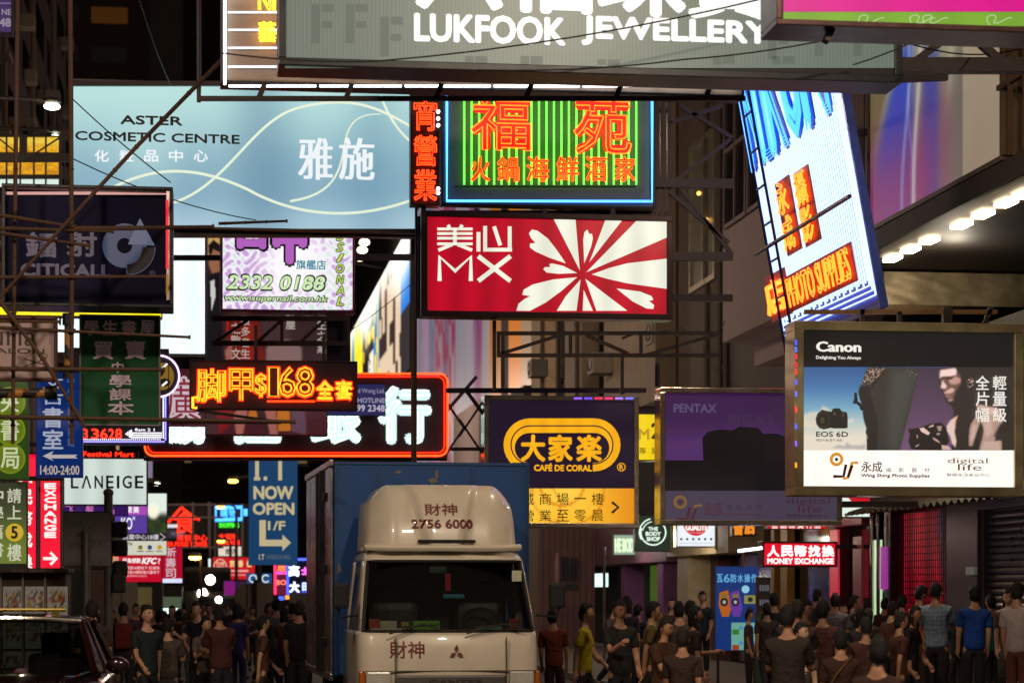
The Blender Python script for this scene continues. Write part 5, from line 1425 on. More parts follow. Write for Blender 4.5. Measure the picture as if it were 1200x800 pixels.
for x, y, cc in ((862,740,(60,130,50)),(877,740,(200,40,100)),(862,758,(170,70,40)),(877,757,(190,50,50))): s.rect(x-4, y-3, x+4, y+3, E(cc, .7), 'photo', 3); s.disc(x+6, y-5, 2.4, 2.4, E((80,150,210), .7), 'photo', 4, 10)
lp = s.mb('lamp_arm', CHROME); X, Z = s.pt(870, 663); lp.cyl((X, -.02, Z-.02), (X, -.02, Z+.22), .018)
X0, _ = s.pt(863, 646); X1, Z1 = s.pt(891, 644)
s.mb('lamp_tube', E((225,238,255), 4)).tube([(X0,-.12,Z1-.02),(X1,-.12,Z1+.03)], .025)
for x in (842, 885):
    X, Z = s.pt(x, 762); s.mb('leg', STEEL).box(X-.02, X+.02, .02, .06, .13-s.org.z, 0)
s.done()
s = Sign('card_rack_board', 'small dark upright board of card prices beside the blue gadget poster', 'notice board', 34, 886, 676, 903, 718, .05, P(50,40,44), P(140,80,50), .8, .015)
for y in (685, 702):
    for k in range(4): s.rect(890+3*k, y, 892+3*k, y+7, E((110,110,120), .6), 'print', 1)
X, Z = s.pt(894.5, 718); s.mb('post', P(60,90,60)).box(X-.12, X+.12, .01, .04, .13-s.org.z, 0); s.done()

# --- leaning blue-white neon parallel to the street, over the right pavement
XB = 8.25
yl, yr = YX(922, XB), YX(1034, XB)
zb_ = ZX(1034, 355, XB); zt_ = ZX(875, 20, XB); L = yl-yr; H = 4.6
t = thing('leaning_blue_neon', 'large leaning sign of dense blue-white tubes with red neon lettering at the right', 'neon sign', (XB, yl, zb_))
t.rotation_euler = (R(10.5), 0, R(-90))
MB().box(0, L, .01, .05, 0, H, .01).build('cabinet', D((30,50,130), .4, .1), t)
m = MB(); m.box(-.05, 0, -.03, .055, 0, H).box(L, L+.05, -.05, .055, -.06, H).box(0, L, -.05, .055, -.06, 0); m.build('frame', D((70,90,190), .35, .3), t)
BW_ = E((190,212,255), 1.75); BB = E((60,140,255), 3.2)
m = MB(); n = 46; ZB = 2.5
for k in range(n):
    x = .12+(L-.24)*k/(n-1)
    m.tube([(x, -.035, .30+.04*math.sin(k*2.1)), (x, -.035, H-.1)], .013, 6)
m.build('white_tube', BW_, t)
m = MB()
for q in range(3):
    a, b = .05+.09*q, .12+.07*q
    m.tube([(a, -.05, H-.05), (a, -.05, .45), (a, -.05, b), (L-a, -.05, b), (L-a, -.05, H-.05)], .014, 5)
m.build('blue_border_tube', E((130,150,255), 4), t)
xs = (.2, 1.0, 1.5, 2.35, 3.3, L-.32)
m, m1 = MB(), MB()
for ch, x0, x1 in zip('NIKON', xs[:-1], xs[1:]):
    w_ = x1-x0-.1
    put_text(m1, ch, x0-.05, ZB-.03, x0+w_+.05, ZB+1.78, -.06, .06)
    for q in range(4): put_neon(m, ch, x0+.035*q-.03, ZB+.045*q, x0+w_-.035*q+.03, ZB+1.75-.045*q, -.10, .012)
m.build('blue_lettering', BB, t); m1.build('blue_lettering_backing', P(10,36,170), t)
m, m2 = MB(), MB()
c1, c2 = yl-YX(948, XB), yl-YX(970, XB); cw = .58
for ch, x0, z0, z1 in (('永', c1, 1.66, 2.14), ('成', c1, 1.16, 1.66), ('攝', c2, 1.62, 2.10), ('影', c2, 1.14, 1.62)):
    put_neon(m, ch, x0, z0+.02, x0+cw, z1-.02, -.12, .009); m2.box(x0-.10, x0+cw+.08, -.075, -.055, z0-.03, z1+.01)
e0, e1 = yl-YX(940, XB), yl-YX(1017, XB)
put_neon(m, 'PHOTO SUPPLIES', e0+.1, .43, e1-.05, .83, -.12, .009); m2.box(e0, e1, -.075, -.055, .38, .88)
put_neon(m, '店', -.25, .46, e0-.1, .92, -.12, .02); m2.box(-.35, e0-.03, -.078, -.058, .36, 1.02)
m.build('red_lettering', E((255,112,30), 4.2), t); m2.build('red_lettering_backing', D((190,14,14), .5), t)
m = MB()
for x in (.62, 1.12): m.tube([(x, -.2, -.3), (x, -.2, H)], .022, 5)
for k in range(9): m.tube([(.62, -.2, .1+.52*k), (1.12, -.2, .1+.52*k)], .018, 5)
m.tube([(-.05, -.2, 1.36), (L+.1, -.2, 1.36)], .03, 5); m.build('ladder', P(24,24,40), t)
m = MB(); m.bar((.6,.1,2.9),(.6,2.7,2.6),.09).bar((L-.6,.1,2.9),(L-.6,2.7,2.6),.09); m.build('bracket', STEEL, t)

# --- large billboard above the canopy, parallel to the street
XR = 9.28
ya, yb = YX(1176, XR), YX(1020, XR)
t = thing('street_billboard', 'tall billboard of blue and violet drapery with a blank cream side above the canopy', 'billboard', (XR, (ya+yb)/2, 6.74))
on(t, 'cabinet', MB().box(XR+.03, XR+.3, ya, yb, 6.78, 9.66), DARK)
def drape(u, w):
    if u > .735: return mixc((186,168,142), (168,148,124), smooth(.2, 1, w))
    c = mixc((186,180,136), (124,112,104), smooth(.1, .8, w))
    edge = .02+.30*smooth(.75, -.1, w)
    c = mixc((120,104,70), c, smooth(edge-.03, edge+.02, u)) if w < .62 else c
    k1 = smooth(edge-.02, edge+.10, u)*smooth(.42, .30, u)*smooth(-.15, .35, w)
    k2 = smooth(.40, .47, u)*smooth(.60, .52, u)*smooth(.15, .45, w)
    c = mixc(c, (44,72,200), .95*k1); c = mixc(c, (60,76,170), .9*k2)
    c = mixc(c, (150,46,116), .85*smooth(.35, .95, w)*smooth(.62,.45,u)); c = mixc(c, (150,70,110), .5*smooth(.3, .8, w)*smooth(.5,.6,u)*smooth(.72,.6,u))
    hi = math.exp(-((u-.395-.03*math.sin(w*4+1))/.016)**2); c = mixc(c, (226,226,216), .75*hi)
    hi2 = math.exp(-((u-.30-.03*math.sin(w*5))/.012)**2)+.6*math.exp(-((u-.345-.02*math.sin(w*9))/.008)**2); c = mixc(c, (186,200,236), .55*hi2)
    c = mixc(c, (226,222,190), .55*math.exp(-((u-.63-.03*math.sin(w*5))/.03)**2)*smooth(.75,.3,w))
    return mixc(c, (112,104,96), smooth(.62, .735, u)*.6)
v, f, c = [], [], []
NXX, NZZ = 80, 40
for j in range(NZZ+1):
    for i in range(NXX+1):
        u, w = i/NXX, j/NZZ
        v.append((XR, yb+(ya-yb)*u, 9.6+(6.8-9.6)*w)); c += [*lin(drape(u, w)), 1.0]
for j in range(NZZ):
    for i in range(NXX):
        a = j*(NXX+1)+i; f.append((a, a+NXX+1, a+NXX+2, a+1))
me = bpy.data.meshes.new('printed_panel'); me.from_pydata(v, [], f); at = me.color_attributes.new('print', 'FLOAT_COLOR', 'POINT'); at.data.foreach_set('color', c)
me.materials.append(CA_(.68)); o = bpy.data.objects.new('printed_panel', me); COL.objects.link(o); o.parent = t; o.location = -Vector(t.location)
on(t, 'frame', MB().box(XR-.05, XR+.3, ya-.1, ya, 6.78, 9.66).box(XR-.05, XR+.3, yb, yb+.1, 6.78, 9.66).box(XR-.06, XR+.3, ya-.1, yb+.1, 6.74, 6.8), D((90,72,56), .5))
m = MB()
for k in range(6): m.bar((XR-.06, ya-.4-.5*k, 6.74), (XR-.06, ya-.4-.5*k, 9.66), .05)
m.bar((XR-.06, ya-3.1, 7.6), (XR-.06, ya, 7.6), .06).bar((XR-.06, ya-3.1, 8.9), (XR-.06, ya, 8.9), .06)
on(t, 'side_framework', m, D((96,70,50), .5, .4))
from mathutils.bvhtree import BVHTree
# ================================================================ truck
TY = 23.0
tc_ = W(528, 690, TY)
truck = thing('delivery_truck', 'white cab delivery truck with a tall wind deflector and a blue box body', 'truck', (tc_.x, TY, 0), R(2.0))
WHP = D((226,216,196), .3, 0, .12, 4, 0, .6); TBL = D((14,78,150), .55, 0, .3, 2.5, .15); RUB = D((24,23,22), .7)
MAROON = P(120,32,36)
def rr(x, h, r):      # width profile helper
    return x
# cab skin: rows in z, columns across the front and down the sides
rows = [(.42,.97,.06),(.62,.98,.02),(.88,.985,.0),(1.10,.985,.02),(1.215,.98,.05),(1.26,.975,.07),(1.45,.955,.15),(1.65,.93,.235),(1.85,.905,.32),(1.965,.89,.375),(2.0,.88,.40),(2.05,.85,.46),(2.085,.76,.60)]
def cab_row(z, hw, fy):
    pts = []; rc = .16
    pts.append((-hw, 1.75, z))
    for y in (1.2, .7): pts.append((-hw, y, z))
    for k in range(5):
        a = math.pi + (math.pi/2)*k/4
        pts.append((-hw+rc+rc*math.cos(a), fy+.06+rc+rc*math.sin(a)-.0, z))
    n = 9
    for k in range(1, n):
        x = -hw+rc + (2*hw-2*rc)*k/n
        pts.append((x, fy+.06-.06*(1-(x/(hw-rc))**2), z))
    pts2 = [(-p[0], p[1], p[2]) for p in pts[:8]][::-1]
    return pts + pts2
grid = [cab_row(r[0], r[1]*.935, r[2]) for r in rows]; nc = len(grid[0])
m, gw, sw = MB(), MB(), MB()
def put_grid(mb, i0, i1, j0, j1):
    base = len(mb.v)
    for i in range(i0, i1+1): mb.v += grid[i][j0:j1+1]
    w = j1-j0+1
    for i in range(i1-i0):
        for j in range(j1-j0): mb.f.append((base+i*w+j, base+i*w+j+1, base+(i+1)*w+j+1, base+(i+1)*w+j))
put_grid(m, 0, 5, 0, nc-1); put_grid(m, 9, 12, 0, nc-1)
put_grid(m, 5, 9, 0, 1); put_grid(m, 5, 9, nc-2, nc-1)
put_grid(m, 5, 9, 2, 5); put_grid(m, 5, 9, nc-6, nc-3)
m.v += [(-.80,1.75,2.05),(.80,1.75,2.05),(.80,.6,2.085),(-.80,.6,2.085)]
i = len(m.v)-4; m.f.append((i,i+1,i+2,i+3))
cb = m.build('cab', WHP, truck, True)
md = cb.modifiers.new('solid', 'SOLIDIFY'); md.thickness = .03; md.offset = -1
put_grid(gw, 5, 9, 5, nc-6); gw.build('windscreen', glass_mat(.55), truck, True)
put_grid(sw, 5, 9, 1, 2); put_grid(sw, 5, 9, nc-3, nc-2); sw.build('side_window', glass_mat(), truck, True)
sl = MB()
lo, hi = grid[5][5:nc-5], grid[9][5:nc-5]
sl.tube([(p[0], p[1]-.008, p[2]) for p in lo]+[(p[0], p[1]-.008, p[2]) for p in [grid[i][nc-6] for i in (6,7,8)]]+[(p[0], p[1]-.008, p[2]) for p in hi[::-1]]+[(p[0], p[1]-.008, p[2]) for p in [grid[i][5] for i in (8,7,6)]], .016, 6, True)
sl.build('window_seal', RUB, truck)
# dark band under the windscreen with the wipers on it
band = MB()
for z0, z1 in ((1.222, 1.262),): pass
b0, b1 = grid[4][6:nc-6], grid[5][5:nc-5]
wp = MB()
for x0, x1 in ((-.62, -.12), (.16, .72)):
    wp.tube([(x0, -.03, 1.24), ((x0+x1)/2+.1, .03, 1.33), (x1, .015, 1.29)], .011, 5); wp.tube([(x0+.1, .02, 1.30), (x1, .03, 1.325)], .008, 4)
wp.build('wiper', RUB, truck)
for sx in (-1, 1):
    MB().box(*(sorted((sx*.60, sx*.85))), -.012, .05, .72, .86, .02).build('headlight', D((200,200,190), .15), truck)
    MB().box(*(sorted((sx*.855, sx*.915))), .03, .12, .72, .86, .015).build('indicator', D((190,100,20), .25), truck)
MB().box(-.56, .56, -.02, .05, .66, .82, .02).build('grille', D((90,88,84), .4), truck)
bp = MB(); bp.box(-.94, .94, -.10, .22, .36, .62, .04); bp.build('bumper', D((190,182,168), .45, 0, .3, 4), truck)
MB().box(-.26, .26, -.112, -.10, .42, .53).build('number_plate', P(210,206,190), truck)
t_ = MB(); put_text(t_, '財神', -.61, .99, -.26, 1.16, 0, .012); ctree = BVHTree.FromPolygons([Vector(v) for v in m.v], m.f)
for i, v in enumerate(t_.v): t_.v[i] = (v[0], ctree.ray_cast(Vector((v[0], -3, v[2])), Vector((0,1,0)))[0].y - .004 + v[1], v[2])
t_.build('lettering', MAROON, truck)
t_ = MB(); put_text(t_, 'CANTER', -.22, .72, .33, .775, -.024, .03); t_.build('lettering', P(50,44,40), truck)
em = MB()
for a in (90, 210, 330):
    cx, cz = .06+.042*math.cos(R(a)), 1.045+.042*math.sin(R(a))
    em.poly([(cx+.04*math.cos(R(a)), cz+.04*math.sin(R(a))), (cx+.022*math.cos(R(a+90)), cz+.022*math.sin(R(a+90))), (cx-.04*math.cos(R(a)), cz-.04*math.sin(R(a))), (cx-.022*math.cos(R(a+90)), cz-.022*math.sin(R(a+90)))], -.012)
em.build('emblem', P(120,60,50), truck)
sm = MB()
for x in (-.55, .57): sm.box(x-.004, x+.004, -.009, .03, .64, 1.2)
sm.box(-.88, .88, -.0055, .02, .86, .866)
sm.build('panel_seam', P(80,74,66), truck)
# inside
it = MB(); it.box(-.79, .79, 1.4, 1.72, .9, 2.0).box(-.7, -.2, .95, 1.35, .9, 1.55, .08).box(.2, .7, .95, 1.35, .9, 1.55, .08).box(-.6,-.3,1.15,1.3,1.5,1.75,.06).box(.3,.6,1.15,1.3,1.5,1.75,.06); it.build('seat', P(52,48,46), truck)
MB().box(-.81, .81, .24, .72, 1.0, 1.26, .04).build('dashboard', P(50,46,42), truck)
MB().tube([(.42+.19*math.cos(R(a)), .72+.07*math.sin(R(a)), 1.33+.15*math.sin(R(a))) for a in range(0, 360, 20)], .014, 6, True).build('steering_wheel', RUB, truck)
MB().box(-.16, .02, .42, .46, 1.84, 1.91, .015).build('rear_view_mirror', P(60,80,66), truck)
# things lying on the dashboard or hung in the cab
for nm, lab, cat, cc, bx in (
    ('red_tag', 'red tag hanging from the mirror inside the truck windscreen', 'tag', (200,30,50), (.0,.06,.40,.42,1.66,1.84)),
    ('blue_ornament', 'light blue curved ornament hanging inside the truck windscreen', 'ornament', (60,150,190), (-.02,.2,.40,.44,1.585,1.63)),
    ('white_sticker', 'pale sticker at the upper right of the truck windscreen', 'sticker', (210,215,190), (.68,.78,.335,.34,1.76,1.87)),
    ('tissue_box', 'cream box lying on the truck dashboard at the left', 'box', (206,196,160), (-.72,-.5,.34,.5,1.263,1.36)),
    ('paper_sheet', 'white paper lying along the left of the truck dashboard', 'paper', (220,214,200), (-.78,-.46,.24,.32,1.262,1.285)),
    ('green_bottle', 'green packet lying on the truck dashboard beside the cream box', 'packet', (120,180,40), (-.34,-.06,.34,.44,1.263,1.36)),
    ('yellow_packet', 'small yellow packet lying between the box and the green packet on the dashboard', 'packet', (190,170,60), (-.46,-.38,.3,.38,1.263,1.35)),
    ('red_cushion', 'dark red lump on the truck dashboard at the lower right', 'cushion', (150,40,40), (.64,.76,.3,.42,1.263,1.38)),
    ('orange_pouch', 'orange-red pouch on the dashboard by the left windscreen corner', 'pouch', (190,70,50), (-.79,-.68,.3,.4,1.263,1.38)),
    ('pale_notebook', 'pale green notebook on the dashboard near the right wiper', 'notebook', (110,150,90), (.3,.58,.3,.4,1.263,1.3))):
    c_ = ((bx[0]+bx[1])/2, (bx[2]+bx[3])/2, bx[4])
    o = MB().box(bx[0]-c_[0], bx[1]-c_[0], bx[2]-c_[1], bx[3]-c_[1], 0, bx[5]-bx[4], .012).build(nm, D(cc, .5, 0, .3, 20), None)
    o.location = Matrix.Rotation(R(2.0), 3, 'Z') @ Vector(c_) + Vector((tc_.x, TY, 0)); o.rotation_euler = (0,0,R(2.0)); tag(o, lab, cat)
sd = MB()
for z in (1.44, 1.56, 1.66): sd.ball((-.835, .34, z), .014)
for z in (1.52, 1.60): sd.ball((.82, .34, z), .012)
for z in (1.32, 1.38): sd.ball((-.83, .26, z), .022)
# mirrors
for sx, dz in ((-1, 0), (1, 0)):
    mi = MB(); x0, x1 = sorted((sx*1.02, sx*1.18)); mi.box(x0-.01*0, x1, .0, .14, 1.49, 1.745, .03); mo = mi.build('wing_mirror', RUB, truck)
    MB().tube([(sx*.91, .2, 1.42), (sx*1.1, .06, 1.40), (sx*1.12, .07, 1.5)], .013, 6).build('mirror_arm', RUB, truck)
# wind deflector
df = MB(); nn, mm_ = 24, 12
def defl(s_, t_):
    # s_ -1..1 across, t_ 0..1 from the lower lip back over the top
    hw = .775 - .03*t_
    z = 2.10 + .66*math.sin(min(1, t_*1.25)*math.pi/2)
    y = .46 + .55*t_**1.5 + (.5*max(0, t_-.8)/.2)
    side = abs(s_)
    drop = .20*max(0, (side-.72)/.28)**2.4
    z = z - drop*smooth(.2, .9, t_)
    ridge = smooth(.0, .12, (.30+.36*t_) - side)
    y = y - .085*ridge + .22*max(0, (side-.6)/.4)**2
    x = hw*s_*(1 - .05*t_)
    return (x, y, z)
for j in range(mm_+1):
    for i in range(nn*2+1): df.v.append(defl(-1+i/nn, j/mm_))
W2 = nn*2+1
for j in range(mm_):
    for i in range(W2-1): df.f.append((j*W2+i, j*W2+i+1, (j+1)*W2+i+1, (j+1)*W2+i))
# close the sides and the back
for sgn in (0, W2-1):
    i0 = len(df.v); ps = [df.v[j*W2+sgn] for j in range(mm_+1)]
    df.v += [(p[0], 1.72, p[2]) for p in ps]
    for j in range(mm_): df.f.append((j*W2+sgn, (j+1)*W2+sgn, i0+j+1, i0+j))
i0 = len(df.v); df.v += [(p[0], 1.72, p[2]) for p in df.v[mm_*W2:(mm_+1)*W2]]
for i in range(W2-1): df.f.append((mm_*W2+i, mm_*W2+i+1, i0+i+1, i0+i))
dfo = df.build('wind_deflector', WHP, truck, True)
lip = MB(); lip.tube([defl(-1, 0), (-.79, .50, 2.11), (-.58, .40, 2.10), (0, .36, 2.10), (.58, .40, 2.10), (.79, .50, 2.11)], .035, 8); lip.build('deflector_lip', WHP, truck, True)
MB().box(-.28, .31, .36, .44, 2.155, 2.185, .008).build('deflector_slot', RUB, truck)
tx = MB()
tree = BVHTree.FromPolygons([Vector(v) for v in df.v], df.f)
def drape_text(t, x0, z0, x1, z1, bold=0.0):
    q = MB(); put_text(q, t, x0, z0, x1, z1, 0, bold)
    i = len(tx.v)
    for v in q.v:
        hit = tree.ray_cast(Vector((v[0], -3, v[2])), Vector((0, 1, 0)))
        tx.v.append((v[0], (hit[0].y if hit[0] is not None else .6) - .005 + v[1], v[2]))
    tx.f += [tuple(i+k for k in f) for f in q.f]
drape_text('財神', -.205, 2.435, .135, 2.555, .012); drape_text('2756 6000', -.335, 2.30, .30, 2.395, .05)
tx.build('lettering', MAROON, truck)
# box body
bx0, bx1, by0, by1, bz0, bz1 = -1.0, 1.14, 1.98, 5.6, .75, 3.06
bd = MB(); bd.box(bx0, bx1, by0, by1, bz0, bz1, .03); bd.build('box_body', TBL, truck)
rb = MB()
for x in (bx0+.5, bx1-.62): rb.box(x-.012, x+.012, by0-.015, by0, bz0+.1, bz1-.02)
for x in (bx0+.01, bx1-.03): rb.box(x, x+.03, by0-.02, by0+.0, bz0, bz1)
rb.box(bx0, bx1, by0-.018, by0-.002, bz1-.03, bz1)
rb.build('box_rib', D((22,74,130), .5), truck)
rv = MB()
for k in range(38):
    z = bz0+.06*k+.05
    if z < bz1: rv.box(bx0+.018, bx0+.03, by0-.026, by0-.02, z, z+.012); rv.box(bx1-.022, bx1-.010, by0-.026, by0-.02, z, z+.012)
rv.build('rivet', D((60,60,66), .4, .5), truck)
pt_ = MB()
for x, z, w, h in ((.08,2.86,.06,.03),(-.95,1.9,.04,.06),(.12,2.93,.02,.05),(-.3,2.95,.04,.02),(.95,2.0,.03,.05)): pt_.poly([(x-w,z),(x-.2*w,z-h),(x+w,z-.3*h),(x+.4*w,z+h),(x-.5*w,z+.8*h)], by0-.004)
pt_.build('paint_chip', P(120,110,96), truck)
SIL = D((190,184,188), .26, 1.0, .4, 2.5, .25)
sp = MB()
n = 5
for k in range(n):
    y0, y1 = by0+.05+k*(by1-by0-.1)/n, by0+.05+(k+1)*(by1-by0-.1)/n
    sp.box(bx0-.03, bx0, y0+.02, y1-.02, bz0+.02, bz1-.05, .01)
sp.build('side_panel', SIL, truck)
MB().box(bx0-.045, bx0+.0, by0, by1, bz1-.05, bz1+.02, .01).box(bx0-.04, bx0, by0, by1, bz0-.06, bz0+.02, .01).build('side_rail', SIL, truck)
MB().box(bx0-.075, bx0-.03, by0+1.0, by0+1.06, bz0, bz1-.05).box(bx0-.07, bx0-.03, by0+1.55, by0+1.6, bz0, bz1-.05).build('door_bar', DARK, truck)
hg = MB()
for z in (1.1, 1.9, 2.7): hg.box(bx0-.07, bx0-.03, by0+.6, by0+.72, z-.05, z+.05, .01)
hg.build('hinge', DARK, truck)
MB().box(-.4, .35, 1.2, 5.5, .45, .72).box(-.9, 1.0, 1.8, 5.55, .68, .76).build('chassis', DARK, truck)
for x in (-.76, .80):
    for y in (.75, 4.6):
        w_ = MB().tube([(x-.12, y, .38), (x+.12, y, .38)], .38, 24); wo = w_.build('wheel', RUB, truck)
        MB().tube([(x-.125, y, .38), (x+.125, y, .38)], .2, 16).build('rim', D((170,168,160), .4, .6), wo)

# ================================================================ taxi at the lower left
xp = W(-4, 690, 19.2)
taxi = thing('taxi', 'dark red saloon taxi with a bar across its roof, at lower left', 'taxi', (xp.x, 19.2, 0), R(-1))
CARP = D((34,9,11), .16, 0, .1, 3, 0, 1.0)
def car_section(y):
    # returns roof height, half width at the belt, belt height, half width of the roof
    pass
prof = [(-.95,.62,.62),(-.9,.80,.74),(-.5,.92,.80),(.35,.97,.83),(.55,1.00,.84)]
body = MB()
ys = [-1.0,-.9,-.45,.35,.6,2.6,3.0,3.5,3.6]
hw = [.72,.80,.85,.86,.86,.86,.85,.80,.74]
bt = [.60,.74,.86,.93,.95,.97,.95,.92,.80]
n0 = len(ys)
for y, w_, z in zip(ys, hw, bt):
    for a in [(-w_*.9,.24),(-w_,.36),(-w_*1.01,.62),(-w_*.97,z-.05),(-w_*.9,z),(0,z+.03),(w_*.9,z),(w_*.97,z-.05),(w_*1.01,.62),(w_,.36),(w_*.9,.24)]: body.v.append((a[0], y, a[1]))
for i in range(n0-1):
    for j in range(10): body.f.append((i*11+j, i*11+j+1, (i+1)*11+j+1, (i+1)*11+j))
body.f.append(tuple(range(11))); body.f.append(tuple((n0-1)*11+j for j in range(11))[::-1])
body.build('body', CARP, taxi, True)
# cabin: pillars and roof, glass between
bsl = [(-.77,.60),(-.775,2.55)]
RZ = 1.44
def rf(y): return RZ - .05*((y-1.5)/.85)**2
roof = MB()
ry = [1.08,1.2,1.5,1.9,2.2,2.3]
for y in ry:
    for x in (-.60,-.57,-.4,0,.4,.57,.60): roof.v.append((x, y - (.06*(1-(x/.6)**2) if y < 1.1 else 0), rf(y) + (.02*(1-(x/.6)**2)) - (.045 if abs(x) > .59 else 0)))
for i in range(len(ry)-1):
    for j in range(6): roof.f.append((i*7+j, i*7+j+1, (i+1)*7+j+1, (i+1)*7+j))
ro = roof.build('roof', CARP, taxi, True); md = ro.modifiers.new('s', 'SOLIDIFY'); md.thickness = .04
pi = MB()
for sx in (-1, 1):
    pi.tube([(sx*.60, 1.09, 1.40), (sx*.68, .82, 1.2), (sx*.77, .46, .96)], [.03,.036,.045], 8)
    pi.tube([(sx*.60, 1.6, 1.40), (sx*.79, 1.55, .96)], .03, 6); pi.tube([(sx*.60, 2.28, 1.38), (sx*.77, 2.75, .96)], .05, 6)
    pi.tube([(sx*.605, 1.08, 1.405), (sx*.61, 1.6, 1.42), (sx*.605, 2.3, 1.39)], .026, 6)
pi.build('pillar', CARP, taxi, True)
MB().tube([(-.6, 1.06, 1.405), (-.3, 1.02, 1.425), (0, 1.0, 1.43), (.3, 1.02, 1.425), (.6, 1.06, 1.405)], .024, 8).build('windscreen_trim', CHROME, taxi, True)
MB().quadf([(-.76,.47,.97),(.76,.47,.97),(.59,1.08,1.40),(-.59,1.08,1.40)]).build('windscreen', glass_mat(), taxi)
g_ = MB()
for sx in (-1, 1): g_.quadf([(sx*.775,.5,.965),(sx*.785,1.55,.965),(sx*.605,1.58,1.40),(sx*.605,1.1,1.40)]).quadf([(sx*.785,1.58,.965),(sx*.775,2.7,.965),(sx*.605,2.25,1.38),(sx*.605,1.62,1.40)])
g_.build('side_window', glass_mat(), taxi)
MB().quadf([(-.75,2.75,.965),(.75,2.75,.965),(.59,2.3,1.38),(-.59,2.3,1.38)]).build('rear_window', glass_mat(), taxi)
bar_ = MB(); bar_.tube([(-.62, 1.45, 1.50), (.44, 1.45, 1.50)], .016, 8).box(-.5,-.44,1.42,1.48,1.43,1.49).box(.32,.38,1.42,1.48,1.43,1.49); bar_.build('roof_bar', D((120,104,40), .35, .6), taxi)
MB().box(-.28, .28, 1.2, 1.34, 1.45, 1.47, .01).build('roof_sign_base', RUB, taxi)
for sx in (-1, 1):
    MB().ball((sx*.93, .78, 1.03), (.10,.06,.075), 14, 10).build('wing_mirror', CARP, taxi, True)
    MB().box(*(sorted((sx*.5, sx*.78))), -1.02, -.9, .6, .74, .02).build('headlight', D((200,200,190), .15), taxi)
    for y in (-.35, 2.5):
        wo = MB().tube([(sx*.74, y, .31), (sx*.88, y, .31)], .31, 22).build('wheel', RUB, taxi)
        MB().tube([(sx*.80, y, .31), (sx*.885, y, .31)], .18, 14).build('rim', CHROME, wo)
st_ = MB()
for x in (-.36, .36): st_.box(x-.24, x+.24, 1.35, 1.5, .5, 1.12, .06).box(x-.13, x+.13, 1.38, 1.48, 1.1, 1.3, .04)
st_.build('seat', P(70,64,60), taxi)
MB().box(-.7, .7, .5, .9, .78, .95, .04).build('dashboard', P(40,38,36), taxi)

# ================================================================ bamboo scaffold at the left: each pole lashed on its own
def pole(name, label, pts, r, mat, Y=23.6, cat='pole', group=None, knots=True):
    ps = [W(p[0], p[1], p[2] if len(p) > 2 else Y) for p in pts]
    a = ps[0]
    t = thing(name, label, cat, a, 0, group)
    m = MB(); n = 10
    q = []
    for (p, s2) in zip(ps[:-1], ps[1:]): q += [p.lerp(s2, k/n) for k in range(n)]
    q.append(ps[-1])
    L = len(q)
    m.tube([tuple(p-a) for p in q], [r*(1-.25*k/L) for k in range(L)], 8); m.build('stem', mat, t, True)
    if knots:
        kn = MB()
        for k in range(1, L, 3):
            p = q[k]-a; d = (q[k]-q[k-1]).normalized()*.012
            kn.tube([tuple(p-d), tuple(p), tuple(p+d)], [r*.95, r*1.22, r*.95], 8)
        kn.build('node', D((104,66,40), .6), t)
    return t
G = 'bamboo poles of the scaffold at the left'
pA = pole('bamboo_pole', 'upright bamboo pole nearest the left edge, in front of the dark blue sign', [(21,-40),(17,300),(15,520)], .024, BAMBOO, 23.6, 'bamboo pole', G)
pB = pole('bamboo_pole', 'tall upright bamboo pole between the tenement and the cosmetics sign', [(82,-40),(84,300),(84,520)], .026, BAMBOO, 23.5, 'bamboo pole', G)
pole('bamboo_pole', 'long slanting bamboo pole rising to the right across the cosmetics sign', [(262,68),(160,172),(76,263),(-10,360)], .023, BAMBOO, 23.35, 'bamboo pole', G)
pole('bamboo_pole', 'slanting bamboo pole running down in front of the salon and green boards', [(-6,345),(50,420),(100,500)], .023, BAMBOO, 23.35, 'bamboo pole', G)
for lab, pts, r in (
    ('slightly falling bamboo rail highest across the dark blue sign', [(-20,249),(88,266)], .022),
    ('bamboo rail meeting the lower edge of the cosmetics sign', [(-20,267),(132,271)], .02),
    ('thin bamboo rail sloping down through the middle of the dark blue sign', [(-20,270),(105,288)], .02),
    ('level bamboo rail across the lower part of the dark blue sign', [(-20,325),(192,324)], .02),
    ('bamboo rail poking out to the right over the blank white lightbox', [(-20,383),(222,395)], .018),
    ('stout bamboo rail across the green bookshop board', [(-20,432),(192,433)], .024),
    ('long bamboo rail below the green board running right to the red tube sign', [(-20,488),(345,494)], .024),
    ('bamboo rail just above the salon board', [(-20,376),(70,377)], .018),
    ('long dark rail along the foot of the cosmetics sign', [(88,268),(250,266)], .026)):
    pole('bamboo_pole', lab, pts, r, BAMBOO, 23.45, 'bamboo pole', G)
for pp, pxs in ((pA, lambda y: 21-4*y/300 if y < 300 else 17-2*(y-300)/220), (pB, lambda y: 82+2*min(y, 300)/300)):
    for y in (250 if pp is pA else 265, 268, 274 if pp is pA else 285, 325, 376 if pp is pA else 388, 432, 489):
        c = W(pxs(y), y, 23.52) - Vector(pp.location); lb = MB()
        for q in range(3): lb.tube([(c.x+.036*math.cos(a*.628), c.y+.03+.06*math.sin(a*.628), c.z+(q-1)*.014+.01*math.cos(a*.628)) for a in range(10)], .006, 4, True)
        lb.build('lashing', D((40,34,32), .8), pp)
pole('bamboo_pole', 'long thin brown stick lying on the foot of the cosmetics sign', [(256,262),(336,259)], .02, BAMBOO, 29.4, 'bamboo pole', G)
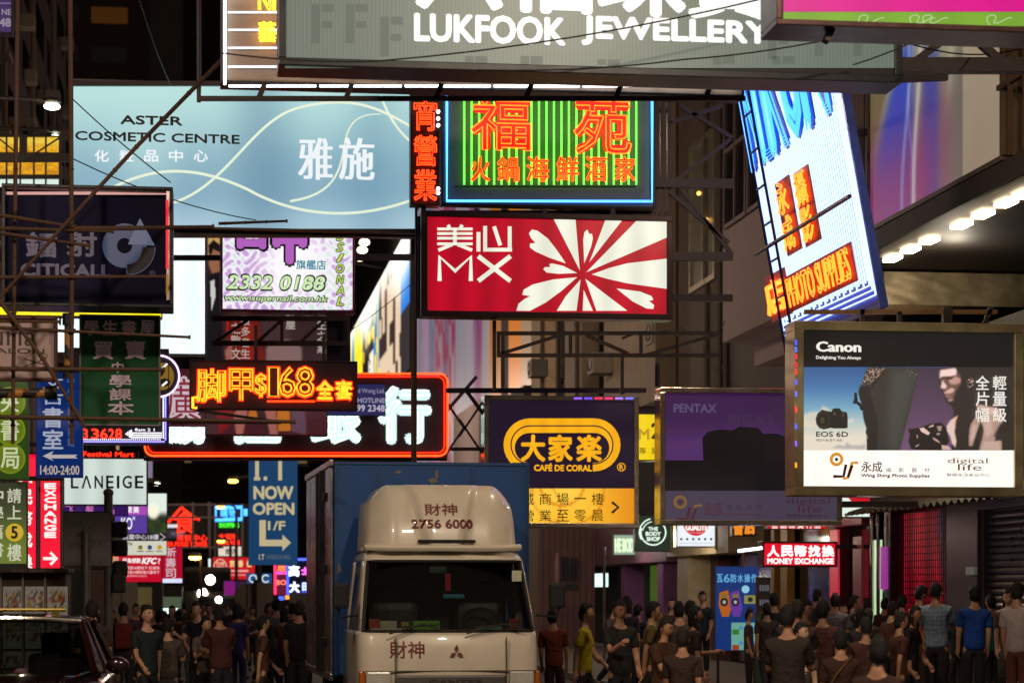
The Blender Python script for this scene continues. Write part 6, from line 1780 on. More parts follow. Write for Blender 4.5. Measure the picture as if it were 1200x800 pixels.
def striped(name, label, a, b, r):
    A, B = W(*a), W(*b); t = thing(name, label, 'pipe', A, 0, 'striped pipes on the scaffold')
    d = (B-A); L = d.length; d.normalize(); n = 40
    m1, m2, cp = MB(), MB(), MB()
    x = Vector((0,1,0)); y = d.cross(x)
    cols = 12
    for k in range(n):
        for q in range(cols):
            m = m1 if ((q + k*.6) % cols) < cols/2 else m2
            pts = []
            for kk, qq in ((k,q),(k,q+1),(k+1,q+1),(k+1,q)):
                an = 2*math.pi*qq/cols; pts.append(d*(L*kk/n) + (x*math.cos(an)+y*math.sin(an))*r)
            m.quadf(pts)
    m1.build('stripe', D((190,130,60), .4), t); m2.build('sleeve', P(40,34,32), t)
    for p in (Vector((0,0,0)), d*L): cp.tube([tuple(p-d*.06), tuple(p+d*.06)], r*1.5, 12)
    cp.build('end_cap', P(20,18,20), t)
striped('striped_pipe', 'upright orange and black striped pipe between the salon and green boards', (80,374,24.2), (80,436,24.2), .04)
striped('striped_pipe', 'level orange and black striped pipe below the salon board', (-6,461,24.2), (60,460,24.2), .05)

# steel posts
def steel_post(label, pts, r, Y, mat=STEEL):
    return pole('steel_post', label, pts, r, mat, Y, 'post', None, False)
steel_post('grey steel post in front of the red tube sign, left of the crimson flower sign', [(485,262),(485,858)], .045, 31.2, D((96,80,70), .4, .5))
steel_post('thin steel post at the top edge left of the tube-edged sign', [(233,-40),(233,101),(233,120)], .028, 24, D((120,112,110), .4, .6))
steel_post('slim pale pole on the right pavement beside the round green sign', [(708,640),(708,770),(708,820)], .03, 46, D((150,140,130), .4, .5))
# cables
CAB = P(26,24,26)
def cable(label, pts, r=.007):
    ps = []
    for (a, b) in zip(pts[:-1], pts[1:]):
        A, B = W(*a), W(*b)
        for k in range(8):
            t = k/8; p = A.lerp(B, t); p.z -= .12*4*t*(1-t)*(A-B).length/6; ps.append(p)
    ps.append(W(*pts[-1]))
    o = MB().tube([tuple(p-ps[0]) for p in ps], r, 5).build('cable', CAB, None); o.location = ps[0]
    return tag(o, label, 'cable', 'cables slung between the signs')
cable('thin cable slung across the front of the grey jewellery sign', [(258,62,19.4),(440,72,19.4),(905,-4,19.4)])
cable('lower cable from the jewellery sign frame to the magenta sign', [(560,82,19.4),(800,70,19.4),(1010,38,19.4)])
cable('thin cable falling across the cosmetics sign towards the dark blue sign', [(85,116,25.2),(200,214,25.2)])
cable('second thin cable crossing the lower cosmetics sign', [(85,186,25.4),(300,258,29.2)])
cable('cable between the magenta sign and the right-hand building', [(1050,46,18),(1200,56,22)])
cable('cable loop under the jewellery sign at its right end', [(1000,76,19.4),(1090,40,19.4),(1200,50,19.4)])
cable('thin cable hanging in front of the office tower', [(160,-10,26),(200,100,29)])
cable('cable from the film poster to the steel post', [(410,388,40),(485,330,40)])
cable('cable looping over the steel frames right of the flower sign', [(735,392,29),(800,384,29),(850,376,40)])

# ================================================================ left pavement furniture
def box_thing(name, label, cat, px0, px1, py0, Y, depth, mat, group=None, zb=None, part='panel'):
    a, b = W(px0, py0, Y), W(px1, py0, Y)
    zb = (.13 if (a.x < -4.7 or a.x > 6.7) else 0) if zb is None else zb
    t = thing(name, label, cat, ((a.x+b.x)/2, Y, zb), 0, group)
    w = (b.x-a.x)/2
    MB().box(-w, w, 0, depth, 0, a.z-zb, .015).build(part, mat, t)
    return t, w, a.z-zb
s = Sign('road_sign_back', 'grey back of a road sign with scratched graffiti on a post', 'road sign', 31, 74, 599, 131, 663, .03, P(126,122,118), STEEL, .8, .01)
GF = P(92,86,84)
for x, y in ((76,635),(76,659)):
    s.text('XEME', x, y-1, x+20, y+8, GF, 0, 1, shear=.2, res=2); s.text('QUIET', x+28, y-3, x+50, y+7, GF, 0, 1, shear=.2, res=2)
s.line(bez((84,616),(96,606),(104,618),(92,626))+bez((92,626),(84,632),(110,616),(112,612))[1:], 1.2, GF, 'graffiti', 1)
X, _ = s.pt(101, 0); s.mb('post', D((120,116,112), .4, .5)).cyl((X, -.05, -s.org.z), (X, -.05, s.pt(101, 622)[1]), .055)
s.done()
t = thing('traffic_light', 'tall grey post with black traffic light heads at its right, seen from behind', 'traffic light', W(127, 690, 32), 0); t.location.z = 0
MB().cyl((0,0,0), (0,0,W(127,577,32).z), .06).ball((0,0,W(127,577,32).z), (.075,.075,.06)).build('post', D((110,106,98), .5, .3), t)
for k, py in enumerate((620, 642, 666)):
    z = W(127, py, 32).z; hd = MB(); hd.box(.06, .26, -.06, .12, z-.11, z+.11, .04); hd.tube([(.16, .12, z), (.16, .26, z)], .10, 12); hd.build('signal_head', P(18,18,18), t)
MB().box(.05, .24, -.12, .05, W(127,690,32).z-.05, W(127,672,32).z, .03).build('control_box', P(28,26,26), t)
t, w, h = box_thing('utility_cabinet', 'brownish utility cabinet standing behind the traffic light', 'cabinet', 96, 128, 668, 38, .5, D((120,92,72), .6))
t, w, h = box_thing('site_hoarding', 'pale grey hoarding panels below the crimson chicken sign', 'hoarding', 129, 161, 682, 46, .1, D((176,164,146), .7))
MB().box(-w*.2, -w*.2+.02, -.015, 0, 0, h).build('joint', P(90,84,78), t)
t, w, h = box_thing('work_hoarding', 'pale hoarding with a rounded left edge under the small blue glasses sign', 'hoarding', 290, 320, 683, 62, .12, D((150,140,124), .7))
MB().cyl((-w-.02, .05, h-.35), (-w-.02, .14, h-.35), .34, 20).build('round_plate', D((150,140,124), .7), t)
MB().cyl((-w*.4, -.06, 0), (-w*.4, -.06, h+.1), .05).cyl((.3, -.06, 0), (.3, -.06, h-.5), .04).build('post', STEEL, t)
t, w, h = box_thing('metal_cabinet', 'grey metal cabinet standing left of the truck', 'cabinet', 340, 362, 694, 50, .6, D((130,122,122), .5, .3))
t, w, h = box_thing('street_booth', 'small lit kiosk with posters behind the hoarding panels', 'kiosk', 160, 190, 684, 70, 1.6, D((60,56,50), .6))
MB().box(-w*.9, w*.2, -.02, 0, h*.45, h*.95).build('poster', E((120,104,60), .35), t); MB().box(-w*.2, w*.2, -.03, -.021, h*.2, h*.3).build('lit_label', E((190,210,255), 1.0), t)
t, w, h = box_thing('bus_shelter', 'dark shelter with a dim lit strip beyond the hoarding', 'shelter', 188, 214, 686, 95, 1.6, P(26,28,28))
MB().box(-w*.9, w*.9, -.02, 0, h-1.0, h-.45).build('dim_panel', E((110,130,100), .4), t); MB().box(-w*.8, w*.6, -.03, 0, .7, .9).build('lamp_strip', E((225,255,245), 2), t)
# railing
t = thing('pedestrian_railing', 'low metal railing along the left kerb behind the taxi', 'railing', (-4.4, 24, 0))
m = MB(); m.bar((0,0,1.05),(0,16,1.05),.05).bar((0,0,.25),(0,16,.25),.04)
for k in range(54): m.bar((0,k*.3,.25),(0,k*.3,1.05),.018)
for k in range(9): m.bar((0,k*2,0),(0,k*2,1.12),.06)
m.build('rails', STEEL, t)
# news stand
t = thing('news_stand', 'news stand with rows of colourful magazine covers under a ledge at far left', 'news stand', W(28, 690, 34), 0); t.location.z = 0
x0 = W(-30, 690, 34).x - t.location.x; x1 = W(77, 690, 34).x - t.location.x
zt = W(28, 671, 34).z
MB().box(x0, x1, .08, 1.3, 0, zt, .02).build('cabinet', D((110,88,70), .6), t)
MB().box(x0, x1+.05, -.25, 1.3, zt, zt+.07, .015).build('ledge', D((90,66,60), .6), t)
nm = MB(); put_text(nm, 'MONEY EXCHANGE', x0+.55, zt+.01, x1-.15, zt+.055, -.252, .03, res=2); nm.build('ledge_lettering', P(160,140,140), t)
for k in range(4):
    xa, xb = W(-24+26*k+1, 690, 34).x-t.location.x, W(-24+26*k+25, 690, 34).x-t.location.x
    for j in range(3):
        za, zb2 = .35+.47*j, .35+.47*j+.43
        if zb2 > zt: zb2 = zt-.02
        cov = MB().quadf([(xa, .06, za), (xb, .06, za), (xb, .09, zb2), (xa, .09, zb2)])
        me = bpy.data.meshes.new('cover'); nx, nz = 12, 10; v, f, c = [], [], []
        for jj in range(nz+1):
            for ii in range(nx+1): v.append((xa+(xb-xa)*ii/nx, .06+.015*jj/nz, za+(zb2-za)*jj/nz)); h1 = hsh(ii*3+k*17, jj*5+j*31); c += [*lin(mixc((190,176,160), [(150,40,30),(60,50,40),(180,150,60),(120,110,110),(200,190,180)][int(h1*4.99)], .9 if (2 < jj < 9 and 1 < ii < 11) else .15)), 1]
        for jj in range(nz):
            for ii in range(nx): a = jj*(nx+1)+ii; f.append((a, a+1, a+nx+2, a+nx+1))
        me.from_pydata(v, [], f); at = me.color_attributes.new('print', 'FLOAT_COLOR', 'POINT'); at.data.foreach_set('color', c); me.materials.append(CA_(.25)); o = bpy.data.objects.new('magazine_cover', me); COL.objects.link(o); o.parent = t
    MB().box(W(-24+26*k-2.5,690,34).x-t.location.x, W(-24+26*k,690,34).x-t.location.x, .0, .08, .2, zt).build('divider', D((200,186,160), .6), t)

# ================================================================ street lamps and far traffic
def street_lamp(label, px, py, Y, col, k, side, r, group='street lamps down the street'):
    p = W(px, py, Y); X = side
    t = thing('street_lamp', label, 'street lamp', (X, Y, 0), 0, group)
    MB().tube([(0,0,0),(0,0,p.z-.1),(.1*(1 if p.x > X else -1),0,p.z+.05),((p.x-X)*.5,0,p.z+.14),(p.x-X,0,p.z+.12)], [.09,.06,.05,.045,.04], 8).build('post', D((84,80,76), .5, .4), t)
    MB().ball((p.x-X, 0, p.z+.10), (r*1.5, r*1.6, r*.55)).build('hood', D((84,80,76), .5, .4), t)
    MB().ball((p.x-X, 0, p.z), (r*1.3, r*1.3, r*.5)).build('lamp', E(col, k), t)
OR = (255,176,70)
street_lamp('orange street lamp left of the blue banner top', 273, 563.5, 70, OR, 9, W(304,690,70).x, .13)
street_lamp('orange street lamp over the blue neon frame', 258.5, 594, 100, OR, 9, W(277,690,100).x, .15)
street_lamp('orange street lamp over the green neon lettering', 249, 616, 120, OR, 8, W(266,690,120).x, .15)
street_lamp('orange street lamp over the lower red neon lettering', 259, 634, 105, OR, 8, W(270,690,105).x, .15)
street_lamp('large orange lamp hanging over the middle of the street', 228.5, 653, 90, OR, 22, W(236,690,90).x, .19)
street_lamp('white lamp high at the left before the tenement', 61, 125, 44, (255,250,225), 10, -5.2, .12)
street_lamp('small greenish white lamp above the yellow billboard', 65, 160, 47, (235,255,225), 8, -5.3, .075)
street_lamp('white lamp on a long arm right of the plain white lightbox', 184, 567, 75, (255,250,225), 5, W(168,690,75).x, .09)
def vehicle(label, px, py, Y, w, h, cc, lamps, name='oncoming_bus'):
    p = W(px, 690, Y); t = thing(name, label, 'bus' if h > 2.4 else 'car', (p.x, Y, 0), 0, None)
    bm = MB(); bm.box(-w/2, w/2, 0, 6 if h > 2.4 else 4, .35, h*.62, .12); bm.box(-w/2+.08, w/2-.08, .5 if h < 2.4 else .05, 5.9 if h > 2.4 else 3.3, h*.6, h, .15); bm.build('body', P(*cc), t)
    MB().box(-w/2+.15, w/2-.15, -.02 if h > 2.4 else .46, .0 if h > 2.4 else .5, h*.62, h*.92).build('windscreen', GLASSD, t)
    for sx in (-1, 1): MB().tube([(sx*(w/2-.1), .8, .35),(sx*(w/2-.35), .8, .35)], .35, 14).tube([(sx*(w/2-.1), 3.2, .35),(sx*(w/2-.35), 3.2, .35)], .35, 14).build('wheel', RUB, t)
    for (x, z, r, c, k) in lamps: MB().ball((x, -.04, z), (r, .05, r)).build('headlight', E(c, k), t)
    return t
WL = (255,250,225)
vehicle('oncoming minibus with a glaring white lamp below the orange street lamp', 243, 680, 96, 2.1, 2.6, (60,56,50), [(.12, 2.07, .2, WL, 26), (-.2, 1.5, .21, WL, 26)])
vehicle('oncoming car with paired white lamps beyond the minibus', 257, 704, 88, 1.75, 1.45, (40,40,44), [(-.02, 1.28, .13, WL, 18), (-.5, .9, .09, (255,190,90), 10), (.6, .8, .1, WL, 8)], 'oncoming_car')
# ================================================================ people
def skin_mesh(verts, edges, radii, sub=2):
    me = bpy.data.meshes.new('limbs'); me.from_pydata([tuple(v) for v in verts], edges, [])
    o = bpy.data.objects.new('limbs', me); COL.objects.link(o)
    o.modifiers.new('k', 'SKIN')
    for i, r in enumerate(radii): me.skin_vertices[0].data[i].radius = (r, r)
    me.skin_vertices[0].data[0].use_root = True
    o.modifiers['k'].use_smooth_shade = True
    sb = o.modifiers.new('s', 'SUBSURF'); sb.levels = sub; sb.render_levels = sub
    r = bpy.data.meshes.new_from_object(o.evaluated_get(bpy.context.evaluated_depsgraph_get()))
    bpy.data.objects.remove(o)
    V = [tuple(v.co) for v in r.vertices]; Fc = [tuple(p.vertices) for p in r.polygons]
    bpy.data.meshes.remove(r)
    return V, Fc
def person_proto(step=.0, arms=((5,8,15),(5,8,15)), longhair=False, stocky=1.0, headturn=0.0, nod=0.0, female=False):
    """step: stride angle in degrees; arms: (forward, outward, elbow bend) in degrees for left and right; faces -y"""
    parts = {}
    sw_ = .150 if female else .170
    V, Ed, Ra = [], [], []
    def add(p, r, par=None):
        V.append(Vector(p)); Ra.append(r)
        if par is not None: Ed.append((par, len(V)-1))
        return len(V)-1
    pel = add((0,0,.92), .125*stocky); wa = add((0,0,1.07), .115*stocky, pel); ch = add((0,-.005,1.24), .135*stocky, wa); uc = add((0,0,1.36), .105, ch)
    nk = add((0,.005,1.44), .055, uc); nk2 = add((0,-.012,1.52), .05, nk); add((0,-.015,1.56), .05, nk2)
    sV, sE, sR = [Vector((0,0,.80)),Vector((0,0,.93)),Vector((0,0,1.08)),Vector((0,-.005,1.25)),Vector((0,0,1.375)),Vector((0,.004,1.445))], [(0,1),(1,2),(2,3),(3,4),(4,5)], [.166*stocky,.162*stocky,.152*stocky,.158*stocky,.115,.072]
    for sx, (fw, out, eb) in zip((-1,1), arms):
        sh_ = add((sx*sw_,0,1.35), .056*stocky, uc)
        f_, o_ = R(fw), R(out)
        d = Vector((sx*math.sin(o_), -math.sin(f_)*math.cos(o_), -math.cos(f_)*math.cos(o_)))
        el = V[sh_] + d*.285; e = add(el, .041, sh_)
        f2 = R(fw+eb); o2 = R(out*.3)
        d2 = Vector((sx*math.sin(o2) - sx*math.sin(R(eb))*.25, -math.sin(f2), -math.cos(f2))).normalized()
        wr = el + d2*.235; w_ = add(wr, .027, e); pm = add(wr + d2*.05, .033, w_); pe = add(wr+d2*.085, .03, pm)
        side = Vector((0,-1,0)) - d2*Vector((0,-1,0)).dot(d2)
        if side.length < .2: side = Vector((-sx,0,0))
        side.normalize(); nrm = d2.cross(side)
        inn = nrm if nrm.x*sx < 0 else -nrm
        for q in range(4):
            b0 = V[pe] + side*(.024-.016*q) + d2*.012; ln = (.036,.042,.038,.028)[q]
            k1 = add(b0, .0105, pe); k2 = add(b0 + d2*ln*.8 + inn*.012, .0095, k1); add(b0 + d2*ln*1.3 + inn*.034, .008, k2)
        th = add(V[pm] + side*.034 + inn*.01, .012, pm); add(V[pm] + side*.046 + d2*.04 + inn*.02, .010, th)
        i = len(sV); sV += [Vector((sx*(sw_+.002),0,1.352)), V[sh_]+d*.12, V[sh_]+d*.215]; sR += [.072*stocky, .071*stocky, .070*stocky]; sE += [(4,i),(i,i+1),(i+1,i+2)]
    tV, tE, tR = [Vector((0,0,.95)), Vector((0,0,.87))], [(0,1)], [.135*stocky,.14*stocky]
    shoes = {}
    for sx in (-1,1):
        hp = add((sx*.088,0,.86), .085*stocky, pel); a = R(step*sx)
        kn_ = V[hp] + Vector((0,-math.sin(a),-math.cos(a)))*.40
        b = a - R(abs(step)*(.9 if a < 0 else .15)); an = kn_ + Vector((0,-math.sin(b),-math.cos(b)))*.39
        if an.z < .075 or True:
            an.z = max(an.z, .075)
        k = add(kn_, .056, hp); kk = add(an, .038, k); add(an+Vector((0,-.12,-.035)), .032, kk)
        i = len(tV); tV += [Vector((sx*.09,0,.85)), kn_, an+Vector((0,0,.03))]; tR += [.098*stocky,.078*stocky,.062]; tE += [(1,i),(i,i+1),(i+1,i+2)]
        shoes[sx] = MB().ball((an.x, an.y-.06, an.z-.035), (.048,.135,.042), 12, 8)
    bv, bf = skin_mesh(V, Ed, Ra)
    body = MB(); body.v, body.f = [(v[0], v[1]*.78 if (abs(v[0]) < sw_+.03 and abs(v[1]) < .2 and .8 < v[2] < 1.43) else v[1], v[2]) for v in bv], bf
    # head with face
    H = MB(); bm = bmesh.new(); bmesh.ops.create_uvsphere(bm, u_segments=20, v_segments=14, radius=1)
    for v in bm.verts:
        x, y, z = v.co
        jaw = 1 - .28*smooth(.1, -1, z)
        X, Y, Z = x*.077*jaw, y*.098*(1-.12*smooth(0,-1,z)), z*.122
        if y < -.75 and -.35 < z < .1 and abs(x) < .25: Y -= .022*(1-abs(x)/.25)*(1-abs(z+.15)/.3)      # nose
        if y < -.6 and .02 < z < .35: Y += .008*(1-abs(abs(x)-.38)/.4)                                  # eye sockets
        v.co = (X, Y, Z)
    ht = Matrix.Translation((0,-.028,1.615)) @ Matrix.Rotation(R(headturn), 4, 'Z') @ Matrix.Rotation(R(nod), 4, 'X')
    H.bm(bm, ht); bm.free()
    for sx in (-1,1):
        b2 = bmesh.new(); bmesh.ops.create_uvsphere(b2, u_segments=8, v_segments=6, radius=1)
        for v in b2.verts: v.co = (sx*.078+v.co.x*.012, .005+v.co.y*.02, -.01+v.co.z*.032)
        H.bm(b2, ht); b2.free()
    i = len(body.v); body.v += H.v; body.f += [tuple(i+q for q in f) for f in H.f]
    parts['body'] = body
    fe = MB()
    for sx in (-1,1):
        q = MB().ball((sx*.029, -.088, .014), (.013,.008,.006), 8, 6).box(sx*.03-.018, sx*.03+.018, -.097, -.09, .034, .041); fe.v, fe.f = fe.v + [tuple(ht @ Vector(v)) for v in q.v], fe.f + [tuple(len(fe.v)+k for k in f) for f in q.f]
    q = MB().ball((0, -.084, -.062), (.022,.008,.006), 8, 6); fe.f += [tuple(len(fe.v)+k for k in f) for f in q.f]; fe.v += [tuple(ht @ Vector(v)) for v in q.v]
    parts['face_feature'] = fe
    hr = MB(); bm = bmesh.new(); bmesh.ops.create_uvsphere(bm, u_segments=22, v_segments=16, radius=1)
    dl = [v for v in bm.verts if (v.co.y < -.35 and v.co.z < .42 + .1*math.sin(v.co.x*9)) or (v.co.z < (-.35 if not longhair else -2) and v.co.y < .2) or v.co.z < (-.80 if not longhair else -2)]
    bmesh.ops.delete(bm, geom=dl, context='VERTS')
    for v in bm.verts:
        x, y, z = v.co; w = 1 + .05*math.sin(x*13+z*11) + .05*math.sin(y*17+x*9) + .035*math.sin(z*29+x*23)
        zz = z*.133
        if longhair and z < 0: zz = z*.26; w *= .98
        v.co = (x*.088*w, y*.110*w, zz*w)
    hr.bm(bm, ht); bm.free(); parts['hair'] = hr
    v_, f_ = skin_mesh(sV, sE, sR); shp = MB(); shp.v, shp.f = [(v[0]*1.02, v[1]*.78 if abs(v[0]) < sw_+.03 else v[1], v[2]) for v in v_], f_
    parts['shirt'] = shp
    v_, f_ = skin_mesh(tV, tE, tR); tr = MB(); tr.v, tr.f = [(v[0], v[1]*.85 if v[2] > .8 else v[1], v[2]) for v in v_], f_
    parts['trousers'] = tr; parts['shoe'], parts['shoe '] = shoes[-1], shoes[1]
    return parts
def cloth(col, plaid=None, sc=9):
    key = ('cloth', col, plaid)
    if key in MC: return MC[key]
    m, n, b = newmat('cloth'); c = lin(col)
    tc = n.nodes.new('ShaderNodeTexCoord'); no = n.nodes.new('ShaderNodeTexNoise'); no.inputs['Scale'].default_value = 7; no.inputs['Detail'].default_value = 5; no.inputs['Distortion'].default_value = 1.2
    n.links.new(tc.outputs['Object'], no.inputs['Vector'])
    bp = n.nodes.new('ShaderNodeBump'); bp.inputs['Strength'].default_value = .7; bp.inputs['Distance'].default_value = .05
    n.links.new(no.outputs['Fac'], bp.inputs['Height']); n.links.new(bp.outputs[0], b.inputs['Normal'])
    b.inputs['Roughness'].default_value = .85
    rp = n.nodes.new('ShaderNodeValToRGB'); rp.color_ramp.elements[0].color = (*[q*.75 for q in c], 1); rp.color_ramp.elements[1].color = (*c, 1); rp.color_ramp.elements[0].position = .3; rp.color_ramp.elements[1].position = .7
    n.links.new(no.outputs['Fac'], rp.inputs[0]); out = rp.outputs[0]
    if plaid:
        sp_ = n.nodes.new('ShaderNodeSeparateXYZ'); n.links.new(tc.outputs['Object'], sp_.inputs[0]); acc = None
        for ax in ('X', 'Z'):
            mu = n.nodes.new('ShaderNodeMath'); mu.operation = 'MULTIPLY'; mu.inputs[1].default_value = 105; n.links.new(sp_.outputs[ax], mu.inputs[0])
            si = n.nodes.new('ShaderNodeMath'); si.operation = 'SINE'; n.links.new(mu.outputs[0], si.inputs[0])
            gt = n.nodes.new('ShaderNodeMath'); gt.operation = 'GREATER_THAN'; gt.inputs[1].default_value = .55; n.links.new(si.outputs[0], gt.inputs[0])
            if acc is None: acc = gt
            else:
                a_ = n.nodes.new('ShaderNodeMath'); a_.operation = 'ADD'; n.links.new(acc.outputs[0], a_.inputs[0]); n.links.new(gt.outputs[0], a_.inputs[1]); acc = a_
        hf = n.nodes.new('ShaderNodeMath'); hf.operation = 'MULTIPLY'; hf.inputs[1].default_value = .35; n.links.new(acc.outputs[0], hf.inputs[0])
        mx = n.nodes.new('ShaderNodeMix'); mx.data_type = 'RGBA'; n.links.new(hf.outputs[0], mx.inputs['Factor']); n.links.new(out, mx.inputs['A']); mx.inputs['B'].default_value = (*lin(plaid), 1); out = mx.outputs['Result']
    n.links.new(out, b.inputs['Base Color']); MC[key] = m
    return m
SKIN = [D((206,158,128), .5, 0, .12, 20), D((186,136,106), .5, 0, .12, 20), D((222,176,148), .5, 0, .12, 20)]
HAIR = [D((20,16,15), .75, 0, .4, 60, .5), D((38,27,21), .75, 0, .4, 60, .5), D((84,80,78), .75, 0, .4, 60, .5)]
FEAT = D((52,30,26), .5)
PROTO = {}
specs = {
 'stand': dict(arms=((3,7,12),(6,8,18))), 'phone': dict(arms=((38,6,75),(8,8,25)), nod=12), 'walk': dict(step=17, arms=((-18,7,14),(22,7,24))),
 'stride': dict(step=-21, arms=((24,6,28),(-20,8,10)), headturn=12), 'stocky': dict(stocky=1.18, arms=((30,10,72),(26,10,68)), nod=16),
 'woman': dict(female=True, longhair=True, arms=((4,6,16),(18,8,80)), stocky=.9), 'woman_walk': dict(female=True, longhair=True, step=14, stocky=.88, arms=((-12,6,12),(16,6,20)), headturn=-14), 'carry': dict(arms=((16,9,95),(3,8,10)), headturn=25)}
for k, v in specs.items():
    PROTO[k] = {}
    for nm, mb in person_proto(**v).items():
        me = bpy.data.meshes.new(nm.strip()); me.from_pydata(mb.v, [], mb.f); me.update(); me.polygons.foreach_set('use_smooth', [True]*len(me.polygons)); me.materials.append(FEAT)
        PROTO[k][nm] = me
def shoulder_bag(par, m, kind):
    b = MB()
    if kind == 'backpack':
        b.box(-.15, .15, .10, .27, .98, 1.40, .06); o = b.build('backpack', m, par, True); st = MB()
        for sx in (-1,1): st.tube([(sx*.10,.13,1.38),(sx*.12,.02,1.46),(sx*.12,-.11,1.36),(sx*.13,-.08,1.12),(sx*.13,.12,1.04)], .014, 5)
        st.build('strap', m, o)
    else:
        b.box(.14, .26, -.12, .16, .74, 1.0, .04); o = b.build('shoulder_bag', m, par, True); st = MB()
        st.tube([(.2,-.1,1.0),(.1,-.12,1.25),(-.1,-.06,1.45),(-.12,.06,1.44),(.05,.13,1.25),(.2,.12,1.0)], .012, 5); st.build('strap', m, o)
def person(px, top, Y, proto, face, shirt, trous, label, group, skin=0, hair=0, plaid=None, bag=None, height=None):
    p = W(px, top, Y); gz = .13 if (p.x > 6.78 or p.x < -4.78) else 0
    h = (p.z-gz) if height is None else height
    k = h/1.745
    t = thing('person', label, 'person', (p.x, Y, gz), R(face), group); t.scale = (k*(1.0 if k > .9 else .95),)*2 + (k,)
    pr_ = random.Random(label); t.rotation_euler = (R(pr_.uniform(-1.5, 2.5)), R(pr_.uniform(-2.2, 2.2)), R(face + (pr_.uniform(-16, 16) if group != 'people standing by the roller shutter' else 0)))
    for nm, me in PROTO[proto].items():
        o = bpy.data.objects.new(nm.strip(), me); COL.objects.link(o); o.parent = t
        mt = {'body': SKIN[skin], 'face_feature': FEAT, 'hair': HAIR[hair], 'shirt': cloth(shirt, plaid), 'trousers': cloth(trous), 'shoe': RUB}[nm.strip()]
        o.material_slots[0].link = 'OBJECT'; o.material_slots[0].material = mt
    if bag: shoulder_bag(t, cloth(bag[1]), bag[0])
    return t
# the sharp group at the right
G1 = 'people standing by the roller shutter'
NAVY, BLK, GREY = (40,42,56), (36,34,36), (84,82,82)
person(1098, 682, 29.3, 'stocky', 150, (150,178,204), BLK, 'heavy man seen from behind in a pale blue checked shirt by the red window', G1, 0, 0, (96,116,150))
person(1140, 685, 28.6, 'stand', 172, (24,78,178), BLK, 'man seen from behind in a bright blue polo shirt near the roller shutter', G1, 0, 0)
person(1194, 681, 27.0, 'carry', 130, (222,206,204), (120,70,50), 'man in a whitish pink shirt cropped by the right edge of the photo', G1, 0, 1)
person(1079, 685, 30.4, 'phone', 110, (196,92,30), (60,44,40), 'person in an orange shirt half hidden behind the checked shirt', G1, 1, 0, None, ('shoulder_bag', (40,34,34)))
person(1162, 696, 30.2, 'stand', 200, (20,120,124), BLK, 'person in a teal shirt half hidden behind the bright blue polo', G1, 1, 0)
person(1181, 690, 29.6, 'woman', -20, (120,80,74), GREY, 'long-haired woman facing the camera between the teal and pink shirts', G1, 2, 1)
# the passing crowd, each with its own clothes
G2 = 'people walking on the right-hand side of the street'
right = [
 (684, 706, 26, 'walk', 60, (206,190,20), NAVY, 'person in a bright yellow shirt walking right of the truck', 0, 0, None),
 (652, 712, 29, 'stand', 160, (122,48,26), (60,30,24), 'person in a rust-red top close to the right mirror of the truck', 1, 0, None),
 (735, 698, 33, 'woman', 170, (66,52,60), BLK, 'long-haired person in a dark plum top below the pale fascia letters', 1, 0, ('backpack', (40,36,36))),
 (758, 704, 27, 'walk', 95, (112,96,40), (50,44,36), 'person in an olive shirt below the round green sign', 0, 0, None),
 (716, 705, 37, 'stride', 40, (120,112,110), NAVY, 'person in a pale grey shirt by the slim pale pole', 2, 0, None),
 (790, 700, 36, 'woman_walk', 20, (96,58,50), BLK, 'long-haired person in a brick brown top below the white sign with the red disc', 2, 1, None),
 (806, 703, 30, 'stand', 120, (64,44,40), (44,40,40), 'person in a dark cocoa shirt left of the blue gadget poster', 1, 0, None),
 (823, 692, 40, 'phone', -40, (44,62,84), BLK, 'person in a slate blue shirt reading a phone by the cream pillar', 2, 0, None),
 (775, 722, 22, 'stocky', 30, (80,44,26), (40,30,26), 'heavy person in a chestnut shirt at the bottom right of centre', 1, 0, None),
 (906, 694, 33, 'stand', 190, (40,36,40), BLK, 'person in black standing under the MONEY EXCHANGE lightbox', 1, 0, ('backpack', (30,28,32))),
 (928, 702, 24, 'stocky', 170, (46,38,36), BLK, 'heavy person in a charcoal brown shirt low under the MONEY EXCHANGE lightbox', 1, 0, None),
 (958, 690, 37, 'carry', 100, (58,50,54), NAVY, 'person in a dark mauve-grey shirt right of the MONEY EXCHANGE lightbox', 1, 0, None),
 (980, 694, 31, 'stand', 165, (110,108,116), BLK, 'person in a mid grey shirt seen from behind before the chrome rails', 1, 0, None),
 (1000, 697, 34, 'walk', 80, (44,40,46), GREY, 'person in near-black with grey trousers before the lit shop panels', 1, 0, None),
 (1004, 712, 25, 'woman', 185, (56,54,62), BLK, 'long-haired person in a dark steel grey top, in front of the mid grey shirt', 1, 0, None),
 (1034, 700, 36, 'stand', 140, (72,48,44), BLK, 'person in an umber shirt left of the red window', 1, 0, None),
 (1058, 696, 33, 'stride', 160, (52,32,30), BLK, 'person in a very dark maroon shirt before the red window', 1, 0, None),
 (1052, 716, 23, 'walk', 110, (78,40,28), (44,30,26), 'person in a burnt sienna shirt low in front of the red window', 1, 0, None),
 (985, 736, 19, 'stand', 175, (60,32,22), (40,28,24), 'person in a dark russet shirt nearest the camera at lower right', 1, 0, ('shoulder_bag', (110,80,40))),
 (888, 700, 42, 'woman_walk', 0, (80,70,76), BLK, 'long-haired person in a dusty grey top beside the dark price board', 2, 0, None),
]
for (px, top, Y, pr, fc, sh, tr, lab, sk, hr, bag) in right:
    person(px, top, Y, pr, fc, sh, tr, lab, G2, sk, hr, None, bag)
G3 = 'people filling the street left of the truck'
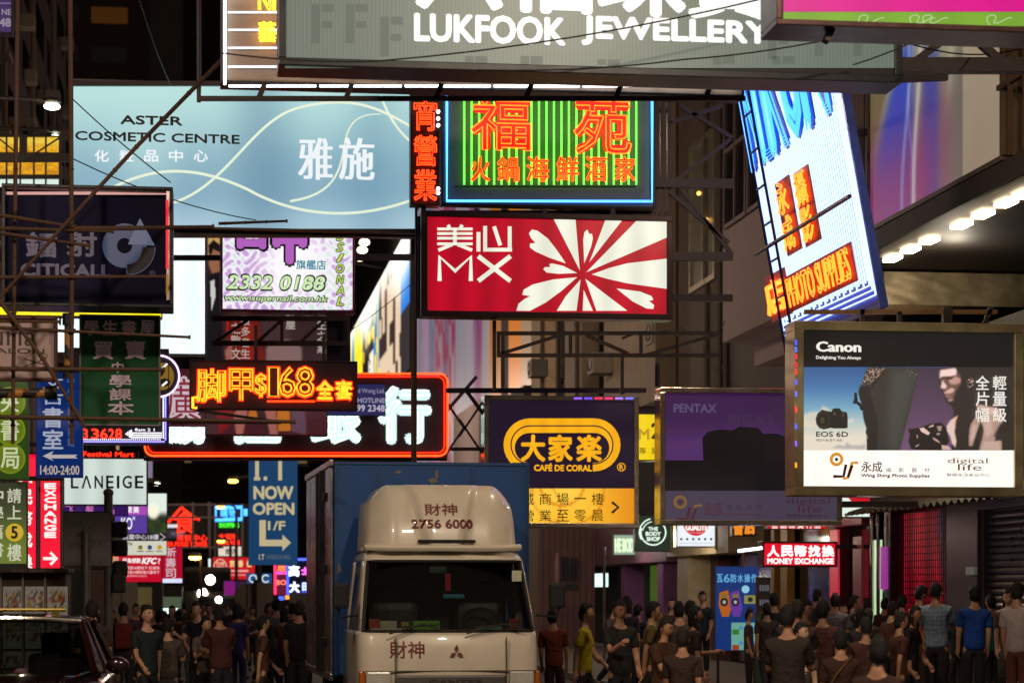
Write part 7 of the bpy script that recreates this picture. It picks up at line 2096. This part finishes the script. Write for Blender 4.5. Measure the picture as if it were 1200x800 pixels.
left = [
 (146, 705, 33, 'stand', 175, (56,44,42), BLK, 'person in dark umber with a red bag standing right of the traffic light', 1, 0, ('backpack', (120,36,34))),
 (180, 712, 38, 'walk', 20, (108,94,80), GREY, 'person in a fawn shirt left of the sushi sign', 0, 0, None),
 (204, 709, 42, 'woman_walk', -30, (134,116,98), NAVY, 'long-haired person in a sandy top below the sushi sign', 2, 0, None),
 (222, 712, 36, 'stride', 30, (124,110,94), GREY, 'person in a taupe shirt below the large orange lamp', 0, 0, None),
 (238, 706, 52, 'stand', 0, (70,62,58), BLK, 'person in brown-grey before the oncoming minibus', 1, 0, None),
 (252, 711, 44, 'walk', 190, (86,74,66), BLK, 'person in a dull brown shirt before the oncoming car', 1, 0, None),
 (280, 706, 34, 'woman', 165, (62,54,124), (46,44,84), 'long-haired person in an indigo top below the red oval badge sign', 1, 0, None),
 (296, 710, 48, 'phone', 20, (66,60,60), BLK, 'person in smoky grey reading a phone below the glasses sign', 1, 0, None),
 (322, 700, 36, 'stand', 185, (84,92,98), BLK, 'person in a steel blue-grey shirt below the pink upright neon', 1, 0, None),
 (342, 706, 40, 'stride', 170, (60,44,42), NAVY, 'person in a dark coffee shirt below the blue-white neon', 1, 0, None),
 (354, 716, 31, 'woman', 190, (48,42,44), BLK, 'long-haired person in black close to the side of the truck', 1, 0, None),
 (306, 720, 28, 'walk', 100, (92,60,46), (50,40,36), 'person in a tan-brown shirt with arms swinging, left of the truck mirror', 0, 0, None),
 (196, 724, 27, 'stocky', 175, (88,76,68), GREY, 'heavy person in a mushroom grey shirt low at lower left', 0, 0, None),
 (240, 722, 29, 'carry', 30, (110,98,86), BLK, 'person in an oatmeal shirt with one arm folded, low at lower left', 0, 0, None),
 (132, 714, 40, 'woman_walk', 10, (76,52,48), BLK, 'long-haired person in a russet brown top behind the traffic light post', 2, 0, None),
 (166, 708, 56, 'walk', 0, (90,84,84), NAVY, 'person in ash grey before the pale hoarding panels', 1, 0, None),
 (268, 708, 58, 'stand', 10, (52,48,52), BLK, 'person in charcoal beyond the indigo top', 1, 0, None),
 (214, 706, 62, 'stride', 180, (64,56,54), BLK, 'far person in dark taupe beyond the fawn shirt', 1, 0, None),
 (310, 704, 66, 'walk', 175, (84,70,66), BLK, 'far person in cinnamon grey before the pale hoarding', 1, 0, None),
 (334, 708, 60, 'woman', 0, (72,66,76), BLK, 'far long-haired person in lilac grey beside the metal cabinet', 2, 0, None),
 (190, 706, 72, 'stand', 5, (100,90,84), BLK, 'far person in stone grey in front of the lit kiosk', 1, 0, None),
 (290, 706, 76, 'walk', 0, (60,54,52), BLK, 'far person in sooty brown between the two hoardings', 1, 0, None),
 (116, 716, 34, 'phone', -60, (66,54,48), BLK, 'person in a brown shirt by the grey road sign post', 1, 0, None),
]
for (px, top, Y, pr, fc, sh, tr, lab, sk, hr, bag) in left:
    person(px, top, Y, pr, fc, sh, tr, lab, G3, sk, hr, None, bag)

# more of the crowd, standing close together
tones = [('dark walnut', (58,42,34)), ('iron grey', (66,64,66)), ('dark chestnut', (74,42,30)), ('midnight blue', (34,38,60)), ('soot black', (34,31,31)), ('dull mauve', (84,66,76)), ('dark moss', (58,58,38)), ('warm grey', (96,86,78)),
 ('rosewood', (88,46,44)), ('dark teal', (24,40,42)), ('coffee', (62,46,38)), ('dark clay', (98,60,44))]
marks = {'L': [(112,'behind the taxi roof'), (158,'left of the pale hoarding panels'), (188,'below the red upright sushi sign'), (231,'below the orange lamp'), (262,'below the red oval sign'), (284,'left of the blue banner foot'), (314,'below the blue banner'), (332,'left of the grey metal cabinet'), (348,'beside the truck flank'), (174,'between the hoarding and the kiosk'), (209,'before the dark shelter'), (246,'before the minibus lamps')],
 'M': [(728,'beside the slim pale pole'), (748,'under the pale fascia letters'), (772,'under the round green sign'), (797,'under the red half disc'), (815,'before the cream pillar'), (878,'beside the price board'), (897,'left of the MONEY EXCHANGE lightbox'), (918,'under the MONEY EXCHANGE lightbox'), (945,'at the money changer door')],
 'R': [(968,'before the pink shop panel'), (992,'before the dark shop panel'), (1018,'before the green-white lit strip'), (1044,'before the red window post'), (1066,'before the red window'), (1121,'between the checked and the bright blue shirts'), (1012,'low before the chrome rails'), (936,'low before the money changer'), (800,'low under the red half disc')]}
prk = list(PROTO)
for zi, (zn, lst) in enumerate(marks.items()):
    for k, (px, where) in enumerate(lst):
        nm, cc = tones[(k*5+zi*4) % 12]; low = where.startswith('low')
        Y = (20 + (k*3 % 4)*1.3) if low else ((26 + (k*7 % 9)*2.2) if zn == 'L' else (24.5 + (k*7 % 9)*1.3))
        if zn == 'R' and px == 1121: Y = 31.0
        pr = prk[(k*3+zi) % len(prk)]
        who = 'long-haired person' if 'woman' in pr else ('heavy person' if pr == 'stocky' else 'person')
        person(px, (722 + (k % 3)*6) if low else 702 + (k*5 % 13), Y, pr, [175, 20, 150, -30, 190, 100, 60, 165][(k+zi) % 8], cc, [BLK, NAVY, (46,40,38)][k % 3], who + ' in ' + nm + ' clothes ' + where, {'L': G3}.get(zn, G2), [1,0,1,2][k % 4], [0,0,1][k % 3])
person(926, 708, 19.5, 'stocky', 165, (52,40,36), BLK, 'broad dark figure low below the MONEY EXCHANGE lightbox, seen from behind', G2, 1, 0)
person(1030, 744, 14.2, 'carry', 150, (58,32,24), BLK, 'short person in dark maroon-brown nearest the camera below the red window', G2, 1, 0)
